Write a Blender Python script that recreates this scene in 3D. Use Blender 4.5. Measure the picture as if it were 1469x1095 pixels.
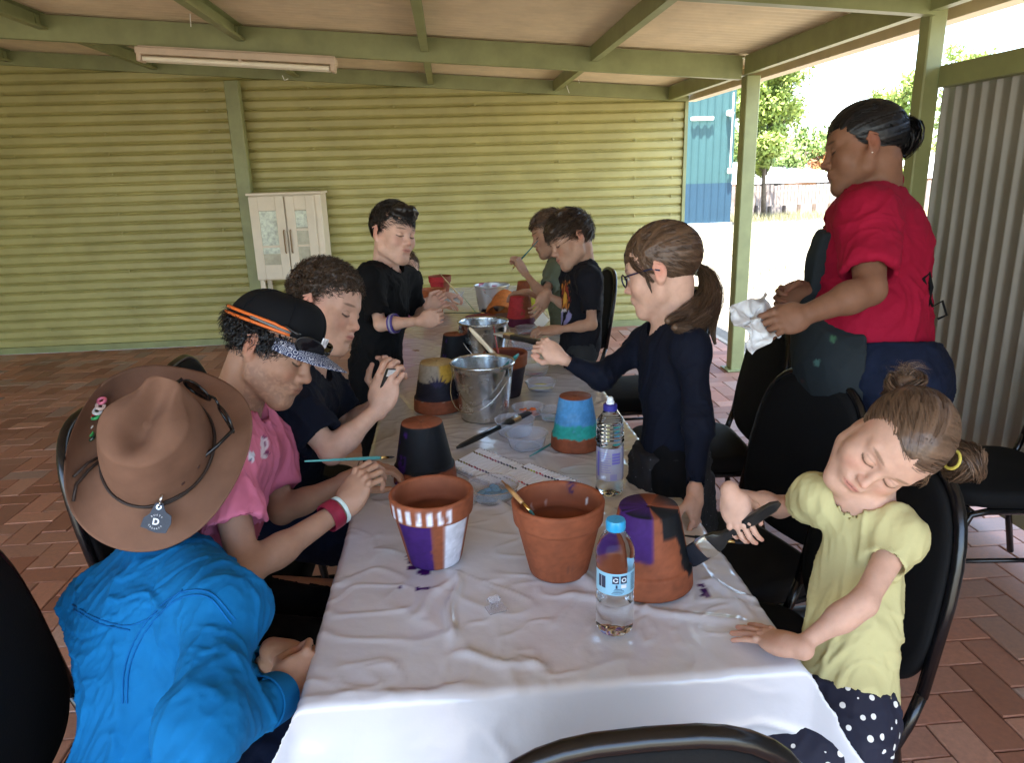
import bpy, math, random
import numpy as np
from math import sin, cos, pi, radians, sqrt, atan2
from mathutils import Vector, Matrix
for o in list(bpy.data.objects): bpy.data.objects.remove(o)
scene = bpy.context.scene
COL = scene.collection
# ------------------------------------------------------------------ camera
CW, CH, FPX = 1469.0, 1095.0, 1045.0
PITCH, YAW, ROLL, EYE = radians(15.9), radians(4.4), radians(-1.72), 1.5
fwd = np.array([sin(YAW)*cos(PITCH), cos(YAW)*cos(PITCH), -sin(PITCH)])
_r = np.array([cos(YAW), -sin(YAW), 0.0]); _u = np.cross(_r, fwd)
RT = _r*cos(ROLL)+_u*sin(ROLL); UP = -_r*sin(ROLL)+_u*cos(ROLL)
EYEP = np.array([0, 0, EYE])
cam = bpy.data.cameras.new('camera'); camo = bpy.data.objects.new('camera', cam); COL.objects.link(camo)
cam.sensor_fit = 'HORIZONTAL'; cam.sensor_width = 36; cam.lens = 36*FPX/CW
cam.clip_start = 0.05; cam.clip_end = 800
camo.matrix_world = Matrix(((RT[0], UP[0], -fwd[0], 0), (RT[1], UP[1], -fwd[1], 0), (RT[2], UP[2], -fwd[2], EYE), (0, 0, 0, 1)))
scene.camera = camo
# ------------------------------------------------------------------ sky, sun, exposure
SUN_EL, SUN_AZ = 72.0, 205.0      # azimuth of the sun measured clockwise from +Y
world = bpy.data.worlds.new('World'); scene.world = world; world.use_nodes = True
nt = world.node_tree; bg = nt.nodes['Background']
sky = nt.nodes.new('ShaderNodeTexSky'); sky.sky_type = 'NISHITA'; sky.sun_disc = False
sky.sun_elevation = radians(SUN_EL); sky.sun_rotation = radians(SUN_AZ); sky.air_density = 1.0; sky.dust_density = 1.2; sky.ozone_density = 1.0
nt.links.new(sky.outputs[0], bg.inputs[0]); bg.inputs[1].default_value = 0.15
sl = bpy.data.lights.new('sun', 'SUN'); sl.energy = 4.2; sl.angle = radians(0.5); sl.color = (1.0, 0.97, 0.92)
so = bpy.data.objects.new('sun', sl); COL.objects.link(so)
sd = Vector((sin(radians(SUN_AZ))*cos(radians(SUN_EL)), cos(radians(SUN_AZ))*cos(radians(SUN_EL)), sin(radians(SUN_EL))))
so.rotation_euler = sd.to_track_quat('Z', 'Y').to_euler(); so.location = (0, 0, 30)
scene.view_settings.view_transform = 'Standard'; scene.view_settings.look = 'None'
scene.view_settings.exposure = 3.05; scene.view_settings.gamma = 1.0
scene.render.engine = 'CYCLES'
scene.cycles.max_bounces = 10; scene.cycles.diffuse_bounces = 6; scene.cycles.glossy_bounces = 4
scene.cycles.transmission_bounces = 10; scene.cycles.transparent_max_bounces = 12
scene.cycles.sample_clamp_indirect = 8.0
# ------------------------------------------------------------------ helpers
def nrm(v):
    v = np.array(v, float); return v/np.linalg.norm(v)
def P(px, py, t):            # a point in the place, t metres in front of the camera position
    return EYEP + (fwd + RT*(px-CW/2)/FPX + UP*(CH/2-py)/FPX)*t
def PZ(px, py, z):
    r = P(px, py, 1)-EYEP; return EYEP + r*(z-EYE)/r[2]
def PY(px, py, y):
    r = P(px, py, 1)-EYEP; return EYEP + r*y/r[1]
def V(r, u, t): return nrm(RT*r + UP*u - fwd*t)
def srgb(r, g, b):
    f = lambda c: (c/255/12.92) if c/255 <= .04045 else ((c/255+.055)/1.055)**2.4
    return (f(r), f(g), f(b))
# materials
def mat(name, col, rough=0.6, metal=0.0, vary=0.0, vscale=8.0, bump=0.0, bscale=60.0, spec=0.5, sss=0.0, trans=0.0,
        coat=0.0, attr=None, alpha=1.0, emit=None, estr=0.0, ior=1.45, detail=4.0, bdist=0.002, stretch=None, sheen=0.0, rvary=0.0, ssr=(1.0, .35, .2)):
    m = bpy.data.materials.new(name); m.use_nodes = True; n = m.node_tree.nodes; L = m.node_tree.links
    b = n['Principled BSDF']
    b.inputs['Roughness'].default_value = rough; b.inputs['Metallic'].default_value = metal
    b.inputs['Specular IOR Level'].default_value = spec; b.inputs['IOR'].default_value = ior
    b.inputs['Base Color'].default_value = (*col, 1)
    if sss: b.inputs['Subsurface Weight'].default_value = sss; b.inputs['Subsurface Radius'].default_value = ssr; b.inputs['Subsurface Scale'].default_value = 0.012
    if trans: b.inputs['Transmission Weight'].default_value = trans
    if coat: b.inputs['Coat Weight'].default_value = coat; b.inputs['Coat Roughness'].default_value = 0.15
    if sheen: b.inputs['Sheen Weight'].default_value = sheen
    if alpha < 1: b.inputs['Alpha'].default_value = alpha
    if emit: b.inputs['Emission Color'].default_value = (*emit, 1); b.inputs['Emission Strength'].default_value = estr
    tc = n.new('ShaderNodeTexCoord'); mp = n.new('ShaderNodeMapping'); L.new(tc.outputs['Object'], mp.inputs[0])
    if stretch: mp.inputs['Scale'].default_value = stretch
    src = None
    if attr:
        a = n.new('ShaderNodeAttribute'); a.attribute_name = attr; src = a.outputs['Color']
    if vary:
        nz = n.new('ShaderNodeTexNoise'); nz.inputs['Scale'].default_value = vscale; nz.inputs['Detail'].default_value = detail; nz.inputs['Roughness'].default_value = .6
        L.new(mp.outputs[0], nz.inputs['Vector'])
        mr = n.new('ShaderNodeMapRange'); mr.inputs[1].default_value = .3; mr.inputs[2].default_value = .7
        mr.inputs[3].default_value = 1-vary; mr.inputs[4].default_value = 1+vary; L.new(nz.outputs[0], mr.inputs[0])
        mx = n.new('ShaderNodeVectorMath'); mx.operation = 'SCALE'
        if src: L.new(src, mx.inputs[0])
        else: mx.inputs[0].default_value = col
        L.new(mr.outputs[0], mx.inputs['Scale']); src = mx.outputs[0]
        if rvary:
            mr2 = n.new('ShaderNodeMapRange'); mr2.inputs[1].default_value = .3; mr2.inputs[2].default_value = .7
            mr2.inputs[3].default_value = rough-rvary; mr2.inputs[4].default_value = rough+rvary; L.new(nz.outputs[0], mr2.inputs[0]); L.new(mr2.outputs[0], b.inputs['Roughness'])
    if src: L.new(src, b.inputs['Base Color'])
    if bump:
        nb = n.new('ShaderNodeTexNoise'); nb.inputs['Scale'].default_value = bscale; nb.inputs['Detail'].default_value = 5; L.new(mp.outputs[0], nb.inputs['Vector'])
        bp = n.new('ShaderNodeBump'); bp.inputs['Strength'].default_value = bump; bp.inputs['Distance'].default_value = bdist
        L.new(nb.outputs[0], bp.inputs['Height']); L.new(bp.outputs[0], b.inputs['Normal'])
    return m
# mesh building
def frame_z(d):
    d = nrm(d); a = np.array([0, 0, 1.]) if abs(d[2]) < .9 else np.array([1., 0, 0])
    x = nrm(np.cross(a, d)); y = np.cross(d, x); return x, y, d
class MB:
    def __init__(s): s.v = []; s.f = []; s.mi = []; s.cur = 0
    def add(s, vs, fs, mi=None):
        o = len(s.v); s.v.extend([tuple(map(float, p)) for p in vs]); s.f.extend([tuple(i+o for i in f) for f in fs]); s.mi.extend([s.cur if mi is None else mi]*len(fs))
    def box(s, c, d, R=None, bev=0.0):
        c = np.array(c, float); hx, hy, hz = d[0]/2, d[1]/2, d[2]/2
        R = np.eye(3) if R is None else np.array(R)      # rows = local axes
        b = min(bev, hx*.9, hy*.9, hz*.9)
        if b <= 0:
            vs = [(x, y, z) for x in (-hx, hx) for y in (-hy, hy) for z in (-hz, hz)]
            fs = [(0, 1, 3, 2), (4, 6, 7, 5), (0, 4, 5, 1), (2, 3, 7, 6), (0, 2, 6, 4), (1, 5, 7, 3)]
        else:
            vs = []; idx = {}
            for sx in (-1, 1):
                for sy in (-1, 1):
                    for sz in (-1, 1):
                        for k in range(3):
                            p = [sx*(hx-b), sy*(hy-b), sz*(hz-b)]; p[k] = (sx*hx, sy*hy, sz*hz)[k]
                            idx[(sx, sy, sz, k)] = len(vs); vs.append(p)
            fs = []
            for k in range(3):
                a, c2 = [i for i in range(3) if i != k]
                for sg in (-1, 1):
                    q = []
                    for (u, w) in ((-1, -1), (1, -1), (1, 1), (-1, 1)):
                        t = [0, 0, 0]; t[k] = sg; t[a] = u; t[c2] = w; q.append(idx[(*t, k)])
                    fs.append(q)
                for u in (-1, 1):
                    for w in (-1, 1):
                        t0 = [0, 0, 0]; t0[a] = u; t0[c2] = w; t1 = list(t0); t0[k] = -1; t1[k] = 1
                        fs.append([idx[(*t0, a)], idx[(*t1, a)], idx[(*t1, c2)], idx[(*t0, c2)]])
            for sx in (-1, 1):
                for sy in (-1, 1):
                    for sz in (-1, 1): fs.append([idx[(sx, sy, sz, k)] for k in range(3)])
        s.add([c+np.array(p)@R for p in vs], fs)
    def tube(s, pts, r, n=8, caps=True, up=None, sq=None):
        pts = [np.array(p, float) for p in pts]; m = len(pts)
        rr = list(r) if hasattr(r, '__len__') else [r]*m
        vs = []; x = None
        for i in range(m):
            d = pts[min(i+1, m-1)]-pts[max(i-1, 0)]; d = nrm(d)
            if x is None: x = frame_z(d)[0] if up is None else nrm(np.cross(up, d))
            else: x = x-d*np.dot(x, d); x = nrm(x)
            y = np.cross(d, x)
            for k in range(n):
                a = 2*pi*k/n + (pi/4 if sq else 0)
                ca, sa = cos(a), sin(a)
                if sq: ca *= sq
                vs.append(pts[i]+(x*ca+y*sa)*rr[i])
        fs = [(i*n+k, i*n+(k+1) % n, (i+1)*n+(k+1) % n, (i+1)*n+k) for i in range(m-1) for k in range(n)]
        if caps: fs += [tuple(range(n))[::-1], tuple((m-1)*n+k for k in range(n))]
        s.add(vs, fs)
    def lathe(s, prof, n=32, c=(0, 0, 0), ax=(0, 0, 1), caps=False, ex=1.0):
        x, y, z = frame_z(ax); c = np.array(c, float); vs = []
        for (r, h) in prof:
            for k in range(n):
                a = 2*pi*k/n; vs.append(c+x*(r*cos(a)*ex)+y*(r*sin(a))+z*h)
        m = len(prof)
        fs = [(i*n+k, i*n+(k+1) % n, (i+1)*n+(k+1) % n, (i+1)*n+k) for i in range(m-1) for k in range(n)]
        if caps: fs += [tuple(range(n))[::-1], tuple((m-1)*n+k for k in range(n))]
        s.add(vs, fs)
    def build(s, name, mats, parent=None, smooth=False, loc=None, colors=None, auto=None):
        me = bpy.data.meshes.new(name); me.from_pydata(s.v, [], s.f)
        for m in (mats if isinstance(mats, (list, tuple)) else [mats]): me.materials.append(m)
        if len(me.materials) > 1: me.polygons.foreach_set('material_index', s.mi)
        if smooth: me.polygons.foreach_set('use_smooth', [True]*len(me.polygons))
        if smooth and auto: me.set_sharp_from_angle(angle=radians(auto))
        me.update(); return link(name, me, parent, loc)
def link(name, me, parent=None, loc=None):
    o = bpy.data.objects.new(name, me); COL.objects.link(o)
    if parent is not None:
        o.parent = parent
        if loc is None and parent.get('worldgeo'):
            p = parent; off = Vector((0, 0, 0))
            while p is not None: off += p.location; p = p.parent
            o.location = -off
            o['worldgeo'] = 1
    if loc is not None: o.location = loc
    return o
def tag(o, label=None, cat=None, group=None, kind=None):
    if label: o['label'] = label
    if cat: o['category'] = cat
    if group: o['group'] = group
    if kind: o['kind'] = kind
    return o
def thing(name, label, cat, loc, group=None, rz=0.0, worldgeo=True):
    o = bpy.data.objects.new(name, None); COL.objects.link(o); o.location = [float(c) for c in loc]; o.rotation_euler = (0, 0, rz)
    o.empty_display_size = .1
    if worldgeo: o['worldgeo'] = 1
    return tag(o, label, cat, group)
def copy_tree(o, parent=None):
    c = o.copy(); COL.objects.link(c); c.parent = parent
    for ch in [x for x in bpy.data.objects if x.parent == o]: copy_tree(ch, c)
    return c
def np_mesh(name, v, f, mats, parent=None, smooth=True, col=None, mi=None, loc=None):
    me = bpy.data.meshes.new(name); v = np.asarray(v, np.float32); f = np.asarray(f, np.int32)
    me.vertices.add(len(v)); me.vertices.foreach_set('co', v.ravel())
    k = f.shape[1]; me.loops.add(f.size); me.loops.foreach_set('vertex_index', f.ravel())
    me.polygons.add(len(f)); me.polygons.foreach_set('loop_start', np.arange(0, f.size, k, dtype=np.int32))
    me.polygons.foreach_set('use_smooth', np.full(len(f), smooth))
    for m in (mats if isinstance(mats, (list, tuple)) else [mats]): me.materials.append(m)
    if mi is not None: me.polygons.foreach_set('material_index', np.asarray(mi, np.int32))
    me.update(calc_edges=True)
    if col is not None:
        a = me.color_attributes.new('Col', 'FLOAT_COLOR', 'POINT'); c4 = np.ones((len(v), 4), np.float32); c4[:, :3] = col; a.data.foreach_set('color', c4.ravel())
    return link(name, me, parent, loc)
# value noise
_rs = np.random.RandomState(7); _perm = _rs.permutation(4096).astype(np.int64); _val = _rs.rand(4096).astype(np.float32)*2-1
def vnoise(p):
    p = np.asarray(p, np.float64); i = np.floor(p).astype(np.int64); f = p-i; f = f*f*(3-2*f); out = 0
    for dx in (0, 1):
        for dy in (0, 1):
            for dz in (0, 1):
                h = _perm[(i[..., 0]+dx) & 4095]; h = _perm[(h+i[..., 1]+dy) & 4095]; h = _perm[(h+i[..., 2]+dz) & 4095]
                w = (f[..., 0] if dx else 1-f[..., 0])*(f[..., 1] if dy else 1-f[..., 1])*(f[..., 2] if dz else 1-f[..., 2])
                out = out+w*_val[h]
    return out
def fbm(p, o=3):
    a = 0; s = 1.0
    for k in range(o): a = a+vnoise(np.asarray(p)*2**k+17.3*k)*s; s *= .5
    return a
def ss(a, b, x):
    t = np.clip((x-a)/(b-a), 0, 1); return t*t*(3-2*t)
# ================================================================== THE SHELTER
def zr(x): return 2.238 + 0.0697*(2.06-x)          # underside of the roof sheets
M_post = mat('painted_steel', (.255, .27, .115), .45, vary=.14, vscale=6, bump=.15, bscale=40)
M_wall = mat('green_sheet', (.40, .36, .135), .42, vary=.13, vscale=3.2, bump=.1, bscale=25)
M_roof = mat('roof_sheet', (.72, .58, .38), .5, vary=.10, vscale=5)
M_part = mat('beige_sheet', (.25, .225, .18), .4, vary=.10, vscale=4)
M_white = mat('white_enamel', (.78, .76, .68), .35)
M_dark = mat('dark_gap', (.02, .02, .02), .8)
WY = 7.1
def strip(axis_pts, prof):      # extrude a profile (list of 3d offsets fn) -> simple sheet
    pass
# corrugated wall: profile runs up z, sheets run along x
def corrugated_wall():
    x0, x1 = -6.5, 2.24; v = []; f = []
    xs = np.linspace(x0, x1, 12); pitch = .0865; n = int(2.95/pitch*16)
    zs = np.linspace(.02, 2.97, n)
    for i, z in enumerate(zs):
        y = WY - .0125*(1-2*((1-cos(2*pi*z/pitch))/2)**7)
        for x in xs: v.append((x, y, min(z, zr(x)-.015)))
    m = len(xs)
    for i in range(n-1):
        for j in range(m-1): f.append((i*m+j, i*m+j+1, (i+1)*m+j+1, (i+1)*m+j))
    b = MB(); b.add(v, f)
    for x in (-5.6, -4.7, -3.8, -3.0, -2.1, -1.2, -.45, .28, 1.05, 1.78, 2.14):      # roofing screws on the crests
        for k in range(2, 32, 2):
            z = pitch*(k+.5)
            if z < zr(x)-.15: b.lathe([(0, -.008), (.007, -.008), (.007, 0), (.011, 0), (.011, .003)], 6, (x, WY-.0125, z), (0, 1, 0))
    o = b.build('wall_sheeting', M_wall, wallT, smooth=True, auto=40)
wallT = thing('shed_wall', 'long green corrugated iron wall closing the back of the shelter', 'wall', (0, WY, 0))
corrugated_wall()
b = MB(); b.box((2.255, WY-.005, 1.09), (.03, .06, 2.13)); b.build('corner_trim', M_post, wallT)
b = MB(); b.box((-2.1, WY-.01, .03), (8.7, .07, .06)); b.build('bottom_rail', M_post, wallT)
b = MB()
x0, x1 = -6.5, 2.24
b.add([(x0, WY-.06, zr(x0)-.12), (x1, WY-.06, zr(x1)-.12), (x1, WY-.06, zr(x1)-.005), (x0, WY-.06, zr(x0)-.005),
       (x0, WY+.02, zr(x0)-.12), (x1, WY+.02, zr(x1)-.12), (x1, WY+.02, zr(x1)-.005), (x0, WY+.02, zr(x0)-.005)],
      [(0, 1, 2, 3), (4, 7, 6, 5), (0, 4, 5, 1), (3, 2, 6, 7), (1, 5, 6, 2), (0, 3, 7, 4)])
b.build('top_rail', M_post, wallT)
# roof: one thing with sheets, beams, purlins, gutter
roofT = thing('shelter_roof', 'low sloping shelter roof of beige corrugated sheets on green steel beams', 'roof', (0, 3, 2.2))
def roof_sheets():
    v = []; f = []; pitch = .076; y0, y1 = -1.6, WY+.12; n = int((y1-y0)/pitch*6); xs = [-6.6, -4, -2, 0, 1, 2.36]
    for i in range(n+1):
        y = y0+(y1-y0)*i/n; dz = .008*cos(2*pi*y/pitch)
        for x in xs: v.append((x, y, zr(x)+.010+dz))
    m = len(xs)
    for i in range(n):
        for j in range(m-1): f.append((i*m+j, (i+1)*m+j, (i+1)*m+j+1, i*m+j+1))
    b = MB(); b.add(v, f); o = b.build('roof_sheets', M_roof, roofT, smooth=True)
roof_sheets()
def slope_beam(name, y, x0, x1, h, w, drop=0.0, xn=2):
    b = MB(); R = nrm((1, 0, -.0697)); 
    za, zb = zr(x0)-drop, zr(x1)-drop
    b.add([(x0, y-w/2, za-h), (x1, y-w/2, zb-h), (x1, y-w/2, zb), (x0, y-w/2, za), (x0, y+w/2, za-h), (x1, y+w/2, zb-h), (x1, y+w/2, zb), (x0, y+w/2, za)],
          [(0, 1, 2, 3), (4, 7, 6, 5), (0, 4, 5, 1), (3, 2, 6, 7), (1, 5, 6, 2), (0, 3, 7, 4)])
    return b.build(name, M_post, roofT)
slope_beam('beam', 5.27, -6.5, 2.05, .150, .055, .006)
slope_beam('beam', 3.26, -6.5, 2.10, .130, .055, .006)
slope_beam('beam', -.6, -6.5, 2.10, .150, .055, .006)
for x in (-4.85, -3.68, -2.5, -1.3, -.13, 1.0, 2.07):       # purlins: C sections between the beams
    z1 = zr(x)-.004; h = .095; b = MB()
    if x > 2: h = .12
    for (ya, yb) in ((-1.5, -.63), (-.572, 3.232), (3.289, 5.24), (5.30, WY-.062)):
        b.box((x, (ya+yb)/2, z1-h/2), (.004, yb-ya, h))
        b.box((x+.0225, (ya+yb)/2, z1-h+.002), (.041, yb-ya, .004)); b.box((x+.0225, (ya+yb)/2, z1-.002), (.041, yb-ya, .004))
        b.box((x+.045, (ya+yb)/2, z1-h+.008), (.004, yb-ya, .0155))
        for yy in (ya+.03, yb-.03): b.box((x+.006, yy, z1-h/2), (.008, .05, h*.8))
    b.build('purlin', M_post, roofT)
b = MB(); z = zr(2.3)
for (ya, yb) in ((-1.6, WY+.12),):
    b.box((2.29, (ya+yb)/2, z-.055), (.012, yb-ya, .11)); b.box((2.34, (ya+yb)/2, z-.104), (.09, yb-ya, .008)); b.box((2.385, (ya+yb)/2, z-.05), (.008, yb-ya, .115))
b.build('gutter', mat('gutter_cream', (.62, .5, .33), .5, vary=.08), roofT)
# posts
def post(x, y, ztop, w, d, label):
    t = thing('post', label, 'post', (x, y, 0), 'green steel posts of the shelter'); t['worldgeo'] = 1
    b = MB(); b.box((x, y, ztop/2), (w, d, ztop), bev=.006); b.build('shaft', M_post, t)
    b = MB(); b.box((x, y, .008), (w+.07, d+.06, .012), bev=.002)
    for sx in (-1, 1): b.lathe([(.0, .03), (.009, .03), (.009, .014)], 6, (x+sx*(w/2+.02), y, 0))
    b.build('base_plate', M_post, t); return t
post(2.13, 5.27, zr(2.13)-.125, .10, .10, 'green square post holding the beam end at the open side, beside the blue building')
post(-1.82, 6.96, zr(-1.82)-.16, .12, .10, 'pale green post standing against the corrugated wall left of the white cabinet')
post(2.135, 3.30, zr(2.135)-.02, .078, .078, 'thick green post behind the woman, at the end of the beige partition')
M_w2 = M_wall
shade_wall = thing('shed_wall', 'added unseen green corrugated iron wall darkening the left end of the shelter', 'wall', (-6.5, 3, 0))  # end wall out of view, added to block light and darken the left side
v = []; f = []; ys_ = np.linspace(-1.5, WY, 8); zs_ = np.linspace(.02, 2.8, 320)
for i, z in enumerate(zs_):
    for y in ys_: v.append((-6.5+.0135*cos(2*pi*z/.0865), y, z))
for i in range(len(zs_)-1):
    for k in range(7): f.append((i*8+k, i*8+k+1, (i+1)*8+k+1, (i+1)*8+k))
b = MB(); b.add(v, f); b.build('wall_sheeting', M_wall, shade_wall, smooth=True)
b = MB(); b.box((-6.47, 2.8, .04), (.05, 8.6, .08)); b.build('bottom_rail', M_post, shade_wall)
# loose cable ties hanging from beams
b = MB(); M_tie = mat('cable_tie', (.8, .8, .72), .5)
for (px, py, yy, pts) in ((405, 108, 5.2, [(0, 0, 0), (.01, 0, -.03), (.035, 0, -.02)]), (608, 100, 7.0, [(-.06, 0, -.02), (-.03, 0, .03), (.03, 0, .03)]), (812, 125, 7.0, [(0, 0, .05), (.01, 0, 0), (.03, 0, -.05)]), (828, 112, 7.0, [(0, 0, .03), (.02, 0, -.04)]), (272, 25, 5.0, [(0, 0, .08), (.005, 0, .02), (0, 0, -.05)])):
    c = PY(px, py, yy); b.tube([c+np.array(p) for p in pts], .003, 5)
b.build('cable_tie', M_tie, roofT)
# fluorescent batten under the beam
fl = thing('fluorescent_light', 'twin tube fluorescent batten fixed under the green beam, unlit', 'light fitting', (-1.3, 5.22, 2.25))
sx = nrm((1, 0, -.0697)); sz = np.cross(sx, (0, 1, 0)); sz = sz if sz[2] > 0 else -sz
Rf = [sx, (0, 1, 0), sz]; cF = np.array([-1.3, 5.20, 2.277])
M_fit = mat('old_cream_enamel', (.60, .47, .34), .4, vary=.1)
b = MB(); b.box(cF, (1.24, .10, .042), Rf, .004); b.box(cF+sz*.026, (1.22, .05, .012), Rf); b.build('housing', M_fit, fl)
M_tube = mat('tube_glass', (.86, .8, .62), .2, coat=.4)
for k in (-.028, .028):
    b = MB(); b.tube([cF-sz*.045+sx*a+np.array([0, k, 0]) for a in (-.58, .58)], .0165, 12); b.build('tube', M_tube, fl, smooth=True, auto=40)
for a in (-.6, .6):
    b = MB(); b.box(cF-sz*.04+sx*a, (.03, .10, .05), Rf, .006); b.build('end_cap', M_fit, fl)
b = MB(); b.box(cF-sz*.03+sx*.02, (.02, .1, .02), Rf, .003); b.build('clip', M_fit, fl)
# ------------------------------------------------------------------ partition (beige vertical ribs)
pt = thing('partition', 'beige corrugated partition with a green top rail at the right edge', 'wall', (2.28, 1.5, 0))
PX = 2.215; v = []; f = []; pitch = .082; y0, y1 = -1.4, 3.30; n = int((y1-y0)/pitch*20); zt = 1.80
for i in range(n+1):
    y = y0+(y1-y0)*i/n; s_ = cos(2*pi*y/pitch); s_ = 2*((1+s_)/2)**9-1
    for z in (.15, .6, 1.2, zt+.02): v.append((PX-.012*s_, y, z))
for i in range(n):
    for j in range(3): f.append((i*4+j, i*4+j+1, (i+1)*4+j+1, (i+1)*4+j))
b = MB(); b.add(v, f); b.build('ribbed_sheet', M_part, pt, smooth=True)
b = MB(); b.box((PX-.03, .92, zt+.055), (.06, 4.66, .09), bev=.004); b.build('top_rail', M_post, pt)
b = MB(); b.box((PX-.02, .92, .14), (.05, 4.66, .08), bev=.004); b.build('bottom_rail', mat('rail_brown', (.26, .22, .13), .6, vary=.1), pt)
b = MB()
for y in (-1.2, .4): b.box((PX+.06, y, .9), (.09, .09, 1.8), bev=.004)
b.build('upright', M_post, pt)
# ------------------------------------------------------------------ floor: herringbone clay pavers
M_brick = mat('clay_paver', (1, 1, 1), .62, vary=.16, vscale=55, bump=.35, bscale=160, attr='Col', bdist=.0015, detail=6, rvary=.12)
M_sand = mat('joint_sand', (.10, .06, .045), .9, vary=.2, vscale=30)
def pavers():
    L, W = .2255, .1128; rs = np.random.RandomState(3); V_ = []; F_ = []; C_ = []
    g = .0022; bv = .003; seen = set()
    X0, X1, Y0, Y1 = -4.6, 2.29, -.9, 7.05
    # herringbone unit: horizontal brick at (i*W + ..): classic lattice of steps (W, W) and (2W,-2W)... in units of W
    N = 90
    for a in range(-N, N):
        for c in range(-N, N):
            ox = (a+2*c)*W; oy = (a-2*c)*W
            for (bx, by, wx, wy) in ((ox, oy, L, W), (ox, oy+W, W, L)):
                if bx+wx < X0 or bx > X1 or by+wy < Y0 or by > Y1: continue
                xa, xb, ya, yb = bx+g, min(bx+wx, X1+.1)-g, by+g, min(by+wy, Y1)-g
                if yb-ya < .02: continue
                dz = rs.uniform(-.0012, .0012); tx, ty = rs.uniform(-.0012, .0012, 2)
                o = len(V_)
                for (ins, z) in ((0, -.012), (0, -bv), (bv, 0)):
                    for (x, y, sx_, sy_) in ((xa+ins, ya+ins, -1, -1), (xb-ins, ya+ins, 1, -1), (xb-ins, yb-ins, 1, 1), (xa+ins, yb-ins, -1, 1)):
                        V_.append((x, y, z+dz+tx*sx_+ty*sy_))
                F_.append((o+8, o+9, o+10, o+11))
                for r in (0, 4):
                    for k in range(4): F_.append((o+r+k, o+r+(k+1) % 4, o+r+4+(k+1) % 4, o+r+4+k))
                t = rs.rand(); q = rs.rand(); m = rs.uniform(.72, 1.2)
                base = np.array([.38, .155, .088])*(1-t)+np.array([.47, .24, .155])*t
                if q < .10: base = np.array([.42, .26, .19])
                C_ += [base*m]*12
    o = np_mesh('paving', V_, F_, M_brick, smooth=False, col=np.array(C_, np.float32)); tag(o, kind='structure')
pavers()
b = MB(); b.box((-1.1, 3.05, -.053), (6.98, 7.95, .09)); o = b.build('paving_bed', M_sand); tag(o, kind='structure')
b = MB(); b.box((2.42, 3.1, -.035), (.05, 7.7, .055), bev=.004); o = b.build('kerb', mat('edge_concrete', (.42, .36, .26), .8, vary=.15, vscale=20)); tag(o, kind='structure')
M_floor2 = mat('old_concrete', (.30, .24, .19), .8, vary=.15, vscale=4)
# ------------------------------------------------------------------ outside ground
def ground():
    n = 120; xs = np.concatenate([np.linspace(-250, -12, 20), np.linspace(-11, 40, 90), np.linspace(45, 300, 20)])
    ys = np.concatenate([np.linspace(-200, -10, 16), np.linspace(-9, 50, 110), np.linspace(56, 400, 20)])
    X, Y = np.meshgrid(xs, ys, indexing='ij'); p = np.stack([X, Y, X*0], -1)
    Z = -.075+.025*fbm(p*.35, 3)*ss(2.6, 6, np.maximum(X, Y-5))
    v = np.stack([X, Y, Z], -1).reshape(-1, 3); nx, ny = X.shape; I = np.arange(nx*ny).reshape(nx, ny)
    f = np.stack([I[:-1, :-1], I[1:, :-1], I[1:, 1:], I[:-1, 1:]], -1).reshape(-1, 4)
    m = mat('dry_ground', (.19, .165, .12), .9, vary=.40, vscale=1.4, bump=.5, bscale=30, bdist=.02, detail=8)
    o = np_mesh('ground', v, f, m); tag(o, kind='structure')
ground()
def grass(name, n, box, h, colm, seed, lab=None):
    rs = np.random.RandomState(seed); x0, x1, y0, y1 = box; v = []; f = []
    X = rs.uniform(x0, x1, n); Y = rs.uniform(y0, y1, n); k = fbm(np.stack([X*.8, Y*.8, X*0], -1), 2); keep = k > -.25
    X, Y = X[keep], Y[keep]; n = len(X); A = rs.uniform(0, 2*pi, n); H = h*rs.uniform(.4, 1.2, n); Wd = .004+.004*rs.rand(n)
    lean = rs.uniform(-.5, .5, (n, 2))*H[:, None]
    dx, dy = np.cos(A)*Wd, np.sin(A)*Wd; z0 = -.085
    v = np.stack([np.stack([X-dx, Y-dy, X*0+z0], -1), np.stack([X+dx, Y+dy, X*0+z0], -1), np.stack([X+lean[:, 0], Y+lean[:, 1], z0+H+.01], -1)], 1).reshape(-1, 3)
    f = np.arange(n*3).reshape(n, 3)
    o = np_mesh(name, v, f, colm, smooth=False); tag(o, kind='stuff')
    return o
M_gr = mat('dry_grass', (.30, .27, .14), .8, vary=.3, vscale=2)
M_gr2 = mat('green_grass', (.16, .28, .05), .8, vary=.3, vscale=3)
tag(grass('grass', 5000, (2.40, 2.9, 1.2, 4.2), .07, M_gr2, 1), 'short green grass growing along the paving edge under the partition', 'grass')
tag(grass('grass', 26000, (4, 16, 9, 23), .09, M_gr, 2), 'sparse dry grass over the open yard', 'grass')
tag(grass('grass', 9000, (7.5, 16, 21.2, 23.2), .24, M_gr, 5), 'tall dry grass along the foot of the far fence', 'grass')
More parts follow.
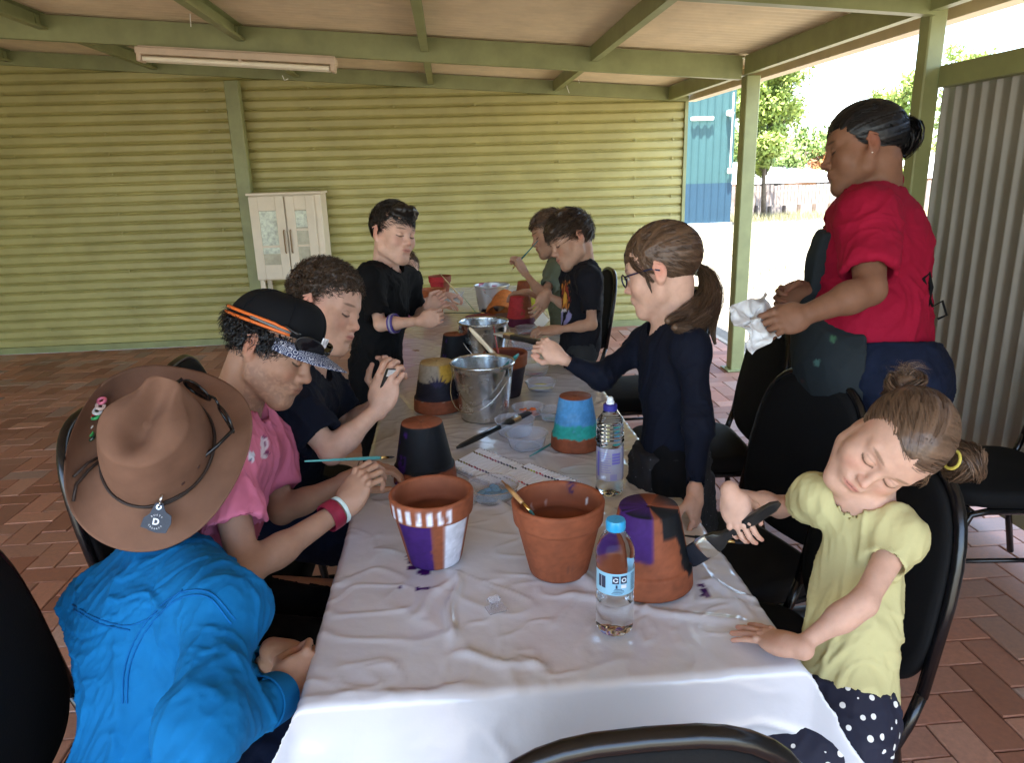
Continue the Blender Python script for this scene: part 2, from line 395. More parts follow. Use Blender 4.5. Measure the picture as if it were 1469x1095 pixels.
# ------------------------------------------------------------------ blue building
bb = thing('blue_building', 'tall blue sheet metal building beyond the end of the green wall', 'building', (4.2, 19.3, 0))
Ma = mat('aqua_sheet', (.026, .074, .074), .5, vary=.06, vscale=2); Mb_ = mat('blue_sheet', (.011, .040, .066), .5, vary=.06, vscale=2)
def ribs(x0, x1, y, z0, z1, m, name):
    v = []; f = []; pitch = .19; xs = np.arange(x0, x1, pitch/4)
    for i, x in enumerate(xs):
        yy = y+(.0 if (i % 4) in (0, 1) else .025)
        for z in (z0, z1): v.append((x, yy, z))
    for i in range(len(xs)-1): f.append((2*i, 2*i+1, 2*i+3, 2*i+2))
    b = MB(); b.add(v, f); return b.build(name, m, bb)
BX = 7.42
ribs(-1, BX, 19.2, 1.12, 5.6, Ma, 'upper_wall'); ribs(-1, BX, 19.2, .10, 1.118, Mb_, 'lower_wall')
b = MB(); b.box((3.2, 19.23, 0), (8.5, .12, .2)); b.build('base', mat('pale_plinth', (.6, .6, .55), .8), bb)
b = MB(); b.box((3.2, 22.9, 2.8), (8.42, 7.2, 5.58)); b.build('side_walls', Ma, bb)
b = MB(); b.box((3.2, 22.8, 5.68), (8.9, 7.8, .14)); b.build('roof', M_white, bb)
c = PY(1008, 170, 19.1); b = MB(); b.box(c+np.array([0, .02, 0]), (.6, .06, .09), bev=.02); b.build('wall_lamp', M_white, bb)
c = PY(1047, 162, 19.1); b = MB(); b.box(c, (.16, .14, .14), bev=.03); b.lathe([(0, 0), (.06, .02), (.08, .12)], 12, c+np.array([0, -.1, -.1]), (0, 0, 1)); b.build('security_lamp', M_white, bb)
c = PY(1047, 245, 19.1); b = MB(); b.box(c, (.12, .1, .14), bev=.02); b.box(c+np.array([0, .0, 1]), (.03, .03, 1.8)); b.build('junction_box', M_white, bb)
# ------------------------------------------------------------------ fence, bollards, far houses
fe = thing('paling_fence', 'weathered grey timber paling fence across the far side of the yard', 'fence', (14, 24, 0))
M_pale = mat('weathered_timber', (.27, .22, .19), .85, vary=.25, vscale=6)
b = MB(); rs = np.random.RandomState(5)
for i in range(230):
    x = 6+i*.115; y = 25.2-.16*(x-8); b.box((x, y, .40+rs.uniform(-.02, .02)), (.105, .02, .96))
b.build('palings', M_pale, fe)
for z in (.12, .68):
    b = MB(); a_ = np.array([6, 25.22+.32+.02, z]); c_ = np.array([32, 25.22-3.84+.02, z]); b.tube([a_, c_], .03, 4); b.build('rail', M_pale, fe)
bolT = None; M_bol = mat('dark_timber', (.10, .07, .05), .8, vary=.2)
for i, (px, py) in enumerate([(1084, 309), (1103, 310), (1124, 309), (1145, 307), (1167, 306), (1190, 305), (1212, 304)]):
    c = PZ(px, py, -.07); b = MB(); b.lathe([(0, .33), (.05, .32), (.06, .30), (.06, .02)][::-1], 10, (0, 0, 0)); b.v = [(x+c[0], y+c[1], z+c[2]) for x, y, z in b.v]
    o = b.build('bollard', M_bol, smooth=True, auto=40)
    tag(o, 'short dark timber bollard in front of the paling fence, ' + ('nearest the green post' if i == 0 else ['', 'second', 'third', 'fourth', 'fifth', 'sixth', 'last'][i]+' from the green post'), 'bollard', 'bollards along the paling fence')
def house(x0, x1, y, z0, zw, zt, d, wall, roof, lab, name='house'):
    h = thing(name, lab, 'house', ((x0+x1)/2, y, 0)); b = MB(); b.box(((x0+x1)/2, y+d/2, (z0+zw)/2), (x1-x0, d, zw-z0)); b.build('wall', wall, h)
    b = MB(); e = .6; v = [(x0-e, y-e, zw), (x1+e, y-e, zw), (x1+e, y+d+e, zw), (x0-e, y+d+e, zw), (x0+2, y+d/2, zt), (x1-2, y+d/2, zt)]
    b.add(v, [(0, 1, 5, 4), (1, 2, 5), (2, 3, 4, 5), (3, 0, 4), (3, 2, 1, 0)]); b.build('roof', roof, h)
    n = int((x1-x0)/2.6)
    for i in range(n):
        x = x0+(x1-x0)*(i+.5)/n; b = MB(); b.box((x, y-.02, (z0+zw)/2+.2), (1.3, .08, (zw-z0)*.42)); b.box((x, y-.07, (z0+zw)/2+.2), (.05, .04, (zw-z0)*.42)); b.build('window', M_dark2, h)
    return h
M_dark2 = mat('window_glass', (.05, .06, .07), .1); M_br = mat('orange_brick', (.34, .20, .13), .85, vary=.2, vscale=9)
house(9.5, 34, 31, 0, .82, 1.75, 8, M_br, mat('white_roof', (.8, .8, .78), .5), 'low orange brick house with a wide white roof behind the paling fence')
# ------------------------------------------------------------------ trees
M_bark = mat('bark', (.12, .09, .06), .9, vary=.3, vscale=12, bump=.5, bscale=20, bdist=.02)
def leafmat(name, c): return mat(name, c, .55, vary=.35, vscale=2.2, detail=2)
def tree(base, h, r, cz, lab, leaf, seed, n=5200, ls=.11, trunk=.09, lean=(0, 0), name='tree'):
    rs = np.random.RandomState(seed); base = np.array(base, float); t = thing(name, lab, 'tree', base)
    top = base+np.array([lean[0], lean[1], h*.8]); b = MB()
    pts = [base+(top-base)*k+np.array([sin(k*5+seed)*.08, cos(k*4+seed)*.08, 0])*h*.15 for k in np.linspace(0, 1, 7)]
    b.tube(pts, [trunk*(1-.8*k) for k in np.linspace(0, 1, 7)], 8)
    cl = []
    for i in range(26):
        k = rs.uniform(.32, .95); s0 = pts[0]+(pts[-1]-pts[0])*k; a = rs.uniform(0, 2*pi); rad = r*rs.uniform(.35, 1.0)*(1-.45*abs(k-.55)/.45)
        e = s0+np.array([cos(a)*rad, sin(a)*rad, h*rs.uniform(.02, .22)]); mid = (s0+e)/2+np.array([0, 0, -.03*h])
        b.tube([s0, mid, e], [trunk*.35, trunk*.22, trunk*.08], 5, caps=False); cl.append((e, r*rs.uniform(.22, .42))); cl.append((mid+rs.normal(0, .1, 3), r*.2))
    b.build('trunk', M_bark, t, smooth=True)
    cs = np.array([c for c, _ in cl]); cr = np.array([q for _, q in cl]); pick = rs.randint(0, len(cl), n)
    d = rs.normal(0, 1, (n, 3)); d /= np.linalg.norm(d, axis=1)[:, None]; rad = rs.rand(n)**.5
    p = cs[pick]+d*(cr[pick]*rad)[:, None]*np.array([1, 1, .75]); p[:, 2] = np.maximum(p[:, 2], base[2]+cz)
    u = rs.normal(0, 1, (n, 3)); u /= np.linalg.norm(u, axis=1)[:, None]; w = np.cross(u, d); w /= np.linalg.norm(w, axis=1)[:, None]+1e-6
    s_ = ls*rs.uniform(.5, 1.3, n)[:, None]; q = np.stack([p-u*s_, p+w*s_*.45, p+u*s_, p-w*s_*.45], 1).reshape(-1, 3)
    np_mesh('crown', q, np.arange(n*4).reshape(n, 4), leaf, t, smooth=False)
    return t
LF1 = leafmat('leaf_green', (.15, .22, .05)); LF2 = leafmat('leaf_yellow_green', (.23, .30, .06)); LF3 = leafmat('leaf_rust', (.30, .13, .05))
def TB(px, py, y): c = PY(px, py, y); return (c[0], c[1], -.07)
tree(TB(1095, 300, 22.6), 4.9, 1.45, 1.0, 'tall thin tree with pale green leaves beside the green post', LF2, 3, 13000, .085)
tree(TB(1150, 300, 34), 3.3, 1.9, .9, 'low bushy green tree behind the paling fence, left of the woman', LF1, 8, 6000, .12)
tree(TB(1172, 300, 33), 2.3, .55, .9, 'small rust coloured shrub tree between green ones behind the fence', LF3, 12, 2500, .09)
tree(TB(1062, 300, 36), 6.4, 2.4, 1.0, 'big green tree partly hidden between the blue building and the post', LF1, 21, 7000, .14)
tree(TB(1215, 300, 36), 3.6, 2.2, 1.0, 'rounded yellow green tree over the white roof', LF2, 31, 6000, .13)
tree(TB(1278, 300, 30), 5.6, 1.6, 1.0, 'tall open tree seen behind the woman and the thick post', LF2, 44, 5000, .11)
tree(TB(1372, 200, 26), 6.1, 1.3, 1.2, 'wispy green tree rising above the beige partition', LF2, 52, 3500, .09)
tree(TB(1415, 200, 27), 5.4, .9, 1.2, 'thin sparse tree top above the partition rail', LF1, 63, 900, .08)
# white cabinet against the wall
cab = thing('cabinet', 'white two door cabinet with glass panes standing against the green wall', 'cabinet', (-1.35, 6.75, 0))
M_cab = mat('cabinet_white', (.72, .62, .47), .45, vary=.05); M_pane = mat('cabinet_glass', (.40, .38, .27), .12, vary=.2, vscale=20)
M_paper = mat('printed_paper', (.66, .70, .58), .7, vary=.35, vscale=30)
c0 = PY(355, 281, 6.72); c1 = PY(462, 278, 6.72); c2 = PY(372, 403, 6.72)
X0, X1, ZT, ZB = c0[0], c1[0]-.02, (c0[2]+c1[2])/2, c2[2]; Wc = X1-X0; yF = 6.72; dep = .3
b = MB()
b.box(((X0+X1)/2, yF+dep/2+.02, (ZT+ZB)/2), (Wc, dep, ZT-ZB), bev=.004); b.build('carcass', M_cab, cab)
b = MB(); b.box(((X0+X1)/2, yF+dep/2+.01, ZT+.012), (Wc+.03, dep+.05, .022), bev=.004); b.build('top_board', M_cab, cab)
for lx in (X0+.03, X1-.03):
    for ly in (yF+.05, yF+dep): b = MB(); b.box((lx, ly, ZB/2), (.04, .04, ZB), bev=.003); b.build('leg', M_cab, cab)
for sgn in (0, 1):
    xa = X0+.004+sgn*(Wc/2); w = Wc/2-.012 if not sgn else Wc/2-.06; H_ = ZT-ZB-.02
    dr = MB(); st = .075; y = yF
    dr.box((xa+st/2, y, (ZT+ZB)/2), (st, .02, H_), bev=.002); dr.box((xa+w-st/2, y, (ZT+ZB)/2), (st, .02, H_), bev=.002)
    for zc, hh in ((ZT-.07, .12), (ZB+.075, .13), (ZB+.30, .02)): dr.box((xa+w/2, y, zc), (w-2*st-.001, .02, hh), bev=.002)
    if sgn: dr.box((xa+w/2, y, ZT-.30), (w-2*st-.001, .02, .02), bev=.002)
    d_ = dr.build('door', M_cab, cab)
    g_ = MB(); g_.box((xa+w/2, y+.004, (ZT+ZB)/2), (w-2*st, .004, H_-.12)); g_.build('pane', M_pane, d_)
    g_ = MB(); g_.box((xa+w/2, y-.0005, ZT-.13-(.19 if not sgn else .08)), ((w-2*st)*.98, .002, .37 if not sgn else .14)); g_.build('paper', M_paper, d_)
    hx = xa+w-.022 if not sgn else xa+.022; hz = (ZT+ZB)/2-.03
    g_ = MB(); g_.tube([(hx, y-.01, hz+.10), (hx, y-.035, hz+.09), (hx, y-.035, hz-.09), (hx, y-.01, hz-.10)], .006, 8); g_.build('handle', mat('bronze_handle', (.25, .15, .07), .4, metal=.5), d_)
# ================================================================== TABLES AND CLOTH
TZ = .735
M_tabtop = mat('table_plastic', (.62, .60, .55), .5); M_leg = mat('grey_steel', (.10, .10, .11), .4, metal=.6)
TX0, TX1 = -.255, .515
def table(y0, y1, lab):
    t = thing('folding_table', lab, 'table', (.13, (y0+y1)/2, 0), 'folding tables set end to end')
    b = MB(); b.box(((TX0+TX1)/2, (y0+y1)/2, TZ-.03), (TX1-TX0-.02, y1-y0-.006, .04), bev=.012); b.build('tabletop', M_tabtop, t)
    for yy in (y0+.25, y1-.25):
        for xx in (TX0+.06, TX1-.06):
            b = MB(); b.tube([(xx, yy, TZ-.05), (xx, yy, .01)], .0125, 8); b.build('leg', M_leg, t, smooth=True)
        b = MB(); b.tube([(TX0+.06, yy, .3), (TX1-.06, yy, .3)], .01, 8); b.build('leg_brace', M_leg, t, smooth=True); b = MB(); b.tube([(TX0+.06, yy, TZ-.06), (TX1-.06, yy, TZ-.06)], .01, 8); b.build('leg_brace', M_leg, t, smooth=True)
    return t
table(.96, 3.06, 'white folding table under the plastic sheet, nearest the camera')
table(3.06, 5.16, 'white folding table under the plastic sheet, farther one by the wall')
def zt(x, y):      # height of the sheet over the tabletop (wrinkles), arrays
    x = np.asarray(x, float); y = np.asarray(y, float)
    p = np.stack([x*5, y*3.2, x*0], -1); w = fbm(p, 2)*.5
    def ridge(q, e=3.0): return np.clip(1-np.abs(fbm(q, 2))*e, 0, 1)
    a = ridge(np.stack([x*7+w*1.5+y*2.0, y*3.0+w, x*0+3], -1))**3*.0014
    c = ridge(np.stack([x*3.0-y*2.5+w*2, y*5.0+x*4, x*0+9], -1), 6)**3*.0026
    e = ridge(np.stack([x*16+w*3, y*13, x*0+5], -1))**2*.0024
    def fold(ax, ay, bx, by, wd, hh):
        ax, ay, bx, by = map(float, (ax, ay, bx, by)); dx, dy = bx-ax, by-ay; L = math.hypot(dx, dy)
        t = ((x-ax)*dx+(y-ay)*dy)/L/L; d = ((x-ax)*dy-(y-ay)*dx)/L+.006*np.sin(t*9)
        return hh*np.exp(-(d/wd)**2)*ss(-.05, .15, t)*ss(1.05, .8, t)
    F = [fold(PZ(690, 700, .74)[0], PZ(690, 700, .74)[1], PZ(870, 862, .74)[0], PZ(870, 862, .74)[1], .011, .011),
         fold(PZ(655, 820, .74)[0], PZ(655, 820, .74)[1], PZ(642, 930, .74)[0], PZ(642, 930, .74)[1], .006, .010),
         fold(PZ(660, 815, .74)[0], PZ(660, 815, .74)[1], PZ(585, 890, .74)[0], PZ(585, 890, .74)[1], .008, .004),
         fold(PZ(650, 935, .74)[0], PZ(650, 935, .74)[1], PZ(790, 960, .74)[0], PZ(790, 960, .74)[1], .010, .005),
         fold(PZ(800, 850, .74)[0], PZ(800, 850, .74)[1], PZ(1100, 900, .74)[0], PZ(1100, 900, .74)[1], .012, .005),
         fold(PZ(640, 760, .74)[0], PZ(640, 760, .74)[1], PZ(720, 690, .74)[0], PZ(720, 690, .74)[1], .008, .006),
         fold(PZ(560, 560, .74)[0], PZ(560, 560, .74)[1], PZ(640, 640, .74)[0], PZ(640, 640, .74)[1], .010, .008),
         fold(PZ(660, 660, .74)[0], PZ(660, 660, .74)[1], PZ(560, 740, .74)[0], PZ(560, 740, .74)[1], .008, .006),
         fold(PZ(820, 560, .74)[0], PZ(820, 560, .74)[1], PZ(900, 680, .74)[0], PZ(900, 680, .74)[1], .008, .007),
         fold(PZ(1000, 830, .74)[0], PZ(1000, 830, .74)[1], PZ(1120, 870, .74)[0], PZ(1120, 870, .74)[1], .007, .005),
         fold(PZ(960, 760, .74)[0], PZ(960, 760, .74)[1], PZ(1090, 900, .74)[0], PZ(1090, 900, .74)[1], .006, .005),
         fold(PZ(470, 1000, .74)[0], PZ(470, 1000, .74)[1], PZ(700, 985, .74)[0], PZ(700, 985, .74)[1], .010, .004)]
    return TZ+.0015+a+c+e+sum(F)
def tablecloth():
    # cloth coordinates (s across, t along), bent over the table edges
    n1, n2 = 190, 760; xa, xb = TX0-.27, TX1+.24; ya, yb = .955-.21, 5.17+.22
    S, T = np.meshgrid(np.linspace(xa, xb, n1), np.concatenate([np.linspace(ya, 2.3, 380), np.linspace(2.304, yb, 380)]), indexing='ij')
    ovx = np.maximum(TX0-S, 0)+np.maximum(S-TX1, 0); sx = np.where(S < TX0, -1., np.where(S > TX1, 1., 0.))
    ovy = np.maximum(.955-T, 0)+np.maximum(T-5.165, 0); sy = np.where(T < .955, -1., np.where(T > 5.165, 1., 0.))
    r = .014
    def bend(o):      # horizontal and vertical travel past the edge
        a = np.minimum(o/r, pi/2); return r*np.sin(a), r*(1-np.cos(a))+np.maximum(o-r*pi/2, 0)
    hx, vx = bend(ovx); hy, vy = bend(ovy)
    X = np.clip(S, TX0, TX1)+sx*hx; Y = np.clip(T, .955, 5.165)+sy*hy
    Z = zt(np.clip(S, TX0, TX1), np.clip(T, .955, 5.165))-np.maximum(vx, vy)-.25*np.minimum(vx, vy)
    # flare and ripples of the hanging sides
    px = .010*np.sin(T*9+1.5*np.sin(T*2.3))+.016*fbm(np.stack([T*4, S*2, S*0], -1), 3); py = .012*np.sin(S*11+1)+.014*fbm(np.stack([S*6, T*2, S*0+4], -1), 3)
    X = X+sx*(.10*vx+px*np.minimum(vx*7, 1)+.45*np.minimum(vx, vy)); Y = Y+sy*(.10*vy+py*np.minimum(vy*7, 1)+.40*np.minimum(vx, vy))
    cr = (fbm(np.stack([X*14, Y*14, Z*14], -1), 3)*.0022+np.clip(1-np.abs(fbm(np.stack([X*6+Z*5, Y*6, Z*9], -1), 2))*4, 0, 1)**2*.006)*np.minimum((vx+vy)*12, 1); X = X+sx*cr; Y = Y+sy*cr
    v = np.stack([X, Y, Z], -1).reshape(-1, 3); I = np.arange(n1*S.shape[1]).reshape(n1, S.shape[1])
    f = np.stack([I[:-1, :-1], I[1:, :-1], I[1:, 1:], I[:-1, 1:]], -1).reshape(-1, 4)
    # faint beige showing through and purple paint specks
    x, y = X.ravel(), Y.ravel(); base = np.array([.62, .635, .685]); c = np.tile(base, (len(v), 1))
    be = ss(-.1, .5, fbm(np.stack([x*2.1, y*1.6, x*0+2], -1), 2))*ss(1.0, 2.2, y); c = c*(1-be[:, None])+np.array([.62, .585, .50])*be[:, None]
    def spot(px, py, rad, seed, col=(.055, .01, .12), el=1.0):
        q = PZ(px, py, .74); d = np.hypot((x-q[0])*el, y-q[1])/rad+.45*fbm(np.stack([x*70, y*70, x*0+seed], -1), 2); m = ss(1.0, .86, d)[:, None]
        c[:] = c*(1-m)+np.array(col)*m
    for a in ((597, 803, .017, 1), (590, 812, .013, 2), (608, 818, .014, 3), (587, 797, .005, 4), (600, 843, .005, 5), (612, 844, .007, 6), (575, 842, .003, 7), (1010, 845, .007, 8), (1013, 852, .009, 11), (605, 441, .02, 9, (.05, .03, .02)), (598, 502, .016, 10, (.3, .2, .08)), (1006, 838, .005, 3)): spot(*a)
    M = mat('thin_white_plastic', (1, 1, 1), .20, attr='Col', spec=.65, bump=.35, bscale=26, bdist=.004, coat=.45, rvary=.0)
    o = np_mesh('plastic_sheet', v, f, M, col=c)
    tag(o, 'wrinkled white plastic sheet spread over the long tables and hanging over their edges', 'tablecloth')
    return o
cloth = tablecloth()
def tz(x, y): return float(zt(np.array([x]), np.array([y]))[0])+.001
# ================================================================== POTS
M_terra = mat('terracotta', (1, 1, 1), .68, spec=.28, vary=.10, vscale=18, bump=.25, bscale=140, attr='Col', bdist=.001)
TERRA = (.25, .072, .031)
def pot(loc, R, H, label, inverted=False, paint=None, cat='flower pot', tilt=None, thick=.009, seg=96, base=None, group='terracotta flower pots', rz=0):
    """terracotta pot: rim radius R, height H; paint(theta, h, r, inside) -> colour or None, h measured from the foot of the pot"""
    rb = R*.64; rl = H*.30
    prof = [(.006, 0), (rb*.98, 0), (rb, .003)]
    zs = np.linspace(.006, H-rl, 22)[0:]; rcol = lambda z: rb+(R*.90-rb)*z/(H-rl)
    prof += [(rcol(z), z) for z in zs]
    prof += [(R*.90+.0015, H-rl+.001), (R*.955, H-rl+.003), (R*.965, H-rl+.006)]+[(R*.965+(R*.035)*k, H-rl+.006+(rl-.010)*k) for k in np.linspace(.1, 1, 9)]
    prof += [(R-.002, H-.001), (R-thick*.5, H), (R-thick, H-.002)]
    prof += [(R-thick-.001-.004*k, H-rl*.9*k) for k in np.linspace(.15, 1, 6)]
    prof += [(R*.90-thick-.003, H-rl-.004)]+[(rcol(z)-thick, z) for z in np.linspace((H-rl)*.95, thick+.004, 8)]+[(rb-thick-.003, thick), (.008, thick), (.006, 0)]
    prof = np.array(prof); n = len(prof); inside = np.arange(n) > n-18
    th = 2*pi*np.arange(seg)/seg
    r = prof[:, 0][:, None]*np.ones(seg); z = prof[:, 1][:, None]*np.ones(seg); TH = np.ones(n)[:, None]*th
    X = r*np.cos(TH); Y = r*np.sin(TH); c = np.tile(np.array(base or TERRA), (n, seg, 1)).astype(float)
    mott = fbm(np.stack([X*30, Y*30, z*22], -1), 3); c *= (1+.10*mott)[..., None]
    ins = np.broadcast_to(inside[:, None], r.shape)
    c[ins] *= np.array([1.12, 1.18, 1.2])*.95
    if paint:
        paint(TH, z, r, ins, c, H, rl, X, Y); c *= (1+.16*fbm(np.stack([TH*9, z*160, z*0+H], -1), 2)*(~ins))[..., None]; c = np.maximum(c, .002)
    if inverted: Z = H-z; Yy = -Y
    else: Z = z; Yy = Y
    v = np.stack([X, Yy, Z], -1).reshape(-1, 3); I = np.arange(n*seg).reshape(n, seg); J = np.roll(I, -1, axis=1)
    f = np.stack([I[:-1], J[:-1], J[1:], I[1:]], -1).reshape(-1, 4)
    o = np_mesh('flower_pot', v, f, M_terra, col=c.reshape(-1, 3), loc=(float(loc[0]), float(loc[1]), float(loc[2])))
    o.rotation_euler = (0, 0, rz)
    if tilt is not None: o.rotation_euler = tilt
    tag(o, label, cat, group); return o
def blend(c, m, col): m = np.clip(m, 0, 1)[..., None]; c[:] = c*(1-m)+np.array(col)*m
def nz(X, Y, z, f, s=0): return fbm(np.stack([X*f, Y*f, z*f+s], -1), 3)
# angle convention: theta of a point as seen from camera side is -90 deg
def front(TH, a, w, e=.06): d = np.abs((TH-radians(a)+pi) % (2*pi)-pi); return ss(radians(w)+e, radians(w)-e, d)
PURP = (.045, .012, .115); WHT = (.62, .62, .68); BLK = (.006, .007, .009)
def pt1(TH, z, r, ins, c, H, rl, X, Y):
    n = nz(X, Y, z, 60)
    out = (~ins).astype(float)
    blend(c, front(TH, -118+0, 27, .04+.0)*ss(H-rl+.003, H-rl, z)*out*ss(-.9, -.6, n), PURP)
    blend(c, ss(radians(-97), radians(-99.), ((TH+pi) % (2*pi)-pi)+n*.06)*ss(radians(-150), radians(-146), ((TH+pi) % (2*pi)-pi))*ss(H-rl+.002, H-rl, z)*out, PURP)
    blend(c, front(TH, -48+0, 22, .05)*ss(H-rl+.002, H-rl, z)*out, WHT)
    for k, a in enumerate((-152, -136, -121, -106, -91, -78, -64)):
        blend(c, front(TH-.02*n, a, 3.0, .022)*ss(H-rl+.004, H-rl+.009, z)*ss(H-.006, H-.013, z)*out, (.75, .75, .82))
def T_(x, y): return (x, y, tz(x, y))
def base_at(px, py, R):      # centre of a round base whose nearest visible edge is at the pixel
    q = PZ(px, py, TZ+.006); return float(q[0]), float(q[1])+R
x, y = base_at(624, 819, .054); pot1 = pot((x, y, TZ+.006), .0855, .150, 'terracotta pot striped white on its rim with purple and white painted sides', paint=pt1)
def pt2(TH, z, r, ins, c, H, rl, X, Y):
    n = nz(X, Y, z, 110, 4)
    blend(c, (ss(.75, .95, n))*ins*ss(H*.6, H*.8, z), (.8, .8, .8)); blend(c, front(TH, 62, 5)*ss(H-.03, H-.02, z)*ss(-.1, .1, n), (.03, .01, .06))
    blend(c, front(TH, -82, 1.2, .02)*ss(.022, .026, z)*ss(.045, .04, z)*(~ins), (.15, .05, .03)); blend(c, front(TH, -76, 1.0, .02)*ss(.022, .026, z)*ss(.045, .04, z)*(~ins), (.15, .05, .03))
x, y = base_at(808, 838, .058); pot2 = pot((x, y, TZ+.006), .0905, .152, 'plain unpainted terracotta pot with a fine brush leaning inside', paint=pt2)
def pt3(TH, z, r, ins, c, H, rl, X, Y):
    n = nz(X, Y, z, 70, 7); a = ((TH+pi) % (2*pi)-pi)
    a = -a     # the pot stands upside down
    blend(c, front(-TH, -135, 38, .03)*(~ins)*ss(H*.55+.01*0, H*.5, z+n*.004), PURP)
    blend(c, ss(.004, .002, z)*front(-TH, 170, 75, .05), PURP)
    w = 17+4*np.sin(z*60)
    blend(c, ss(radians(15), radians(12), np.abs(a+radians(42)-z*1.3)+n*.10)*(~ins)*ss(H-.030, H-.036, z), BLK)
    blend(c, ss(radians(26), radians(22), np.abs(a+radians(56))+n*.15)*(~ins)*ss(.045, .038, z), BLK)
    blend(c, ss(.003, .002, z)*ss(.012, .018, Y*-1*0+r)*ss(.15, .3, n+.7*front(-TH, -20, 70, .3)), BLK)
x, y = base_at(943, 868, .0865); pot3 = pot((x+.004, y, TZ+.006), .0865, .155, 'upside down terracotta pot being painted black down one side, purple on the other', inverted=True, paint=pt3)
def pblack(TH, z, r, ins, c, H, rl, X, Y):
    n = nz(X, Y, z, 50, 2); blend(c, ss(.002, .003, z)*(~ins)*ss(H-rl+.008, H-rl+.005, z+n*.002), BLK)
    blend(c, ss(.35, .55, n)*front(-TH, -160, 30)*(~ins)*ss(.01, .02, z), PURP)
def pot_inv(px, py, R, H, lab, paint, yaw=0, **k):
    x, y = base_at(px, py, R); return pot((x, y, TZ+.004), R, H, lab, inverted=True, paint=paint, rz=yaw, **k)
potb1 = pot_inv(609, 706, .082, .160, 'upside down pot painted glossy black, beside the hand with the teal brush', pblack)
def pagave(TH, z, r, ins, c, H, rl, X, Y):
    n = nz(X, Y, z, 60, 5); hh = H-z; out = (~ins)*ss(.002, .004, z)
    blend(c, out*ss(H-rl+.006, H-rl+.003, z+n*.003), (.33, .28, .22)); blend(c, out*ss(H-rl+.006, H-rl+.003, z)*front(-TH, -55, 25, .1), (.55, .33, .05))
    blend(c, (1-ss(.002, .004, z))*1.0, (.45, .33, .15))
    a = ((-TH+pi) % (2*pi)-pi)+radians(88)
    zz = (H-rl)-z      # height above the rim of the upturned pot
    blend(c, out*ss(.060, .055, zz+n*.006)*ss(H-rl+.006, H-rl+.003, z), (.016, .015, .025))
    ag = np.zeros_like(z)
    for k in (-.95, -.5, 0, .5, .95):
        u = a*.062; h0 = zz-.042; d = np.abs(u*cos(k)-h0*sin(k)*.9); s_ = u*sin(k)+h0*cos(k); ag = np.maximum(ag, ss(.0075, .0045, d+s_*.13)*ss(.0, .004, s_)*ss(.052, .045, s_))
    blend(c, out*ag, (.025, .022, .06))
potag = pot_inv(629, 596, .084, .165, 'upside down pot painted with a dark spiky plant on a cream and yellow sky', pagave)
potb2 = pot_inv(655, 534, .072, .145, 'upside down pot painted matt dark blue grey in front of a bucket', lambda *a: (pblack(*a)))
def pblue(TH, z, r, ins, c, H, rl, X, Y):
    n = nz(X, Y, z, 70, 9); out = (~ins)*ss(.001, .003, z); zz = (H-rl)-z
    blend(c, out*ss(H-rl+.004, H-rl+.001, z+n*.004), (.085, .29, .56)); blend(c, out*ss(.034, .028, zz+n*.006)*ss(H-rl+.006, H-rl+.003, z+n*.005), (.03, .36, .30))
    blend(c, out*ss(.3, .6, n)*ss(H-rl, H-rl-.02, z)*.5, (.15, .35, .6))
potbl = pot_inv(832, 652, .072, .152, 'upside down pot painted sky blue with a turquoise lower band', pblue)
def pred(TH, z, r, ins, c, H, rl, X, Y):
    n = nz(X, Y, z, 60, 3); blend(c, (~ins)*ss(radians(-78), radians(-90), ((-TH+pi) % (2*pi)-pi)+n*.4)*ss(H-rl+.004, H-rl, z), (.42, .035, .04)); blend(c, (~ins)*ss(H-rl+.001, H-rl+.004, z), (.09, .012, .04))
potred = pot_inv(749, 470, .078, .155, 'upside down pot brushed red over orange with a dark plum rim', pred)
def pyel(TH, z, r, ins, c, H, rl, X, Y): blend(c, (~ins)*ss(radians(-80), radians(-74), ((-TH+pi) % (2*pi)-pi)+.1*nz(X, Y, z, 60, 3)), (.42, .40, .03))
q = PZ(752, 450, TZ); potyel = pot((q[0]+.03, q[1]+.12, TZ+.004), .08, .165, 'upside down orange pot with one yellow painted side behind the red one', inverted=True, paint=pyel)
def porange(TH, z, r, ins, c, H, rl, X, Y): blend(c, ss(.35, .7, nz(X, Y, z, 25, 3)+z*0)*ss(.02, .0, z), (.05, .25, .2))
q = P(724, 412, 4.15); pt_or = pot(q-np.array([0, 0, .05]), .085, .16, 'orange pot tipped on its side in the olive shirted boy\'s hands', paint=porange, tilt=(radians(128), radians(22), 0), base=(.62, .20, .05))
def pnone(*a): pass
q = PZ(622, 454, TZ); potheld = pot((q[0], q[1]+.05, TZ+.004), .078, .145, 'plain orange pot standing on the table just past the standing boy\'s fist', base=(.46, .15, .06))
def predin(TH, z, r, ins, c, H, rl, X, Y): blend(c, front(TH, -130, 60, .1)*(~ins), (.40, .03, .035))
potfar = pot(P(632, 418, 4.45)-np.array([0, 0, .035]), .070, .13, 'small pot half painted red on the far end of the table', paint=predin)
def pbrown(TH, z, r, ins, c, H, rl, X, Y): blend(c, (~ins)*ss(H-rl+.002, H-rl-.002, z), (.03, .022, .03)); blend(c, ins*1.0, (.16, .045, .03))
x, y = base_at(728, 572, .05); potbr = pot((x, y, TZ+.005), .080, .158, 'upright pot painted dark brown just behind the near bucket, brushes standing in it', paint=pbrown)
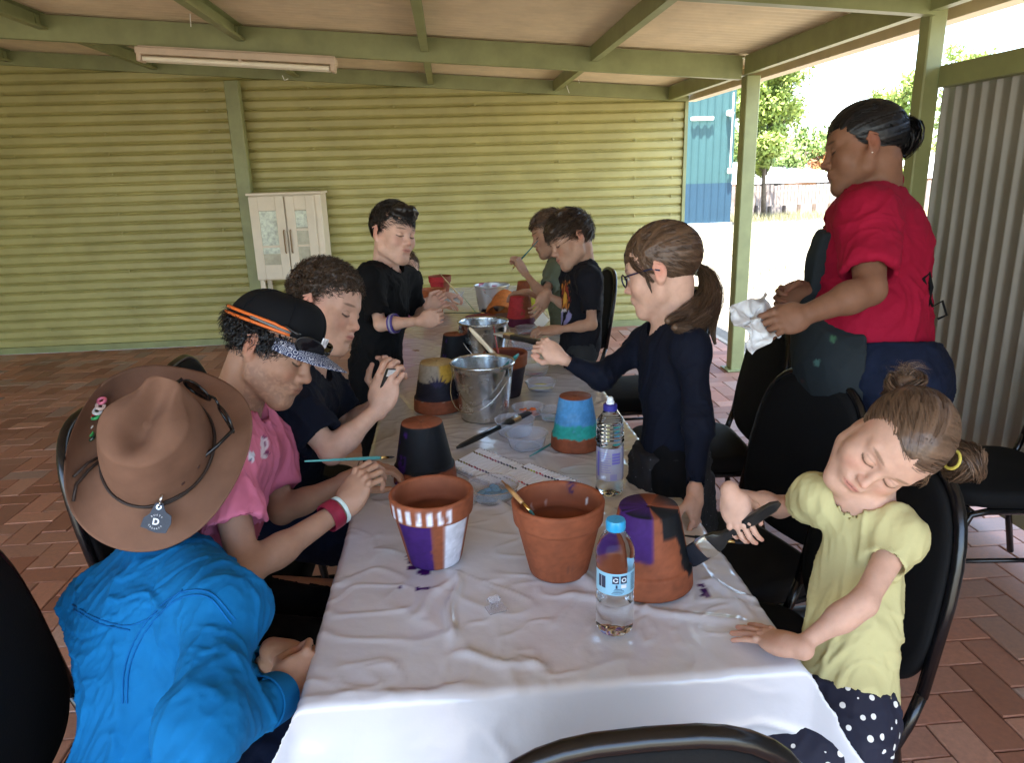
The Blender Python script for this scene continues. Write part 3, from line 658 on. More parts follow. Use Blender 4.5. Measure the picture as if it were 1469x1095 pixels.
# shallow saucers
def saucer(c, R, h, label, col, paintc=None):
    b = MB(); b.lathe([(.001, 0), (R*.82, 0), (R, h), (R-.006, h), (R*.82-.006, .006), (.001, .006)], 40, (0, 0, 0))
    o = b.build('saucer', mat('saucer_clay', col, .6, vary=.1, vscale=30), smooth=True, auto=45, loc=[float(k) for k in c]); return tag(o, label, 'saucer')
q = PZ(690, 462, TZ+.005); saucer(q, .085, .03, 'dark red clay saucer between the two far buckets', (.20, .04, .02))
# ================================================================== BUCKETS
M_galv = mat('galvanised', (.62, .65, .66), .24, metal=1.0, vary=.18, vscale=22, bump=.12, bscale=30, rvary=.08)
M_wire = mat('wire', (.6, .6, .6), .25, metal=1.0)
def bucket(px, py, R, H, label, rb=None, handle=1, paint=None, ry=0):
    rb = rb or R*.72; x, y = base_at(px, py, rb); t = thing('bucket', label, 'bucket', (x, y, TZ+.005), 'galvanised buckets', worldgeo=False)
    pr = [(.001, .006), (rb-.008, .006), (rb-.004, 0), (rb, 0), (rb, .006)]+[(rb+(R-rb)*k, H*k) for k in np.linspace(.05, .97, 14)]+[(R+.004, H-.004), (R+.005, H), (R+.002, H+.003), (R-.002, H)]+[(rb-.0015+(R-rb)*k, H*k) for k in np.linspace(.96, .06, 10)]+[(.001, .009)]
    n = 72; pr = np.array(pr); th = 2*pi*np.arange(n)/n; X = pr[:, :1]*np.cos(th); Y = pr[:, :1]*np.sin(th); Z = pr[:, 1:]*np.ones(n)
    dn = .0012*fbm(np.stack([X*26, Y*26, Z*18], -1), 2); X = X*(1+dn/np.maximum(R, .01)*1.0); Y = Y*(1+dn/R)
    I = np.arange(len(pr)*n).reshape(len(pr), n); J = np.roll(I, -1, 1); f = np.stack([I[:-1], J[:-1], J[1:], I[1:]], -1).reshape(-1, 4)
    c = np.tile(np.array([.62, .65, .66]), (X.size, 1)); 
    if paint:
        cc = c.reshape(X.shape+(3,)); paint(X, Y, Z, cc); 
    m = M_galv
    if paint: m = mat('painted_galvanised', (1, 1, 1), .35, metal=.6, attr='Col', bump=.1, bscale=30)
    np_mesh('body', np.stack([X, Y, Z], -1).reshape(-1, 3), f, m, t, col=c, loc=(0, 0, 0))
    for s_ in (-1, 1):
        b = MB()
        a = radians(handle*0+ry)+(0 if s_ > 0 else pi); dx, dy = cos(a), sin(a); p = np.array([dx*R*.97, dy*R*.97, H*.86])
        b.box(p+np.array([dx, dy, 0])*.003, (.004, .022, .03), [(dx, dy, 0), (-dy, dx, 0), (0, 0, 1)], .0015)
        b.build('ear', M_galv, t, loc=(0, 0, 0))
    a = radians(ry); d = np.array([cos(a), sin(a), 0]); pd = np.array([-d[1], d[0], 0]); pts = []
    for k in np.linspace(0, pi, 15):
        q = d*(R*1.05)*cos(k); drop = sin(k)
        pts.append(q+np.array([0, 0, H*.86])+(pd*(-.98)*(R*1.12)+np.array([0, 0, -H*.62 if handle > 0 else .02]))*drop)
    b = MB(); b.tube(pts, .0018, 6); b.build('handle', M_wire, t, smooth=True, loc=(0, 0, 0)); return t
bk1 = bucket(697, 608, .100, .185, 'shiny galvanised bucket with its wire handle hanging down, nearest of the three', rb=.076, ry=-35)
bk2 = bucket(697, 530, .100, .185, 'shiny galvanised bucket in the middle of the row, behind the near one', rb=.074, ry=10)
def bpaint(X, Y, Z, c):
    n = fbm(np.stack([X*18, Y*18, Z*18], -1), 2); a = np.arctan2(Y, X)
    for m_, col in ((ss(.165, .175, Z+n*.01), (.18, .02, .05)), (ss(.25, .35, n)*ss(.13, .1, Z), (.02, .02, .02)), (ss(.35, .2, np.abs(a+1.0)+n*.2), (.75, .68, .45)), (ss(.5, .6, n*1.3)*ss(.1, .13, Z), (.3, .08, .1))):
        m_ = m_[..., None]; c[:] = c*(1-m_)+np.array(col)*m_
bk3 = bucket(708, 449, .100, .150, 'paint splashed galvanised bucket farthest down the table', rb=.078, paint=bpaint, ry=60)
# ================================================================== BRUSHES
M_bris_blk = mat('black_bristle', (.01, .012, .02), .6, bump=.5, bscale=300, bdist=.002)
M_ferr = mat('ferrule', (.75, .72, .62), .2, metal=1.0)
M_ferr_g = mat('brass_ferrule', (.8, .55, .2), .25, metal=1.0)
def brush(tip, tail, kind, label, hcol, group='paint brushes', bl=None):
    """round: thin artist's brush; flat: household brush (wide ferrule)"""
    tip = np.array(tip, float); tail = np.array(tail, float); d = nrm(tail-tip); L = np.linalg.norm(tail-tip); 
    t = thing('paint_brush', label, 'paint brush', tip, group)
    mh = mat('handle_paint', hcol, .3, coat=.3)
    x, y, _ = frame_z(d)
    if kind == 'flat': y = nrm(-fwd-d*(-fwd@d)); x = np.cross(y, d)
    else: y = nrm(np.array([0, 0, 1])-d*d[2]) if abs(d[2]) < .95 else y; x = np.cross(y, d)
    at = lambda s: tip+d*s
    if kind == 'round':
        b = MB(); b.tube([at(0), at(.004), at(.010), at(.017), at(.02)], [.0006, .002, .0032, .0033, .003], 8); b.build('bristles', bl or M_bris_blk, t, smooth=True)
        b = MB(); b.tube([at(.018), at(.03), at(.042)], [.0031, .0036, .0040], 10); b.build('ferrule', M_ferr_g, t, smooth=True)
        ks = [.042, .05, .07, .10, L*.7, L]; rs_ = [.0038, .0044, .0046, .0040, .0028, .0018]
        b = MB(); b.tube([at(k) for k in ks], rs_, 10); b.build('handle', mh, t, smooth=True)
    else:
        w = .021 if kind == 'flat' else .013; th = .006
        def sec(s, hw, ht): 
            c = at(s); return [c+x*hw*a+y*ht*e for a, e in ((-1, -.6), (-.7, -1), (.7, -1), (1, -.6), (1, .6), (.7, 1), (-.7, 1), (-1, .6))]
        def loft(rows, name, m):
            b = MB(); vs = [p for r_ in rows for p in r_]; n = 8; b.add(vs, [(i*n+k, i*n+(k+1) % n, (i+1)*n+(k+1) % n, (i+1)*n+k) for i in range(len(rows)-1) for k in range(n)]+[tuple(range(n))[::-1], tuple((len(rows)-1)*n+k for k in range(n))])
            b.build(name, m, t, smooth=True, auto=35)
        loft([sec(0, w*.95, .0012), sec(.006, w, .003), sec(.03, w, .0055), sec(.045, w*.98, .006)], 'bristles', bl or M_bris_blk)
        loft([sec(.043, w*1.04, .0075), sec(.047, w*1.05, .008), sec(.066, w*1.0, .008), sec(.070, w*.98, .0075)], 'ferrule', M_ferr)
        loft([sec(.068, w*.95, .007), sec(.085, w*.8, .008), sec(.10, w*.45, .0075), sec(.125, w*.38, .007), sec(L*.75, w*.5, .0078), sec(L*.94, w*.42, .006), sec(L, w*.2, .003)], 'handle', mh)
    return t
TEAL = (.02, .20, .19); BK = (.012, .012, .012)
# brushes lying or standing
brush(P(742, 668, 1.9), P(715, 610, 1.94), 'round', 'x', TEAL) if False else None
pb = Vector(pot2.location); brush(tuple(P(768, 742, 1.36)), tuple(P(720, 690, 1.44)), 'round', 'fine brush with a brass ferrule leaning on the rim of the plain pot', (.45, .25, .1), bl=mat('teal_wet_bristle', (.02, .14, .14), .4))
brush((.215, 2.11, TZ+.062), tuple(PZ(655, 643, TZ+.012)), 'small', 'black handled flat brush resting across the clear paint tubs', BK)
q0 = PZ(760, 655, TZ+.008); q1 = PZ(803, 630, TZ+.012); brush(q1+(q1-q0)*.6, q0, 'round', 'teal handled brush lying beside the sky blue pot', TEAL)
for (a, bq, tt, kind, lab, colr) in (((712, 512), (673, 470), 2.47, 'small', 'brush with a cream handle standing in the brown pot, leaning left', (.75, .62, .42)),
      ((716, 515), (708, 468), 2.45, 'round', 'thin red handled brush standing upright in the brown pot', (.25, .03, .03)),
      ((722, 530), (744, 508), 2.40, 'small', 'teal handled flat brush leaning right out of the brown pot', TEAL),
      ((706, 512), (690, 490), 2.50, 'small', 'short black brush standing in the brown pot', BK)):
    p0 = P(*a, tt); p1 = P(*bq, tt-.03); dd = nrm(p1-p0); L = .20; brush(p1-dd*L, p1, kind, lab, colr)
q0 = PZ(680, 447, TZ+.09); brush(PZ(700, 470, TZ+.01), PZ(664, 425, TZ+.03), 'round', 'teal brush lying over the edge by the far bucket', TEAL)
q0 = PZ(632, 449, TZ+.03); brush(PZ(700, 449, TZ+.035), q0, 'round', 'long thin dark brush lying across the clay saucer', (.05, .09, .08))
# ================================================================== PAINT TUBS
M_clear = mat('clear_plastic', (.88, .90, .96), .16, trans=.78, ior=1.15, spec=.6)
def tub(px, py, R, h, label, paint, pr=.6, h0=0, amt=.004, lumps=False):
    q = PZ(px, py, TZ+.006+h0); t = thing('paint_tub', label, 'paint tub', q, 'clear plastic paint tubs', worldgeo=False)
    b = MB(); b.lathe([(.001, 0), (R*.80, 0), (R*.84, .003), (R*.97, h-.002), (R*1.04, h), (R*1.05, h+.0015), (R*.96, h+.0015), (R*.83, .005), (R*.79, .0022), (.001, .0022)], 48)
    b.build('tub', M_clear, t, smooth=True, auto=50, loc=(0, 0, 0))
    if paint is not None:
        rs = np.random.RandomState(int(px)); b = MB(); n = 40; v = [(0, 0, .006+amt)]
        if lumps:
            for i in range(14):
                a, rr = rs.uniform(0, 2*pi), R*pr*sqrt(rs.rand()); s_ = rs.uniform(.006, .011)
                b.lathe([(0, -s_*.5), (s_, -s_*.2), (s_*.9, s_*.4), (.3*s_, s_*.8), (0, s_*.85)], 8, (rr*cos(a), rr*sin(a), .007))
        n = 48; rows = [(0, .0045+amt), (.5, .0045+amt*.9), (.85, .0035+amt*.7), (1, .0028)]
        vs = []; 
        for (k, z) in rows:
            for i in range(n):
                a = 2*pi*i/n; w = pr*(1+.14*sin(3*a+px)+.08*sin(5*a+py)); vs.append((R*w*k*cos(a), R*w*k*sin(a), z))
        b.add(vs, [(i*n+j, (i+1)*n+j, (i+1)*n+(j+1) % n, i*n+(j+1) % n) for i in range(3) for j in range(n)])
        b.build('paint', mat('wet_paint', paint, .18, coat=.6), t, smooth=True, loc=(0, 0, 0))
    return t
tub(706, 712, .064, .030, 'round clear tub of pale blue paint between the striped pot and the plain pot', (.16, .36, .62), .62, lumps=True)
tub(739, 622, .060, .045, 'empty clear tub with a brush resting across it, left of the smoked one', None)
tub(756, 640, .060, .038, 'clear tub with a brown grey puddle, in front of the empty tub', (.16, .12, .10), .6)
tub(758, 594, .052, .026, 'clear tub of bright orange paint behind the empty tubs', (.75, .15, .02), .68, lumps=True)
tub(797, 600, .052, .028, 'clear tub of green paint touching the sky blue pot', (.03, .26, .16), .72)
tub(776, 556, .055, .024, 'clear tub of yellow paint, topmost of a stack of two tubs', (.62, .60, .10), .7, h0=.028)
tub(776, 558, .055, .026, 'clear tub with purple streaks under the yellow one', (.30, .10, .32), .5)
tub(768, 536, .055, .026, 'clear tub with a dark pink puddle behind the yellow one', (.35, .03, .12), .5, h0=.0)
tub(752, 500, .058, .030, 'clear tub smeared with lilac paint beside the middle bucket', (.40, .32, .50), .6)
tub(757, 478, .062, .030, 'clear tub of rose pink paint in front of the boy with the printed shirt', (.62, .12, .18), .55)
tub(652, 426, .060, .03, 'clear tub with white paint at the far left of the table', (.75, .75, .75), .6)
# ================================================================== MARKERS
M_mk = mat('marker_white', (.84, .86, .90), .35)
mcols = [('olive', (.12, .11, .03)), ('brown', (.15, .08, .03)), ('yellow green', (.25, .26, .04)), ('tan', (.3, .2, .1)), ('dark red', (.20, .02, .03)), ('maroon', (.15, .015, .03)), ('crimson', (.35, .02, .06)), ('plum', (.14, .03, .09)), ('rose', (.38, .08, .14)), ('violet', (.12, .06, .18)), ('navy', (.02, .03, .09)), ('slate', (.08, .10, .13)), ('dark blue', (.02, .04, .14)), ('green', (.05, .13, .10)), ('charcoal', (.03, .03, .035)), ('teal', (.03, .15, .16))]
yc = [('grey brown', (.12, .10, .08)), ('black', (.02, .02, .02)), ('sand', (.25, .2, .1)), ('yellow', (.62, .62, .10)), ('lime', (.35, .5, .08)), ('red', (.42, .02, .04)), ('scarlet', (.5, .04, .04)), ('pink', (.5, .2, .3)), ('midnight blue', (.015, .015, .04)), ('ink blue', (.02, .02, .06)), ('deep blue', (.03, .03, .12)), ('sea green', (.10, .24, .22)), ('indigo', (.05, .04, .16)), ('violet blue', (.07, .07, .2)), ('pine', (.04, .16, .13)), ('dark green', (.02, .1, .07))]
def markers(c0, c1, c2, cols, setname):
    """c0: first pen near end, c1: last pen near end, c2: first pen far end"""
    a, b_, c = [PZ(*q, TZ+.012) for q in (c0, c1, c2)]; n = len(cols); ax = c-a; L = .138; ax = nrm(ax)*L
    tr = thing('marker_tray', 'clear tray holding the %s set of white markers' % setname, 'tray', a, worldgeo=True)
    e = nrm(b_-a); m = (a+b_)/2+ax/2; up = np.array([0, 0, 1.]); xx = nrm(e); yy = nrm(ax-xx*np.dot(ax, xx)); b = MB(); wd = np.linalg.norm(b_-a)+.022
    b.box(m-up*.0085, (wd, L+.012, .0015), [xx, yy, up]); b.box(m-up*.004+yy*(L/2+.006), (wd, .0015, .009), [xx, yy, up]); b.box(m-up*.004-yy*(L/2+.006), (wd, .0015, .009), [xx, yy, up]); b.build('tray', M_clear, tr)
    proto = {}
    ordn = ['first', 'second', 'third', 'fourth', 'fifth', 'sixth', 'seventh', 'eighth', 'ninth', 'tenth', 'eleventh', 'twelfth', 'thirteenth', 'fourteenth', 'fifteenth', 'sixteenth']
    rs = np.random.RandomState(4)
    for i, (cn, col) in enumerate(cols):
        p = a+(b_-a)*i/(n-1)+ax*rs.uniform(-.01, .01); q = p+ax; r = .0044; d = nrm(ax)
        t = thing('marker', 'white marker pen with %s bands, %s from the left in the %s set' % (cn, ordn[i], setname), 'marker pen', p, 'white marker pens in trays')
        bb_ = MB(); bb_.tube([p+ax*k for k in (0, .02, .215, .22)], [r*.8, r, r, r*.9], 8); bb_.tube([p+ax*k for k in (.262, .265, .735, .738)], [r*.9, r*.92, r*.92, r*.9], 8); bb_.tube([p+ax*k for k in (.78, .785, .98, 1)], [r*.9, r, r, r*.8], 8)
        bb_.build('barrel', M_mk, t, smooth=True, auto=40)
        mm = mat('band_'+cn.replace(' ', '_'), col, .35)
        for k in (.222, .74): bb_ = MB(); bb_.tube([p+ax*k, p+ax*(k+.042)], r*1.02, 8); bb_.build('band', mm, t, smooth=True, auto=40)
markers((646, 668), (706, 694), (698, 640), mcols, 'left hand')
markers((710, 690), (774, 716), (766, 664), yc, 'right hand')
# ================================================================== BOTTLES
M_pet = mat('pet', (.96, .98, .99), .03, trans=1.0, ior=1.18, spec=.6, bump=.1, bscale=20)
M_water = mat('water', (.93, .97, .98), .0, trans=1.0, ior=1.15)
M_lab = mat('label_blue', (.28, .55, .72), .4); M_labd = mat('label_ink', (.03, .04, .08), .5); M_labw = mat('label_white', (.75, .8, .84), .4); M_labp = mat('label_lilac', (.50, .50, .66), .4, alpha=.55); M_labi = mat('label_violet', (.14, .12, .42), .5)
def curved_patch(b, R, a0, a1, z0, z1, n=8):
    vs = []; 
    for i in range(n+1):
        a = a0+(a1-a0)*i/n; vs += [(R*cos(a), R*sin(a), z0), (R*cos(a), R*sin(a), z1)]
    b.add(vs, [(2*i, 2*i+2, 2*i+3, 2*i+1) for i in range(n)])
def bottle(px, py, kind):
    R = .0325; q = base_at(px, py, R*.9)
    t = thing('water_bottle', 'small clear water bottle with a bright blue cap and pale blue label, nearest the camera' if kind == 0 else 'tall ribbed clear water bottle with a dark blue sports cap beside the sky blue pot', 'water bottle', (q[0], q[1], TZ+.006), worldgeo=False)
    if kind == 0:
        H = .205; pr = [(.001, .006), (.012, .004), (.022, 0), (.029, .004), (R, .014), (R, .04), (R*.97, .05), (R, .06), (R*.96, .075), (R*.965, .080), (R*.965, .126), (R*.96, .131), (R, .136), (R, .148), (R*.93, .160), (R*.75, .174), (R*.5, .185), (.0125, .191), (.0125, .196)]
        lz0, lz1, lr = .084, .124, R*.975
    else:
        H = .235; pr = [(.001, .006), (.02, 0), (.030, .004), (R+.002, .016), (R, .03), (R, .125), (R*.98, .13)]
        for k in range(6): z = .136+k*.0095; w = R*(1.04-.02*k*k/6); pr += [(w*.94, z), (w*1.02, z+.004), (w*1.0, z+.006)]
        pr += [(R*.86, .196), (R*.62, .206), (.015, .214), (.0135, .217), (.0135, .222)]; lz0, lz1, lr = .045, .128, R*1.012
    # fluted foot on the near bottle: petal base
    n = 60; prn = np.array(pr); th = 2*pi*np.arange(n)/n; Rr = prn[:, :1]*np.ones(n); Z = prn[:, 1:]*np.ones(n)
    fl = .5+.5*np.cos(5*th); Rr = Rr*(1-.10*fl*ss(.02, .008, Z)*ss(.004, .02, Rr)); Z = Z+.006*fl*ss(.016, .0, Z)*ss(.006, .02, Rr)
    I = np.arange(len(pr)*n).reshape(len(pr), n); J = np.roll(I, -1, 1); f = np.stack([I[:-1], J[:-1], J[1:], I[1:]], -1).reshape(-1, 4)
    v = np.stack([Rr*np.cos(th), Rr*np.sin(th), Z], -1).reshape(-1, 3); np_mesh('bottle_wall', v, f, M_pet, t, loc=(0, 0, 0))
    wl = .155 if kind == 0 else .06; wl = .062 if kind == 0 else .19
    wp = [(r_*.96, max(z_, .004)) for r_, z_ in pr if z_ < wl]; rr = wp[-1][0]; b = MB(); b.lathe([(.001, .008)]+wp[1:]+[(rr, wl), (rr*.5, wl-.0005), (.0005, wl-.0006)], 40); b.build('water', M_water, t, smooth=True, auto=40, loc=(0, 0, 0))
    b = MB()
    if kind == 0:
        z0 = .190; n = 36; vs = []
        for (r_, z_) in ((.0155, z0), (.0162, z0+.002), (.0162, z0+.014), (.015, z0+.0175), (.001, z0+.018)):
            for i in range(n): a = 2*pi*i/n; g = 1+(.02 if i % 2 else -.01)*(z_ < z0+.015); vs.append((r_*g*cos(a), r_*g*sin(a), z_))
        b.add(vs, [(i*n+j, i*n+(j+1) % n, (i+1)*n+(j+1) % n, (i+1)*n+j) for i in range(4) for j in range(n)]); b.build('cap', mat('cap_blue', (.03, .33, .62), .3), t, smooth=True, auto=30, loc=(0, 0, 0))
    else:
        b.lathe([(.0145, .214), (.0165, .215), (.0165, .229), (.013, .231), (.001, .231)], 30); b.build('cap', mat('cap_navy', (.03, .03, .22), .35), t, smooth=True, auto=30, loc=(0, 0, 0))
        b = MB(); b.lathe([(.010, .231), (.010, .236), (.0075, .238), (.0075, .244), (.005, .247), (.001, .247)], 24); b.build('spout', mat('spout_clear', (.75, .8, .85), .2), t, smooth=True, auto=30, loc=(0, 0, 0))
    L_ = MB()
    if kind == 0:
        ri = 0; n = 48; curved_patch(L_, lr+.0006, -pi*.98, pi*.3, lz0, lz1, 40); lab = L_.build('label', M_lab, t, smooth=True, loc=(0, 0, 0))
        b = MB(); h = lz1-lz0; r1 = lr+.0012; F = lambda u: radians(-90)+u     # u: angle from facing camera
        curved_patch(b, r1, F(-1.15), F(-.72), lz0+.012, lz1-.006); curved_patch(b, r1, F(-.36), F(-.02), lz0+.022, lz1-.004); curved_patch(b, r1, F(.06), F(.40), lz0+.022, lz1-.004)
        rs = np.random.RandomState(2)
        for k in range(9): curved_patch(b, r1, F(.66), F(.66+rs.uniform(.3, .45)), lz0+.006+k*.0036, lz0+.0072+k*.0036, 3)
        for k in range(4): curved_patch(b, r1, F(-.4+.05*k), F(.1+rs.uniform(0, .25)), lz0+.003+k*.0028, lz0+.004+k*.0028, 3)
        b.build('print', M_labd, lab, loc=(0, 0, 0))
        b = MB(); r2 = lr+.0018      # round marks: recycling style arrows ring and a badge
        for cu in (-.19, .23):
            vs = []; m = 22
            for i in range(m): a = 2*pi*i/m; vs += [(r2*cos(F(cu+.13*cos(a))), r2*sin(F(cu+.13*cos(a))), lz0+.029+.0042*sin(a)), (r2*cos(F(cu+.075*cos(a))), r2*sin(F(cu+.075*cos(a))), lz0+.029+.0025*sin(a))]
            b.add(vs, [(2*i, (2*i+2) % (2*m), (2*i+3) % (2*m), 2*i+1) for i in range(m) if (cu > 0 or i % 7)])
        curved_patch(b, r2, F(.08), F(.36), lz0+.014, lz0+.0205); curved_patch(b, r2, F(-.95), F(-.93), lz0+.012, lz1-.006, 2)
        b.build('print_white', M_labw, lab, loc=(0, 0, 0))
        b = MB(); curved_patch(b, r2, F(-.19), F(-.10), lz0+.014, lz0+.020, 3); b.build('print_drop', M_labd, lab, loc=(0, 0, 0))
    else:
        curved_patch(L_, lr+.0006, -pi*.99, pi*.3, lz0, lz1, 40); lab = L_.build('label', M_labp, t, smooth=True, loc=(0, 0, 0))
        b = MB(); r1 = lr+.0012; F = lambda u: radians(-90)+u
        for k in range(4): curved_patch(b, r1, F(-.05), F(.58), lz1-.012-k*.0075-.0055, lz1-.012-k*.0075, 5)
        for k in range(9): curved_patch(b, r1, F(-.9), F(-.12-.1*(k % 3)), lz0+.022+k*.006, lz0+.0232+k*.006, 4)
        curved_patch(b, r1, F(-1.2), F(-1.02), lz0+.01, lz1-.01, 2); curved_patch(b, r1, F(.82), F(.86), lz0, lz1, 2)
        for k in range(7): curved_patch(b, r1, F(-.15+k*.07), F(-.15+k*.07+.03), lz0+.002, lz0+.018, 1)
        b.build('print', M_labi, lab, loc=(0, 0, 0))
    return t
bottle(887, 917, 0); bottle(878, 715, 1)
# little clear scrap of packaging and torn label card
q = PZ(709, 866, TZ+.004); b = MB(); b.box(q+np.array([0, 0, .008]), (.024, .016, .012), [(.9, .43, 0), (-.43, .9, 0), (0, 0, 1)], .004); b.box(q+np.array([.002, -.022, .003]), (.034, .028, .0015), [(.95, .3, 0), (-.3, .95, 0), (0, 0, 1)])
tag(b.build('plastic_scrap', M_clear), 'crumpled clear plastic scrap lying on the sheet in front of the pots', 'wrapper')
b = MB(); b.box(q+np.array([.001, .002, .0155]), (.014, .010, .001), [(.9, .43, 0), (-.43, .9, 0), (0, 0, 1)])
q = PZ(905, 728, TZ+.008); b = MB(); b.box(q, (.07, .035, .0015), [(.9, .4, 0), (-.4, .9, 0), (0, 0, 1)]); o = b.build('card', mat('card_grey', (.35, .36, .38), .4)); tag(o, 'small grey and white card lying behind the bottle cap', 'card')
b = MB(); b.box(q+np.array([.008, .003, .0015]), (.045, .016, .0012), [(.9, .4, 0), (-.4, .9, 0), (0, 0, 1)]); b.build('card_print', M_labd, o)
# ================================================================== CHAIRS
M_vinyl = mat('black_fabric', (.005, .005, .0055), .8, bump=.3, bscale=260, vary=.1, spec=.25)
M_frame = mat('black_frame', (.004, .004, .005), .25, spec=.6)
def cushion(w, d, h, rnd, top_round, n=28, bulge=.012):
    """rounded slab in the xy plane, centred, outline narrower at +y when top_round"""
    out = []
    for i in range(n*4):
        a = 2*pi*i/(n*4); e = 2/ (4.2 if not top_round else 3.0); cx, cy = abs(cos(a))**e*np.sign(cos(a)), abs(sin(a))**e*np.sign(sin(a)); out.append((cx*w/2*(1-(.10 if top_round else .05)*cy), cy*d/2))
    vs = []; m = len(out); rings = [(.0, -h/2), (.90, -h/2), (.975, -h*.42), (1, -h*.15), (1, h*.15), (.975, h*.42), (.9, h/2), (.5, h/2+bulge*.8), (.0, h/2+bulge)]
    for s_, z in rings:
        for (x, y) in out: vs.append((x*s_, y*s_, z))
    return vs, [(i*m+k, i*m+(k+1) % m, (i+1)*m+(k+1) % m, (i+1)*m+k) for i in range(len(rings)-1) for k in range(m)]
def make_chair():
    t = thing('banquet_chair', '', 'chair', (0, 0, 0), 'black banquet chairs round the tables', worldgeo=False)
    # faces +y : seat centre at (0,0,.45), back at y=-.22
    vs, fs = cushion(.43, .43, .065, 1, False); b = MB(); b.add([(x, y, z+.435) for x, y, z in vs], fs); b.build('seat', M_vinyl, t, smooth=True, loc=(0, 0, 0))
    tilt = radians(10); vs, fs = cushion(.405, .47, .035, 1, True, bulge=.008); b = MB(); c, s_ = cos(tilt), sin(tilt)
    b.add([(-x, -.235-s_*(y+.235)+c*z*1.0, .50+c*(y+.20)+s_*z+.0) for x, y, z in vs], fs); b.build('backrest', M_vinyl, t, smooth=True, loc=(0, 0, 0))
    def bp(x, y): return (x, -.235-s_*(y+.235)-.004, .50+c*(y+.20))
    # back frame: arch following the backrest then down to become the rear legs
    arch = []
    for k in np.linspace(0, pi, 21):
        e = 2/3.0; cx, cy = abs(cos(k))**e*np.sign(cos(k)), abs(sin(k))**e; arch.append(bp(cx*.405/2*(1-.10*cy)*1.03, cy*.235*1.03))
    b = MB(); b.tube([bp(.212, -.20)]+arch+[bp(-.212, -.20)], .0125, 10); b.build('back_frame', M_frame, t, smooth=True, loc=(0, 0, 0))
    for sx in (-1, 1):
        b = MB(); b.tube([bp(sx*.212, -.19), (sx*.212, -.225, .44), (sx*.212, -.20, .39), (sx*.215, -.235, .2), (sx*.218, -.275, .012)], .012, 10); b.build('leg', M_frame, t, smooth=True, loc=(0, 0, 0))
        b = MB(); b.tube([(sx*.20, -.19, .395), (sx*.20, .12, .395), (sx*.203, .175, .385), (sx*.205, .195, .34), (sx*.212, .235, .012)], .012, 10); b.build('leg', M_frame, t, smooth=True, loc=(0, 0, 0))
        b = MB(); b.tube([(sx*.211, -.235, .22), (sx*.208, .208, .22)], .008, 8); b.build('stretcher', M_frame, t, smooth=True, loc=(0, 0, 0))
    b = MB(); b.tube([(-.2, .17, .392), (.2, .17, .392)], .011, 8); b.build('seat_frame', M_frame, t, smooth=True, loc=(0, 0, 0)); b = MB(); b.tube([(-.2, -.17, .392), (.2, -.17, .392)], .011, 8); b.build('seat_frame', M_frame, t, smooth=True, loc=(0, 0, 0))
    b = MB(); b.tube([(-.209, .205, .225), (.209, .205, .225)], .008, 8); b.build('stretcher', M_frame, t, smooth=True, loc=(0, 0, 0))
    return t
chair0 = make_chair()
CH_ = [  # x, y, facing angle of +y axis (deg, 0 = +y), label
    ((-.56, 1.14, -86), 'black banquet chair in the near left corner, under the person with the brown hat'),
    ((-.655, 1.90, -90), 'black banquet chair whose rounded back shows left of the brown hat'),
    ((-.60, 2.42, -90), 'black banquet chair under the boy in the navy tee'),
    ((.175, .93, 0), 'black banquet chair at the head of the table, only its curved top showing'),
    ((.70, 1.79, 106), 'black banquet chair right behind the girl in yellow, beside the table'),
    ((.60, 1.31, 96), 'black banquet chair close behind the yellow shirt, its long edge seen at right'),
    ((.90, 2.66, 86), 'black banquet chair standing in front of the woman with the cloth'),
    ((.87, 3.42, 90), 'black banquet chair pushed to the table behind the navy girl'),
    ((.62, 4.30, 92), 'black banquet chair behind the boy with the printed black shirt'),
    ((.60, 4.86, 90), 'black banquet chair farthest down the right side of the table'),
    ((1.84, 2.22, 84), 'black banquet chair at the right edge of the photo, one leg on the bricks'),
]
for i, ((x, y, a), lab) in enumerate(CH_):
    o = chair0 if i == 0 else copy_tree(chair0); o['label'] = lab; o.location = (x, y, 0); o.rotation_euler = (0, 0, radians(a))
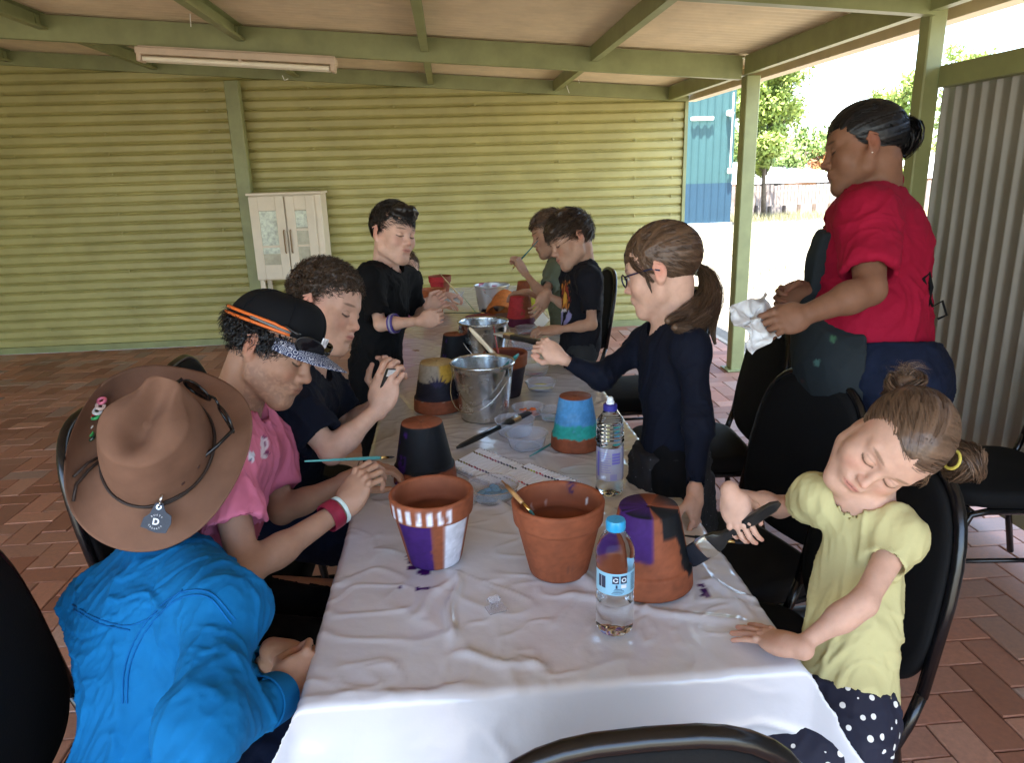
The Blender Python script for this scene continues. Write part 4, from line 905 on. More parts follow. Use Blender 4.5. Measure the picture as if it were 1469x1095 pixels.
# small jar of beads hanging etc. is built with the hat
# ================================================================== PEOPLE: solid modelling on a graded grid
def smin(a, b, k):
    h = np.maximum(k-np.abs(a-b), 0)/k; return np.minimum(a, b)-h*h*k*.25
def smax(a, b, k): return -smin(-a, -b, k)
class Field:
    def __init__(s, xs, ys, zs):
        s.ax = [np.asarray(a, np.float32) for a in (xs, ys, zs)]; s.D = np.full([len(a) for a in s.ax], .5, np.float32)
    def _sl(s, lo, hi, pad):
        r = []
        for a, l, h in zip(s.ax, lo, hi): r.append(slice(max(int(np.searchsorted(a, l-pad))-1, 0), int(np.searchsorted(a, h+pad))+1))
        return tuple(r)
    def apply(s, pr, infl=0.0, k=None, op=None):
        fn, lo, hi, kk, oo = pr; k = kk if k is None else k; op = op or oo; sl = s._sl(lo, hi, .05+abs(infl))
        x = s.ax[0][sl[0]][:, None, None]; y = s.ax[1][sl[1]][None, :, None]; z = s.ax[2][sl[2]][None, None, :]
        if x.size == 0 or y.size == 0 or z.size == 0: return
        d = (fn(x, y, z)-infl).astype(np.float32); B = s.D[sl]
        s.D[sl] = smin(B, d, k) if op == 'u' else smax(B, -d, k)
    def mesh(s):
        D = s.D; xs, ys, zs = s.ax; D[0], D[-1] = .5, .5; D[:, 0] = .5; D[:, -1] = .5; D[:, :, 0] = .5; D[:, :, -1] = .5
        S = (D < 0); c = np.zeros([n-1 for n in D.shape], np.uint8)
        for i in (0, 1):
            for j in (0, 1):
                for k in (0, 1): c += S[i:S.shape[0]-1+i, j:S.shape[1]-1+j, k:S.shape[2]-1+k]
        I = np.argwhere((c > 0) & (c < 8)); vid = np.full(c.shape, -1, np.int32); vid[I[:, 0], I[:, 1], I[:, 2]] = np.arange(len(I))
        cv = {(i, j, k): D[I[:, 0]+i, I[:, 1]+j, I[:, 2]+k] for i in (0, 1) for j in (0, 1) for k in (0, 1)}
        acc = np.zeros((len(I), 3)); cnt = np.zeros(len(I))
        for a in range(3):
            o = [q for q in range(3) if q != a]
            for u in (0, 1):
                for w in (0, 1):
                    p = [0, 0, 0]; p[o[0]] = u; p[o[1]] = w; q = list(p); q[a] = 1; v0, v1 = cv[tuple(p)], cv[tuple(q)]
                    m = (v0 < 0) != (v1 < 0); t = np.where(m, v0/np.where(v0 == v1, 1, v0-v1), 0)
                    acc[:, a] += np.where(m, t, 0); acc[:, o[0]] += m*u; acc[:, o[1]] += m*w; cnt += m
        fr = acc/np.maximum(cnt, 1)[:, None]; V = np.empty((len(I), 3))
        for a, A in enumerate((xs, ys, zs)): i0 = I[:, a]; V[:, a] = A[i0]+fr[:, a]*(A[i0+1]-A[i0])
        F = []
        for a in range(3):
            b, cc = [(1, 2), (2, 0), (0, 1)][a]
            sl0 = [slice(None)]*3; sl1 = [slice(None)]*3; sl0[a] = slice(0, -1); sl1[a] = slice(1, None)
            s0, s1 = S[tuple(sl0)], S[tuple(sl1)]; E = np.argwhere(s0 != s1); E = E[(E[:, b] > 0) & (E[:, cc] > 0)]
            flip = s0[E[:, 0], E[:, 1], E[:, 2]]
            def g(db, dc):
                q = E.copy(); q[:, b] -= db; q[:, cc] -= dc; return vid[q[:, 0], q[:, 1], q[:, 2]]
            q4 = np.stack([g(1, 1), g(0, 1), g(0, 0), g(1, 0)], 1); q4[~flip] = q4[~flip][:, ::-1]; F.append(q4[(q4 >= 0).all(1)])
        return V, np.concatenate(F)
def cone(a, b, ra, rb, k=.02, op='u', flat=False):
    a = np.asarray(a, float); b = np.asarray(b, float); d = b-a; L2 = float(d@d)+1e-12; R = max(ra, rb); L = sqrt(L2)
    def fn(x, y, z):
        px, py, pz = x-a[0], y-a[1], z-a[2]; t0 = (px*d[0]+py*d[1]+pz*d[2])/L2; t = np.clip(t0, 0, 1)
        r = np.sqrt((px-t*d[0])**2+(py-t*d[1])**2+(pz-t*d[2])**2)-(ra+(rb-ra)*t)
        if flat: r = np.maximum(r, (t0-1)*L)
        return r
    return (fn, np.minimum(a, b)-R, np.maximum(a, b)+R, k, op)
def ell(c, r, R=None, k=.02, op='u'):
    c = np.asarray(c, float); r = np.asarray(r, float); R = np.eye(3) if R is None else R; m = float(r.max())
    def fn(x, y, z):
        p = (x-c[0], y-c[1], z-c[2]); q = [(p[0]*R[i, 0]+p[1]*R[i, 1]+p[2]*R[i, 2]) for i in range(3)]
        k0 = np.sqrt(sum((q[i]/r[i])**2 for i in range(3))); k1 = np.sqrt(sum((q[i]/r[i]**2)**2 for i in range(3)))+1e-9
        return k0*(k0-1)/k1
    return (fn, c-m, c+m, k, op)
def graded(lo, hi, fine, coarse, zones):
    a = [lo]
    while a[-1] < hi:
        x = a[-1]; h = coarse
        for (l, r_, f) in zones:
            dist = max(l-x, x-r_, 0); h = min(h, f+dist*.12)
        a.append(x+h)
    return np.array(a)
def frame(f, u):
    f = nrm(f); r = nrm(np.cross(f, u)); u = np.cross(r, f); return np.array([r, f, u])
SKIN = {'fair': (.56, .335, .245), 'pink': (.54, .30, .22), 'olive': (.36, .20, .13), 'brown': (.20, .095, .055), 'tan': (.44, .25, .165)}
# ---- head in its own frame (right, forward, up), unit = metres for an adult
def head_prims(c, R, s, jaw=1.0, cheek=1.0, nose=1.0, child=False, brow=1.0, ears=(-1, 1), lips=1.0):
    W = lambda p: c+s*(np.asarray(p, float)@R); out = []
    E = lambda p, r, k=.02, op='u', M=R: out.append(ell(W(p), np.array(r)*s, M, k*s, op))
    C = lambda p, q, a, b, k=.015, op='u': out.append(cone(W(p), W(q), a*s, b*s, k*s, op))
    E((0, -.012, .040), (.0755, .096, .083)); E((0, .027, .034), (.064, .060, .062), .03)
    fw = 1.01 if child else 1.0
    E((0, .036, -.030), (.060*fw, .052, .064), .03); E((0, .040, -.070), (.043*jaw*fw, .046, .040), .03)
    for x in (-1, 1):
        C((x*.060*jaw, .000, -.035), (x*.052*jaw, .010, -.062), .016, .016, .025); C((x*.052*jaw, .010, -.066), (x*.016, .070, -.098*1.0), .016, .016, .025)
        E((x*.040, .060, -.030), (.024*cheek, .022, .022*cheek), .03)
        C((x*.012, .086, .022*1.0), (x*.044, .070, .020), .010*brow, .009, .018)
    C((-.008, .074, -.100), (.008, .074, -.100), .017, .017, .025)
    # eyes: sockets then lids
    for x in (-1, 1):
        E((x*.032, .096, -.001), (.017, .013, .011), .014, 's'); E((x*.0315, .0775, -.001), (.0145, .0135, .0125), .006)
    # nose
    n = nose; C((0, .086, .012), (0, .103*1, -.026), .0065, .0095*n, .014); E((0, .108, -.031), (.0095*n, .0095, .0085*n), .010)
    for x in (-1, 1): E((x*.0115*n, .097, -.035), (.0075*n, .010, .0068*n), .008); E((x*.006, .103, -.0425), (.003, .004, .0025), .003, 's')
    # mouth
    E((0, .086, -.062), (.026, .014, .014), .02); E((0, .0945, -.0565), (.021, .0062, .0044), .007); E((0, .0935, -.0665), (.018, .0062, .0050), .007)
    for x in (-1, 1): E((x*.009, .0948, -.0560), (.012, .0055, .0038), .007)
    C((-.021, .094, -.0612), (.021, .094, -.0612), .0012, .0012, .003, 's'); C((0, .1035, -.0612), (0, .1035, -.0612), .0022, .002, .003, 's'); E((0, .1, -.079), (.012, .005, .004), .008, 's')
    # ears
    for x in ears:
        a = 20; M = np.array([nrm(R[0]*1+R[1]*(-.35*x)), nrm(R[1]+R[0]*.35*x), R[2]])
        E((x*.0790, -.012, -.006), (.0055, .0170, .028), .006, 'u', M); E((x*.0750, -.006, -.026), (.006, .011, .014), .008, 'u', M)
        E((x*.0865, -.008, -.002), (.0050, .0095, .016), .004, 's', M); C((x*.0825, .006, .004), (x*.084, -.004, .022), .0028, .0028, .004); C((x*.084, -.004, .022), (x*.087, -.022, .012), .0028, .0026, .004)
    return out
def head_color(V, base, c, R, s, lip=(.55, .16, .13), browc=(.05, .03, .02), look='down', blush=.25, tan_=None, stubble=0.0):
    q = (V-c)@R.T/s; x, y, z = q[:, 0], q[:, 1], q[:, 2]; ax = np.abs(x); C = np.tile(np.array(base, float), (len(V), 1)); near = (np.abs(q).max(1) < .16)
    front = (y > .045)
    def mix(m, col): m = (m*near)[:, None]; C[:] = C*(1-m)+np.array(col)*m
    base = np.array(base)
    mix(blush*np.exp(-(((ax-.042)/.018)**2+((z+.032)/.016)**2))*front, base*np.array([1.15, .62, .62]))
    mix(.35*np.exp(-(((x)/.012)**2+((z+.034)/.010)**2))*front, base*np.array([1.12, .66, .64]))
    mix(.5*np.exp(-(((ax-.083)/.012)**2+((z)/.03)**2))*(np.abs(y) < .04), base*np.array([1.15, .6, .55]))
    mix(.35*np.exp(-(((ax-.030)/.018)**2+((z+.012)/.006)**2))*front, base*np.array([.78, .62, .62]))      # under the eyes
    L = np.array(lip)
    m = ss(1.2, .75, np.sqrt((x/.0215)**2+((z+.0615)/(.0082))**2))*(y > .08); mix(m*.60, L)
    m = ss(1.3, .7, np.sqrt((x/.022)**2+((z+.0613)/.0013)**2))*(y > .08); mix(m*.8, L*.25)
    arc = .0235-.10*(ax-.033)**2*18; mb = ss(1.25, .7, np.sqrt(((ax-.034)/.018)**2+((z-arc)/.0036)**2))*(y > .055); mix(mb*.65, browc)
    ex = (ax-.0315)/.0150
    if look == 'down':
        lz = -.0055-.0035*(1-ex**2); m = ss(1.2, .5, np.abs(z-lz)/.0026)*(np.abs(ex) < 1.12)*(y > .06); mix(m*.9, np.array(browc)*.6); m = ss(1.4, .6, np.abs(z-(.006-.003*ex**2))/.0013)*(np.abs(ex) < .95)*(y > .06); mix(m*.45, base*.45)
    else:
        e = np.sqrt(ex**2+((z+.0005)/.0062)**2); m = ss(1.1, .9, e)*(y > .06); mix(m, (.62, .60, .58)); dx = .0315+look[0]*np.sign(x)*1.0
        ir = np.sqrt((x-np.sign(x)*.0315-look[0])**2+(z-look[1])**2); mix(m*ss(.0062, .0052, ir), (.05, .03, .02)); mix(m*ss(.0028, .0022, ir), (.004, .004, .004))
        up = .0056*np.sqrt(np.clip(1-ex**2, 0, 1)); mm = ss(1.3, .5, np.abs(z-up)/.0016)*(np.abs(ex) < 1.05)*(y > .06); mix(mm*.9, np.array(browc)*.5)
    if stubble: mix(stubble*ss(-.035, -.055, z)*(y > -.0)*ss(-.1, .3, fbm(q*140, 2)+.3), base*np.array([.55, .55, .6]))
    return C
def hand_prims(w, d, n, s=1.0, curl=(.5, .5, .5, .5), thumb=(.5, .5), side=1, spread=.12, fat=1.0):
    """w wrist, d direction to the knuckles, n palm normal (the way the palm faces), side: +1 thumb on cross(n, d)"""
    d = nrm(d); n = np.asarray(n, float); n = nrm(n-d*(n@d)); t = np.cross(n, d)*side; w = np.asarray(w, float); out = []
    P_ = lambda a, b, c: w+s*(d*a+t*b+n*c)
    r = .0
    out.append(ell(P_(.046, .0, -.001), np.array([.050, .041, .0145])*s*np.array([1, 1, fat]), np.array([d, t, n]), .012*s))
    out.append(cone(P_(-.012, 0, 0), P_(.02, 0, 0), .024*s, .024*s, .02*s)); out.append(ell(P_(.030, .026, .008), np.array([.030, .017, .014])*s, np.array([d, t, n]), .012*s))
    out.append(ell(P_(.035, -.024, .005), np.array([.034, .014, .013])*s, np.array([d, t, n]), .012*s))
    tips = []
    for i, (b, L, rr) in enumerate(((.028, .070, .0083), (.0095, .077, .0085), (-.0095, .072, .0080), (-.028, .057, .0070))):
        a0 = (1-abs(b)*2.5)*.088; p = P_(a0, b, -.002); sp = spread*(b/.028); dir_ = nrm(d*cos(sp)+t*sin(sp)); cu = curl[i]*1.0; ang = 0
        out.append(ell(P_(a0, b, -.008), np.array([.009, .0075, .006])*s, np.array([d, t, n]), .006*s))
        for j, (fr, ca) in enumerate(((.46, .85), (.30, 1.15), (.24, .75))):
            ang += cu*ca; q = p+s*L*fr*(dir_*cos(ang)+n*sin(ang)); r0 = rr*fat*(1-.09*j); r1 = rr*fat*(1-.09*(j+1)); out.append(cone(p, q, r0*s, r1*s, .0025*s if j == 0 else .002*s)); p = q
        tips.append(p)
    p = P_(.022, .026, .006); a, b = thumb; d1 = nrm(d*.55+t*(.85-.6*b)+n*(.25+.6*b)); q = p+s*.040*d1; out.append(cone(p, q, .0125*s*fat, .0105*s*fat, .010*s)); d2 = nrm(d*(.9)+t*(.25-.7*a)+n*(.15+.6*a)); q2 = q+s*.030*d2; out.append(cone(q, q2, .0102*s*fat, .0090*s*fat, .003*s)); d3 = nrm(d*.95+t*(.0-.5*a)+n*(.1+.4*a)); q3 = q2+s*.022*d3; out.append(cone(q2, q3, .0088*s*fat, .0070*s*fat, .002*s)); tips.append(q3)
    return out, tips
# ---- hair
def strands(hc, R, s, n, keep, dirf, L, width=.0008, curl=.0, lift=.004, seg=6, seed=1, rad=(.080, .101, .089), ctr=(0, -.012, .040), grav=0.0, jit=.15):
    """locks laid over the skull ellipsoid: returns verts, faces (ribbons) in world space"""
    rs = np.random.RandomState(seed); rad = np.array(rad); ctr = np.array(ctr); d = rs.normal(0, 1, (n*3, 3)); d /= np.linalg.norm(d, axis=1)[:, None]; p = ctr+d*rad
    p = p[keep(p)][:n]; n = len(p); q0 = np.linalg.norm((p-ctr)/rad, axis=1); pts = [p]; side = []
    Ln = L*rs.uniform(.6, 1.15, n); ph = rs.uniform(0, 6.28, (n, 3)); J = rs.normal(0, jit, (n, 3)); lf = lift*rs.uniform(.1, 1.2, n)/rad.mean()
    for k in range(seg):
        t = (k+1)/seg; nn = (p-ctr)/rad**2; nn /= np.linalg.norm(nn, axis=1)[:, None]; dd = dirf(p)+J+curl*np.sin(ph+t*7); dd[:, 2] -= grav*t
        dd -= nn*(dd*nn).sum(1)[:, None]; dd /= np.linalg.norm(dd, axis=1)[:, None]+1e-9; p = p+dd*(Ln/seg)[:, None]
        e = (p-ctr)/rad; e /= np.linalg.norm(e, axis=1)[:, None]; p = ctr+e*rad*(1+lf*t**.8)[:, None]; pts.append(p)
    Pn = np.stack(pts, 1); W = hc+s*(Pn@R); T = np.gradient(W, axis=1); rv = rs.normal(0, 1, (n, 1, 3)); sd = np.cross(T, rv); sd /= np.linalg.norm(sd, axis=2)[:, :, None]+1e-9
    wd = width*s*rs.uniform(.6, 1.4, (n, 1, 1))*np.linspace(1, .25, seg+1)[None, :, None]; v = np.stack([W-sd*wd, W+sd*wd], 2).reshape(-1, 3); b = np.arange(n)[:, None]*(seg+1)*2+np.arange(seg)[None]*2; b = b.ravel()
    return v, np.stack([b, b+1, b+3, b+2], 1)
def lock_ribbons(paths, width, seed=1, jit=.004, count=30, wave=.0):
    """paths: list of (points, spread radii); makes `count` fine ribbons wandering round each path"""
    rs = np.random.RandomState(seed); V_ = []; F_ = []; o = 0
    for pts, rads in paths:
        pts = np.array(pts, float); m = 14; tt = np.linspace(0, len(pts)-1, m); i0 = np.minimum(tt.astype(int), len(pts)-2); fr = tt-i0
        pm = np.vstack([2*pts[0]-pts[1], pts, 2*pts[-1]-pts[-2]]); a, b, c, d = pm[i0], pm[i0+1], pm[i0+2], pm[i0+3]; f = fr[:, None]
        C = .5*((2*b)+(c-a)*f+(2*a-5*b+4*c-d)*f*f+(3*b-a-3*c+d)*f**3); rr = np.interp(tt, range(len(rads)), rads); T = np.gradient(C, axis=0); T /= np.linalg.norm(T, axis=1)[:, None]
        x0 = frame_z(T[0])[0]; X = []; x = x0
        for k in range(m): x = x-T[k]*(x@T[k]); x = nrm(x); X.append(x)
        X = np.array(X); Y = np.cross(T, X)
        for i in range(count):
            an = rs.uniform(0, 6.28); r_ = sqrt(rs.rand()); w1, w2 = rs.uniform(0, 6.28, 2); u = np.linspace(0, 1, m); ang = an+wave*np.sin(u*6+w1); off = rr*(r_+.12*np.sin(u*9+w2))
            p = C+(X*np.cos(ang)[:, None]+Y*np.sin(ang)[:, None])*off[:, None]+rs.normal(0, jit*.15, (m, 3)); sd = np.cross(T, rs.normal(0, 1, 3)); sd /= np.linalg.norm(sd, axis=1)[:, None]; w = width*rs.uniform(.6, 1.4)*np.sqrt(np.clip(1.02-u, .05, 1))[:, None]
            V_.append(np.stack([p-sd*w, p+sd*w], 1).reshape(-1, 3)); b_ = o+np.arange(m-1)*2; F_.append(np.stack([b_, b_+1, b_+3, b_+2], 1)); o += m*2
    return np.concatenate(V_), np.concatenate(F_)
def join(parts):
    V_ = []; F_ = []; o = 0
    for v, f in parts: V_.append(v); F_.append(f+o); o += len(v)
    return np.concatenate(V_), np.concatenate(F_)
M_hair = mat('hair', (1, 1, 1), .40, attr='Col', spec=.45)
def hairmat(name, col, rough=.42): return np.array(col)
def ribbon_cols(nv, per, col, seed=0, lo=.55, hi=1.5):
    rs = np.random.RandomState(seed); n = nv//per; f = np.repeat(rs.uniform(lo, hi, n)**1.2, per)[:, None]; return np.vstack([col*f, np.tile(col, (nv-len(f), 1))])
def skinmat(name): return mat(name, (1, 1, 1), .55, attr='Col', vary=.09, vscale=42, bump=.2, bscale=300, bdist=.0006, sss=.12, spec=.3)
M_skin = skinmat('skin')
def normals(V_, F_):
    a = V_[F_[:, 2]]-V_[F_[:, 0]]; b = V_[F_[:, 3]]-V_[F_[:, 1]]; fn = np.cross(a, b); N = np.zeros_like(V_)
    for k in range(4): np.add.at(N, F_[:, k], fn)
    return N/(np.linalg.norm(N, axis=1)[:, None]+1e-12)
def cloth_disp(V_, N, amp, freq, seed=0, stretch=(1, 1, 1), dirs=None):
    p = V_*np.array(stretch)*freq+seed*13.1; w = fbm(p*.6, 2)[:, None]*.9; q = p+w
    r1 = np.clip(1-np.abs(fbm(q, 2))*2.6, 0, 1)**1.6; r2 = np.clip(1-np.abs(fbm(q*2.3+5, 2))*2.4, 0, 1)**1.5; r3 = np.clip(1-np.abs(fbm(q*5.1+9+r1[:, None]*.6, 2))*2.6, 0, 1)**2
    return V_+N*((r1-.3)*amp+(r2-.3)*amp*.42+(r3-.2)*amp*.20+fbm(p*.5+3, 2)*amp*.6)[:, None]
def smooth_verts(V_, F_, it=1, lam=.5):
    n = len(V_)
    for _ in range(it):
        acc = np.zeros_like(V_); cnt = np.zeros(n)
        for a, b in ((0, 1), (1, 2), (2, 3), (3, 0)):
            np.add.at(acc, F_[:, a], V_[F_[:, b]]); np.add.at(acc, F_[:, b], V_[F_[:, a]]); np.add.at(cnt, F_[:, a], 1); np.add.at(cnt, F_[:, b], 1)
        V_ = V_+lam*(acc/np.maximum(cnt, 1)[:, None]-V_)
    return V_
def J(*a): return np.array(P(*a))
class Body:
    """j: joints in world metres; g: girth; builds skin and clothes from the same solids"""
    def __init__(s, label, j, hs, hf, hu, g=1.0, skin='fair', fine=.0024, hand_l=None, hand_r=None, feet=True, hk=None, fat=1.0, limb=1.0, cat='person', torso=(1, 1, 1), sh_drop=0):
        s.j = j; s.g = g; s.hs = hs; s.R = frame(hf, hu); s.limb = limb; s.fine = fine; s.label = label
        pel = j['pel']; shm = (j['shR']+j['shL'])/2; up = nrm(j['nb']-pel); rt = j['shR']-j['shL']; rt = nrm(rt-up*(rt@up)); s.TR = np.array([rt, np.cross(up, rt), up]); L = np.linalg.norm(j['nb']-pel)
        s.up = up; s.base = np.array([pel[0], pel[1], 0]); s.root = thing('person', label, cat, s.base)
        k = L/.52; tw, td, th_ = torso; s.L = L
        half = np.linalg.norm(j['shR']-j['shL'])/2
        T = []
        cc = pel+(j['nb']-pel)*.66; T.append(ell(cc, np.array([half*.86*tw, .105*g*k*td, .175*k]), s.TR, .05))
        T.append(ell(pel+(j['nb']-pel)*.34, np.array([.130*g*k*tw, .100*g*k*td, .15*k]), s.TR, .05))
        T.append(ell(pel+up*.01, np.array([.150*g*k*tw, .112*g*k*td, .11*k]), s.TR, .05))
        T.append(cone(j['shR'], j['shL'], .050*g*k, .050*g*k, .05))
        for q in ('shR', 'shL'): T.append(cone(j['nb']+up*.01, j[q]+up*.01, .042*k*g, .040*k*g, .04))
        s.torso = T; hc = j['hc']; s.hc = hc
        r = .5*(1+.0)*hs; nk = .055*hs*g**.5*(fat**.5); s.nk = nk
        s.neck = [cone(j['nb']-up*.03, hc-.045*hs*s.R[1]*.6-.045*hs*s.R[2], nk*1.08, nk, .025)]
        hk = hk or {}
        s.head = head_prims(hc, s.R, hs, **hk)
        s.arms = {}; s.hands = []; s.tips = {}
        a = limb*k; s.a = a
        for q, hd in (('R', hand_r), ('L', hand_l)):
            sh, el_, wr = j['sh'+q], j['el'+q], j['wr'+q]; fo = nrm(wr-el_); ua = nrm(el_-sh)
            s.arms[q] = [cone(sh, el_, .044*a, .0320*a, .03), cone(el_, el_+(wr-el_)*.35, .0305*a, .0335*a, .02), cone(el_+(wr-el_)*.3, wr, .0335*a, .0220*a, .02)]
            if hd:
                pr, tips = hand_prims(wr+fo*.008, **hd); s.hands += pr; s.tips[q] = tips
        s.legs = {}
        for q in 'RL':
            if 'kn'+q in j: s.legs[q] = [cone(j['hip'+q], j['kn'+q], .078*g*k, .052*g*k, .04), cone(j['kn'+q], j['kn'+q]+(j['an'+q]-j['kn'+q])*.35, .050*g*k, .052*g*k, .02), cone(j['kn'+q]+(j['an'+q]-j['kn'+q])*.35, j['an'+q], .052*g*k, .034*g*k, .02)]
        s.k = k
        s.feet = []
        for q in 'RL':
            if 'kn'+q in j:
                an = j['an'+q]; fd = s.TR[1]*np.array([1, 1, 0]); fd = nrm(fd) if 'fd' not in j else j['fd']; toe = an+fd*.15*k; toe[2] = an[2]-.04; s.feet.append((an, toe, fd))
    def grid(s, prs, fine, coarse, zones=()):
        lo = np.min([p[1] for p in prs], 0)-.03; hi = np.max([p[2] for p in prs], 0)+.03; ax = []
        for i in range(3): ax.append(graded(lo[i], hi[i], fine, coarse, [(z[0][i], z[1][i], z[2]) for z in zones]))
        return Field(*ax)
    def skin(s, tone, coarse=.009, lip=(.50, .15, .12), browc=(.05, .03, .02), look='down', m=None, stub=0.0, cloth_legs=True):
        body = s.torso+s.neck; arms = s.arms['R']+s.arms['L']; legs = sum(s.legs.values(), [])
        foot = []
        for an, toe, fd in s.feet: foot.append(cone(an+np.array([0, 0, -.02])-fd*.02, toe, .034*s.k, .024*s.k, .02))
        allp = body+arms+legs+s.head+s.hands+foot; h = .125*s.hs; c = s.hc; z = [(c-h, c+h, s.fine)]
        for q in 'RL':
            if q in s.tips: t = np.array(s.tips[q]+[s.j['wr'+q]]); z.append((t.min(0)-.012, t.max(0)+.012, s.fine*1.05))
        F_ = s.grid(allp, s.fine, coarse, z)
        for p in body+legs+foot: F_.apply(p, infl=-.006 if p in body[:6] else 0)
        for p in arms: F_.apply(p)
        HF = Field(*F_.ax)      # head and hands are unioned apart so carving stays local
        for p in s.head: HF.apply(p)
        F_.D = smin(F_.D, HF.D, .02)
        HF.D[:] = .5
        for p in s.hands: HF.apply(p)
        F_.D = smin(F_.D, HF.D, .006); del HF
        V_, Fc = F_.mesh(); C = head_color(V_, SKIN[tone] if isinstance(tone, str) else tone, s.hc, s.R, s.hs, lip=lip, browc=browc, look=look, stubble=stub)
        q = s.tips
        for qn in q:      # knuckles and finger tips a little redder
            for t in q[qn]: mm = .35*np.exp(-(np.linalg.norm(V_-t, axis=1)/.012)**2)[:, None]; C = C*(1-mm)+C*np.array([1.1, .72, .70])*mm
        s.body = np_mesh('body', V_, Fc, m or M_skin, s.root, col=C); return s.body
    def garment(s, name, prs, infl, material, cut=(), holes=(), res=.006, wr=.0, wf=14, seed=1, stretch=(1, 1, 1), k=None, parent=None, color=None, sm=0, post=None, clip=None):
        F_ = s.grid(prs, res, res, [])
        for p in prs: F_.apply(p, infl=infl, k=k)
        for (pt, n) in cut:      # planes: keep the side n points away from
            n = nrm(n); x, y, z = F_.ax; d = ((x-pt[0])*n[0])[:, None, None]+((y-pt[1])*n[1])[None, :, None]+((z-pt[2])*n[2])[None, None, :]; F_.D = np.maximum(F_.D, d.astype(np.float32))
        for h in holes: F_.apply(h, infl=0, op='s', k=.004)
        V_, Fc = F_.mesh()
        N = normals(V_, Fc)
        if wr: V_ = cloth_disp(V_, N, wr, wf, seed, stretch)
        if post: V_ = post(V_, N)
        if sm: V_ = smooth_verts(V_, Fc, sm)
        return np_mesh(name, V_, Fc, material, parent or s.root, col=color(V_) if color else None)
    def sleeve(s, q, f, r, flare=1.0):
        """short sleeve to fraction f of the upper arm (f>1 runs on to the forearm)"""
        sh, el_, wr = s.j['sh'+q], s.j['el'+q], s.j['wr'+q]; a = s.a; out = []; holes = []
        if f <= 1:
            e = sh+(el_-sh)*f; d = nrm(el_-sh); out.append(cone(sh, e, .048*a+r, (.041*a+r)*flare, .03, flat=True)); holes.append(cone(e-d*.035, e+d*.06, .038*a+r*.45, (.040*a+r*.6)*flare, .004))
        else:
            g_ = f-1; e = el_+(wr-el_)*g_; d = nrm(wr-el_); out.append(cone(sh, el_, .050*a+r, .043*a+r, .03)); out.append(cone(el_, e, .043*a+r, (.028*a+r*.8)*flare, .02, flat=True)); holes.append(cone(e-d*.02, e+d*.04, .026*a+r*.3, (.026*a+r*.4)*flare, .004))
        return out, holes
    def shirt(s, material, f=.55, r=.010, slack=.012, hem=.0, res=.006, wr=.006, wf=12, seed=1, name='shirt', collar=.018, color=None, flare=1.05, fR=None, fL=None, extra=(), stretch=(1, 1, 1), post=None, neckr=None):
        prs = list(s.torso); holes = []
        j = s.j
        prs = [p for p in prs]; prs2 = []
        for q, ff in (('R', fR or f), ('L', fL or f)):
            o, h = s.sleeve(q, ff, r, flare); prs2 += o; holes += h
        nk = neckr or s.nk*1.12+.004; nd = nrm(s.hc-.05*s.R[2]-j['nb']); holes.append(cone(j['nb']+nd*.0, j['nb']+nd*.12, nk*1.12, nk*1.25, .004))
        F_ = s.grid(prs+prs2+list(extra), res, res, [])
        hemp = j['pel']-s.up*(.06*s.k+hem)
        for p in prs: F_.apply(p, infl=slack)
        for p in extra: F_.apply(p)
        x, y, z = F_.ax; d = ((x-hemp[0])*(-s.up[0]))[:, None, None]+((y-hemp[1])*(-s.up[1]))[None, :, None]+((z-hemp[2])*(-s.up[2]))[None, None, :]; F_.D = np.maximum(F_.D, d.astype(np.float32))
        for p in prs2: F_.apply(p, infl=0, k=.03)
        for h in holes: F_.apply(h, op='s', k=.003)
        V_, Fc = F_.mesh(); N = normals(V_, Fc)
        if wr: V_ = cloth_disp(V_, N, wr, wf, seed, stretch)
        if post: V_ = post(V_, N)
        return np_mesh(name, V_, Fc, material, s.root, col=color(V_) if color else None)
    def trousers(s, material, f=2.0, r=.012, res=.008, wr=.005, seed=2, name='trousers', color=None, top=.09, extra=(), wf=14):
        prs = [ell(s.j['pel']+s.up*.01, np.array([.150*s.g*s.k, .112*s.g*s.k, .11*s.k]), s.TR, .05)]+list(extra); holes = []
        for q in s.legs:
            h, kn, an = s.j['hip'+q], s.j['kn'+q], s.j['an'+q]; g = s.g*s.k
            if f >= 2: prs += [cone(h, kn, .080*g, .056*g, .04), cone(kn, an, .056*g, .046*g, .03)]
            else: e = h+(kn-h)*f; d = nrm(kn-h); prs += [cone(h, e, .082*g, .074*g, .04, flat=True)]; holes.append(cone(e-d*.02, e+d*.04, .068*g, .076*g, .004))
        return s.garment(name, prs, r, material, cut=[(s.j['pel']+s.up*top, s.up)], holes=holes, res=res, wr=wr, wf=wf, seed=seed, color=color)
    def shoes(s, material):
        for an, toe, fd in s.feet:
            F_ = s.grid([cone(an, toe, .06, .06)], .006, .006, []); k = s.k
            F_.apply(cone(an-fd*.02+np.array([0, 0, -.025]), toe+np.array([0, 0, -.002]), .042*k, .034*k, .02)); F_.apply(cone(an, an+np.array([0, 0, .03]), .042*k, .042*k, .02)); x, y, z = F_.ax; F_.D = np.maximum(F_.D, (.008-z)[None, None, :]); V_, Fc = F_.mesh(); np_mesh('shoe', V_, Fc, material, s.root)
    def cap_hair(s, material, hairline, rad=(.080, .101, .089), ctr=(0, -.012, .040), th=.0, n=2500, dirf=None, L=.05, width=.0009, curl=0, lift=.006, seed=1, grav=0, extra=(), cuts=(), res=.004, jit=.15, parent=None, rough_amp=.002, rough_f=60, more=(), streak=None, sfreq=26):
        """close cap of hair over the skull above the hairline function h(p)>0, plus fine locks"""
        R, c, k = s.R, s.hc, s.hs; pr = ell(c+k*(np.array(ctr)@R), np.array(rad)*k, R, .01); ex = [p for p in extra]; F_ = s.grid([pr]+ex, res, res, []); F_.apply(pr)
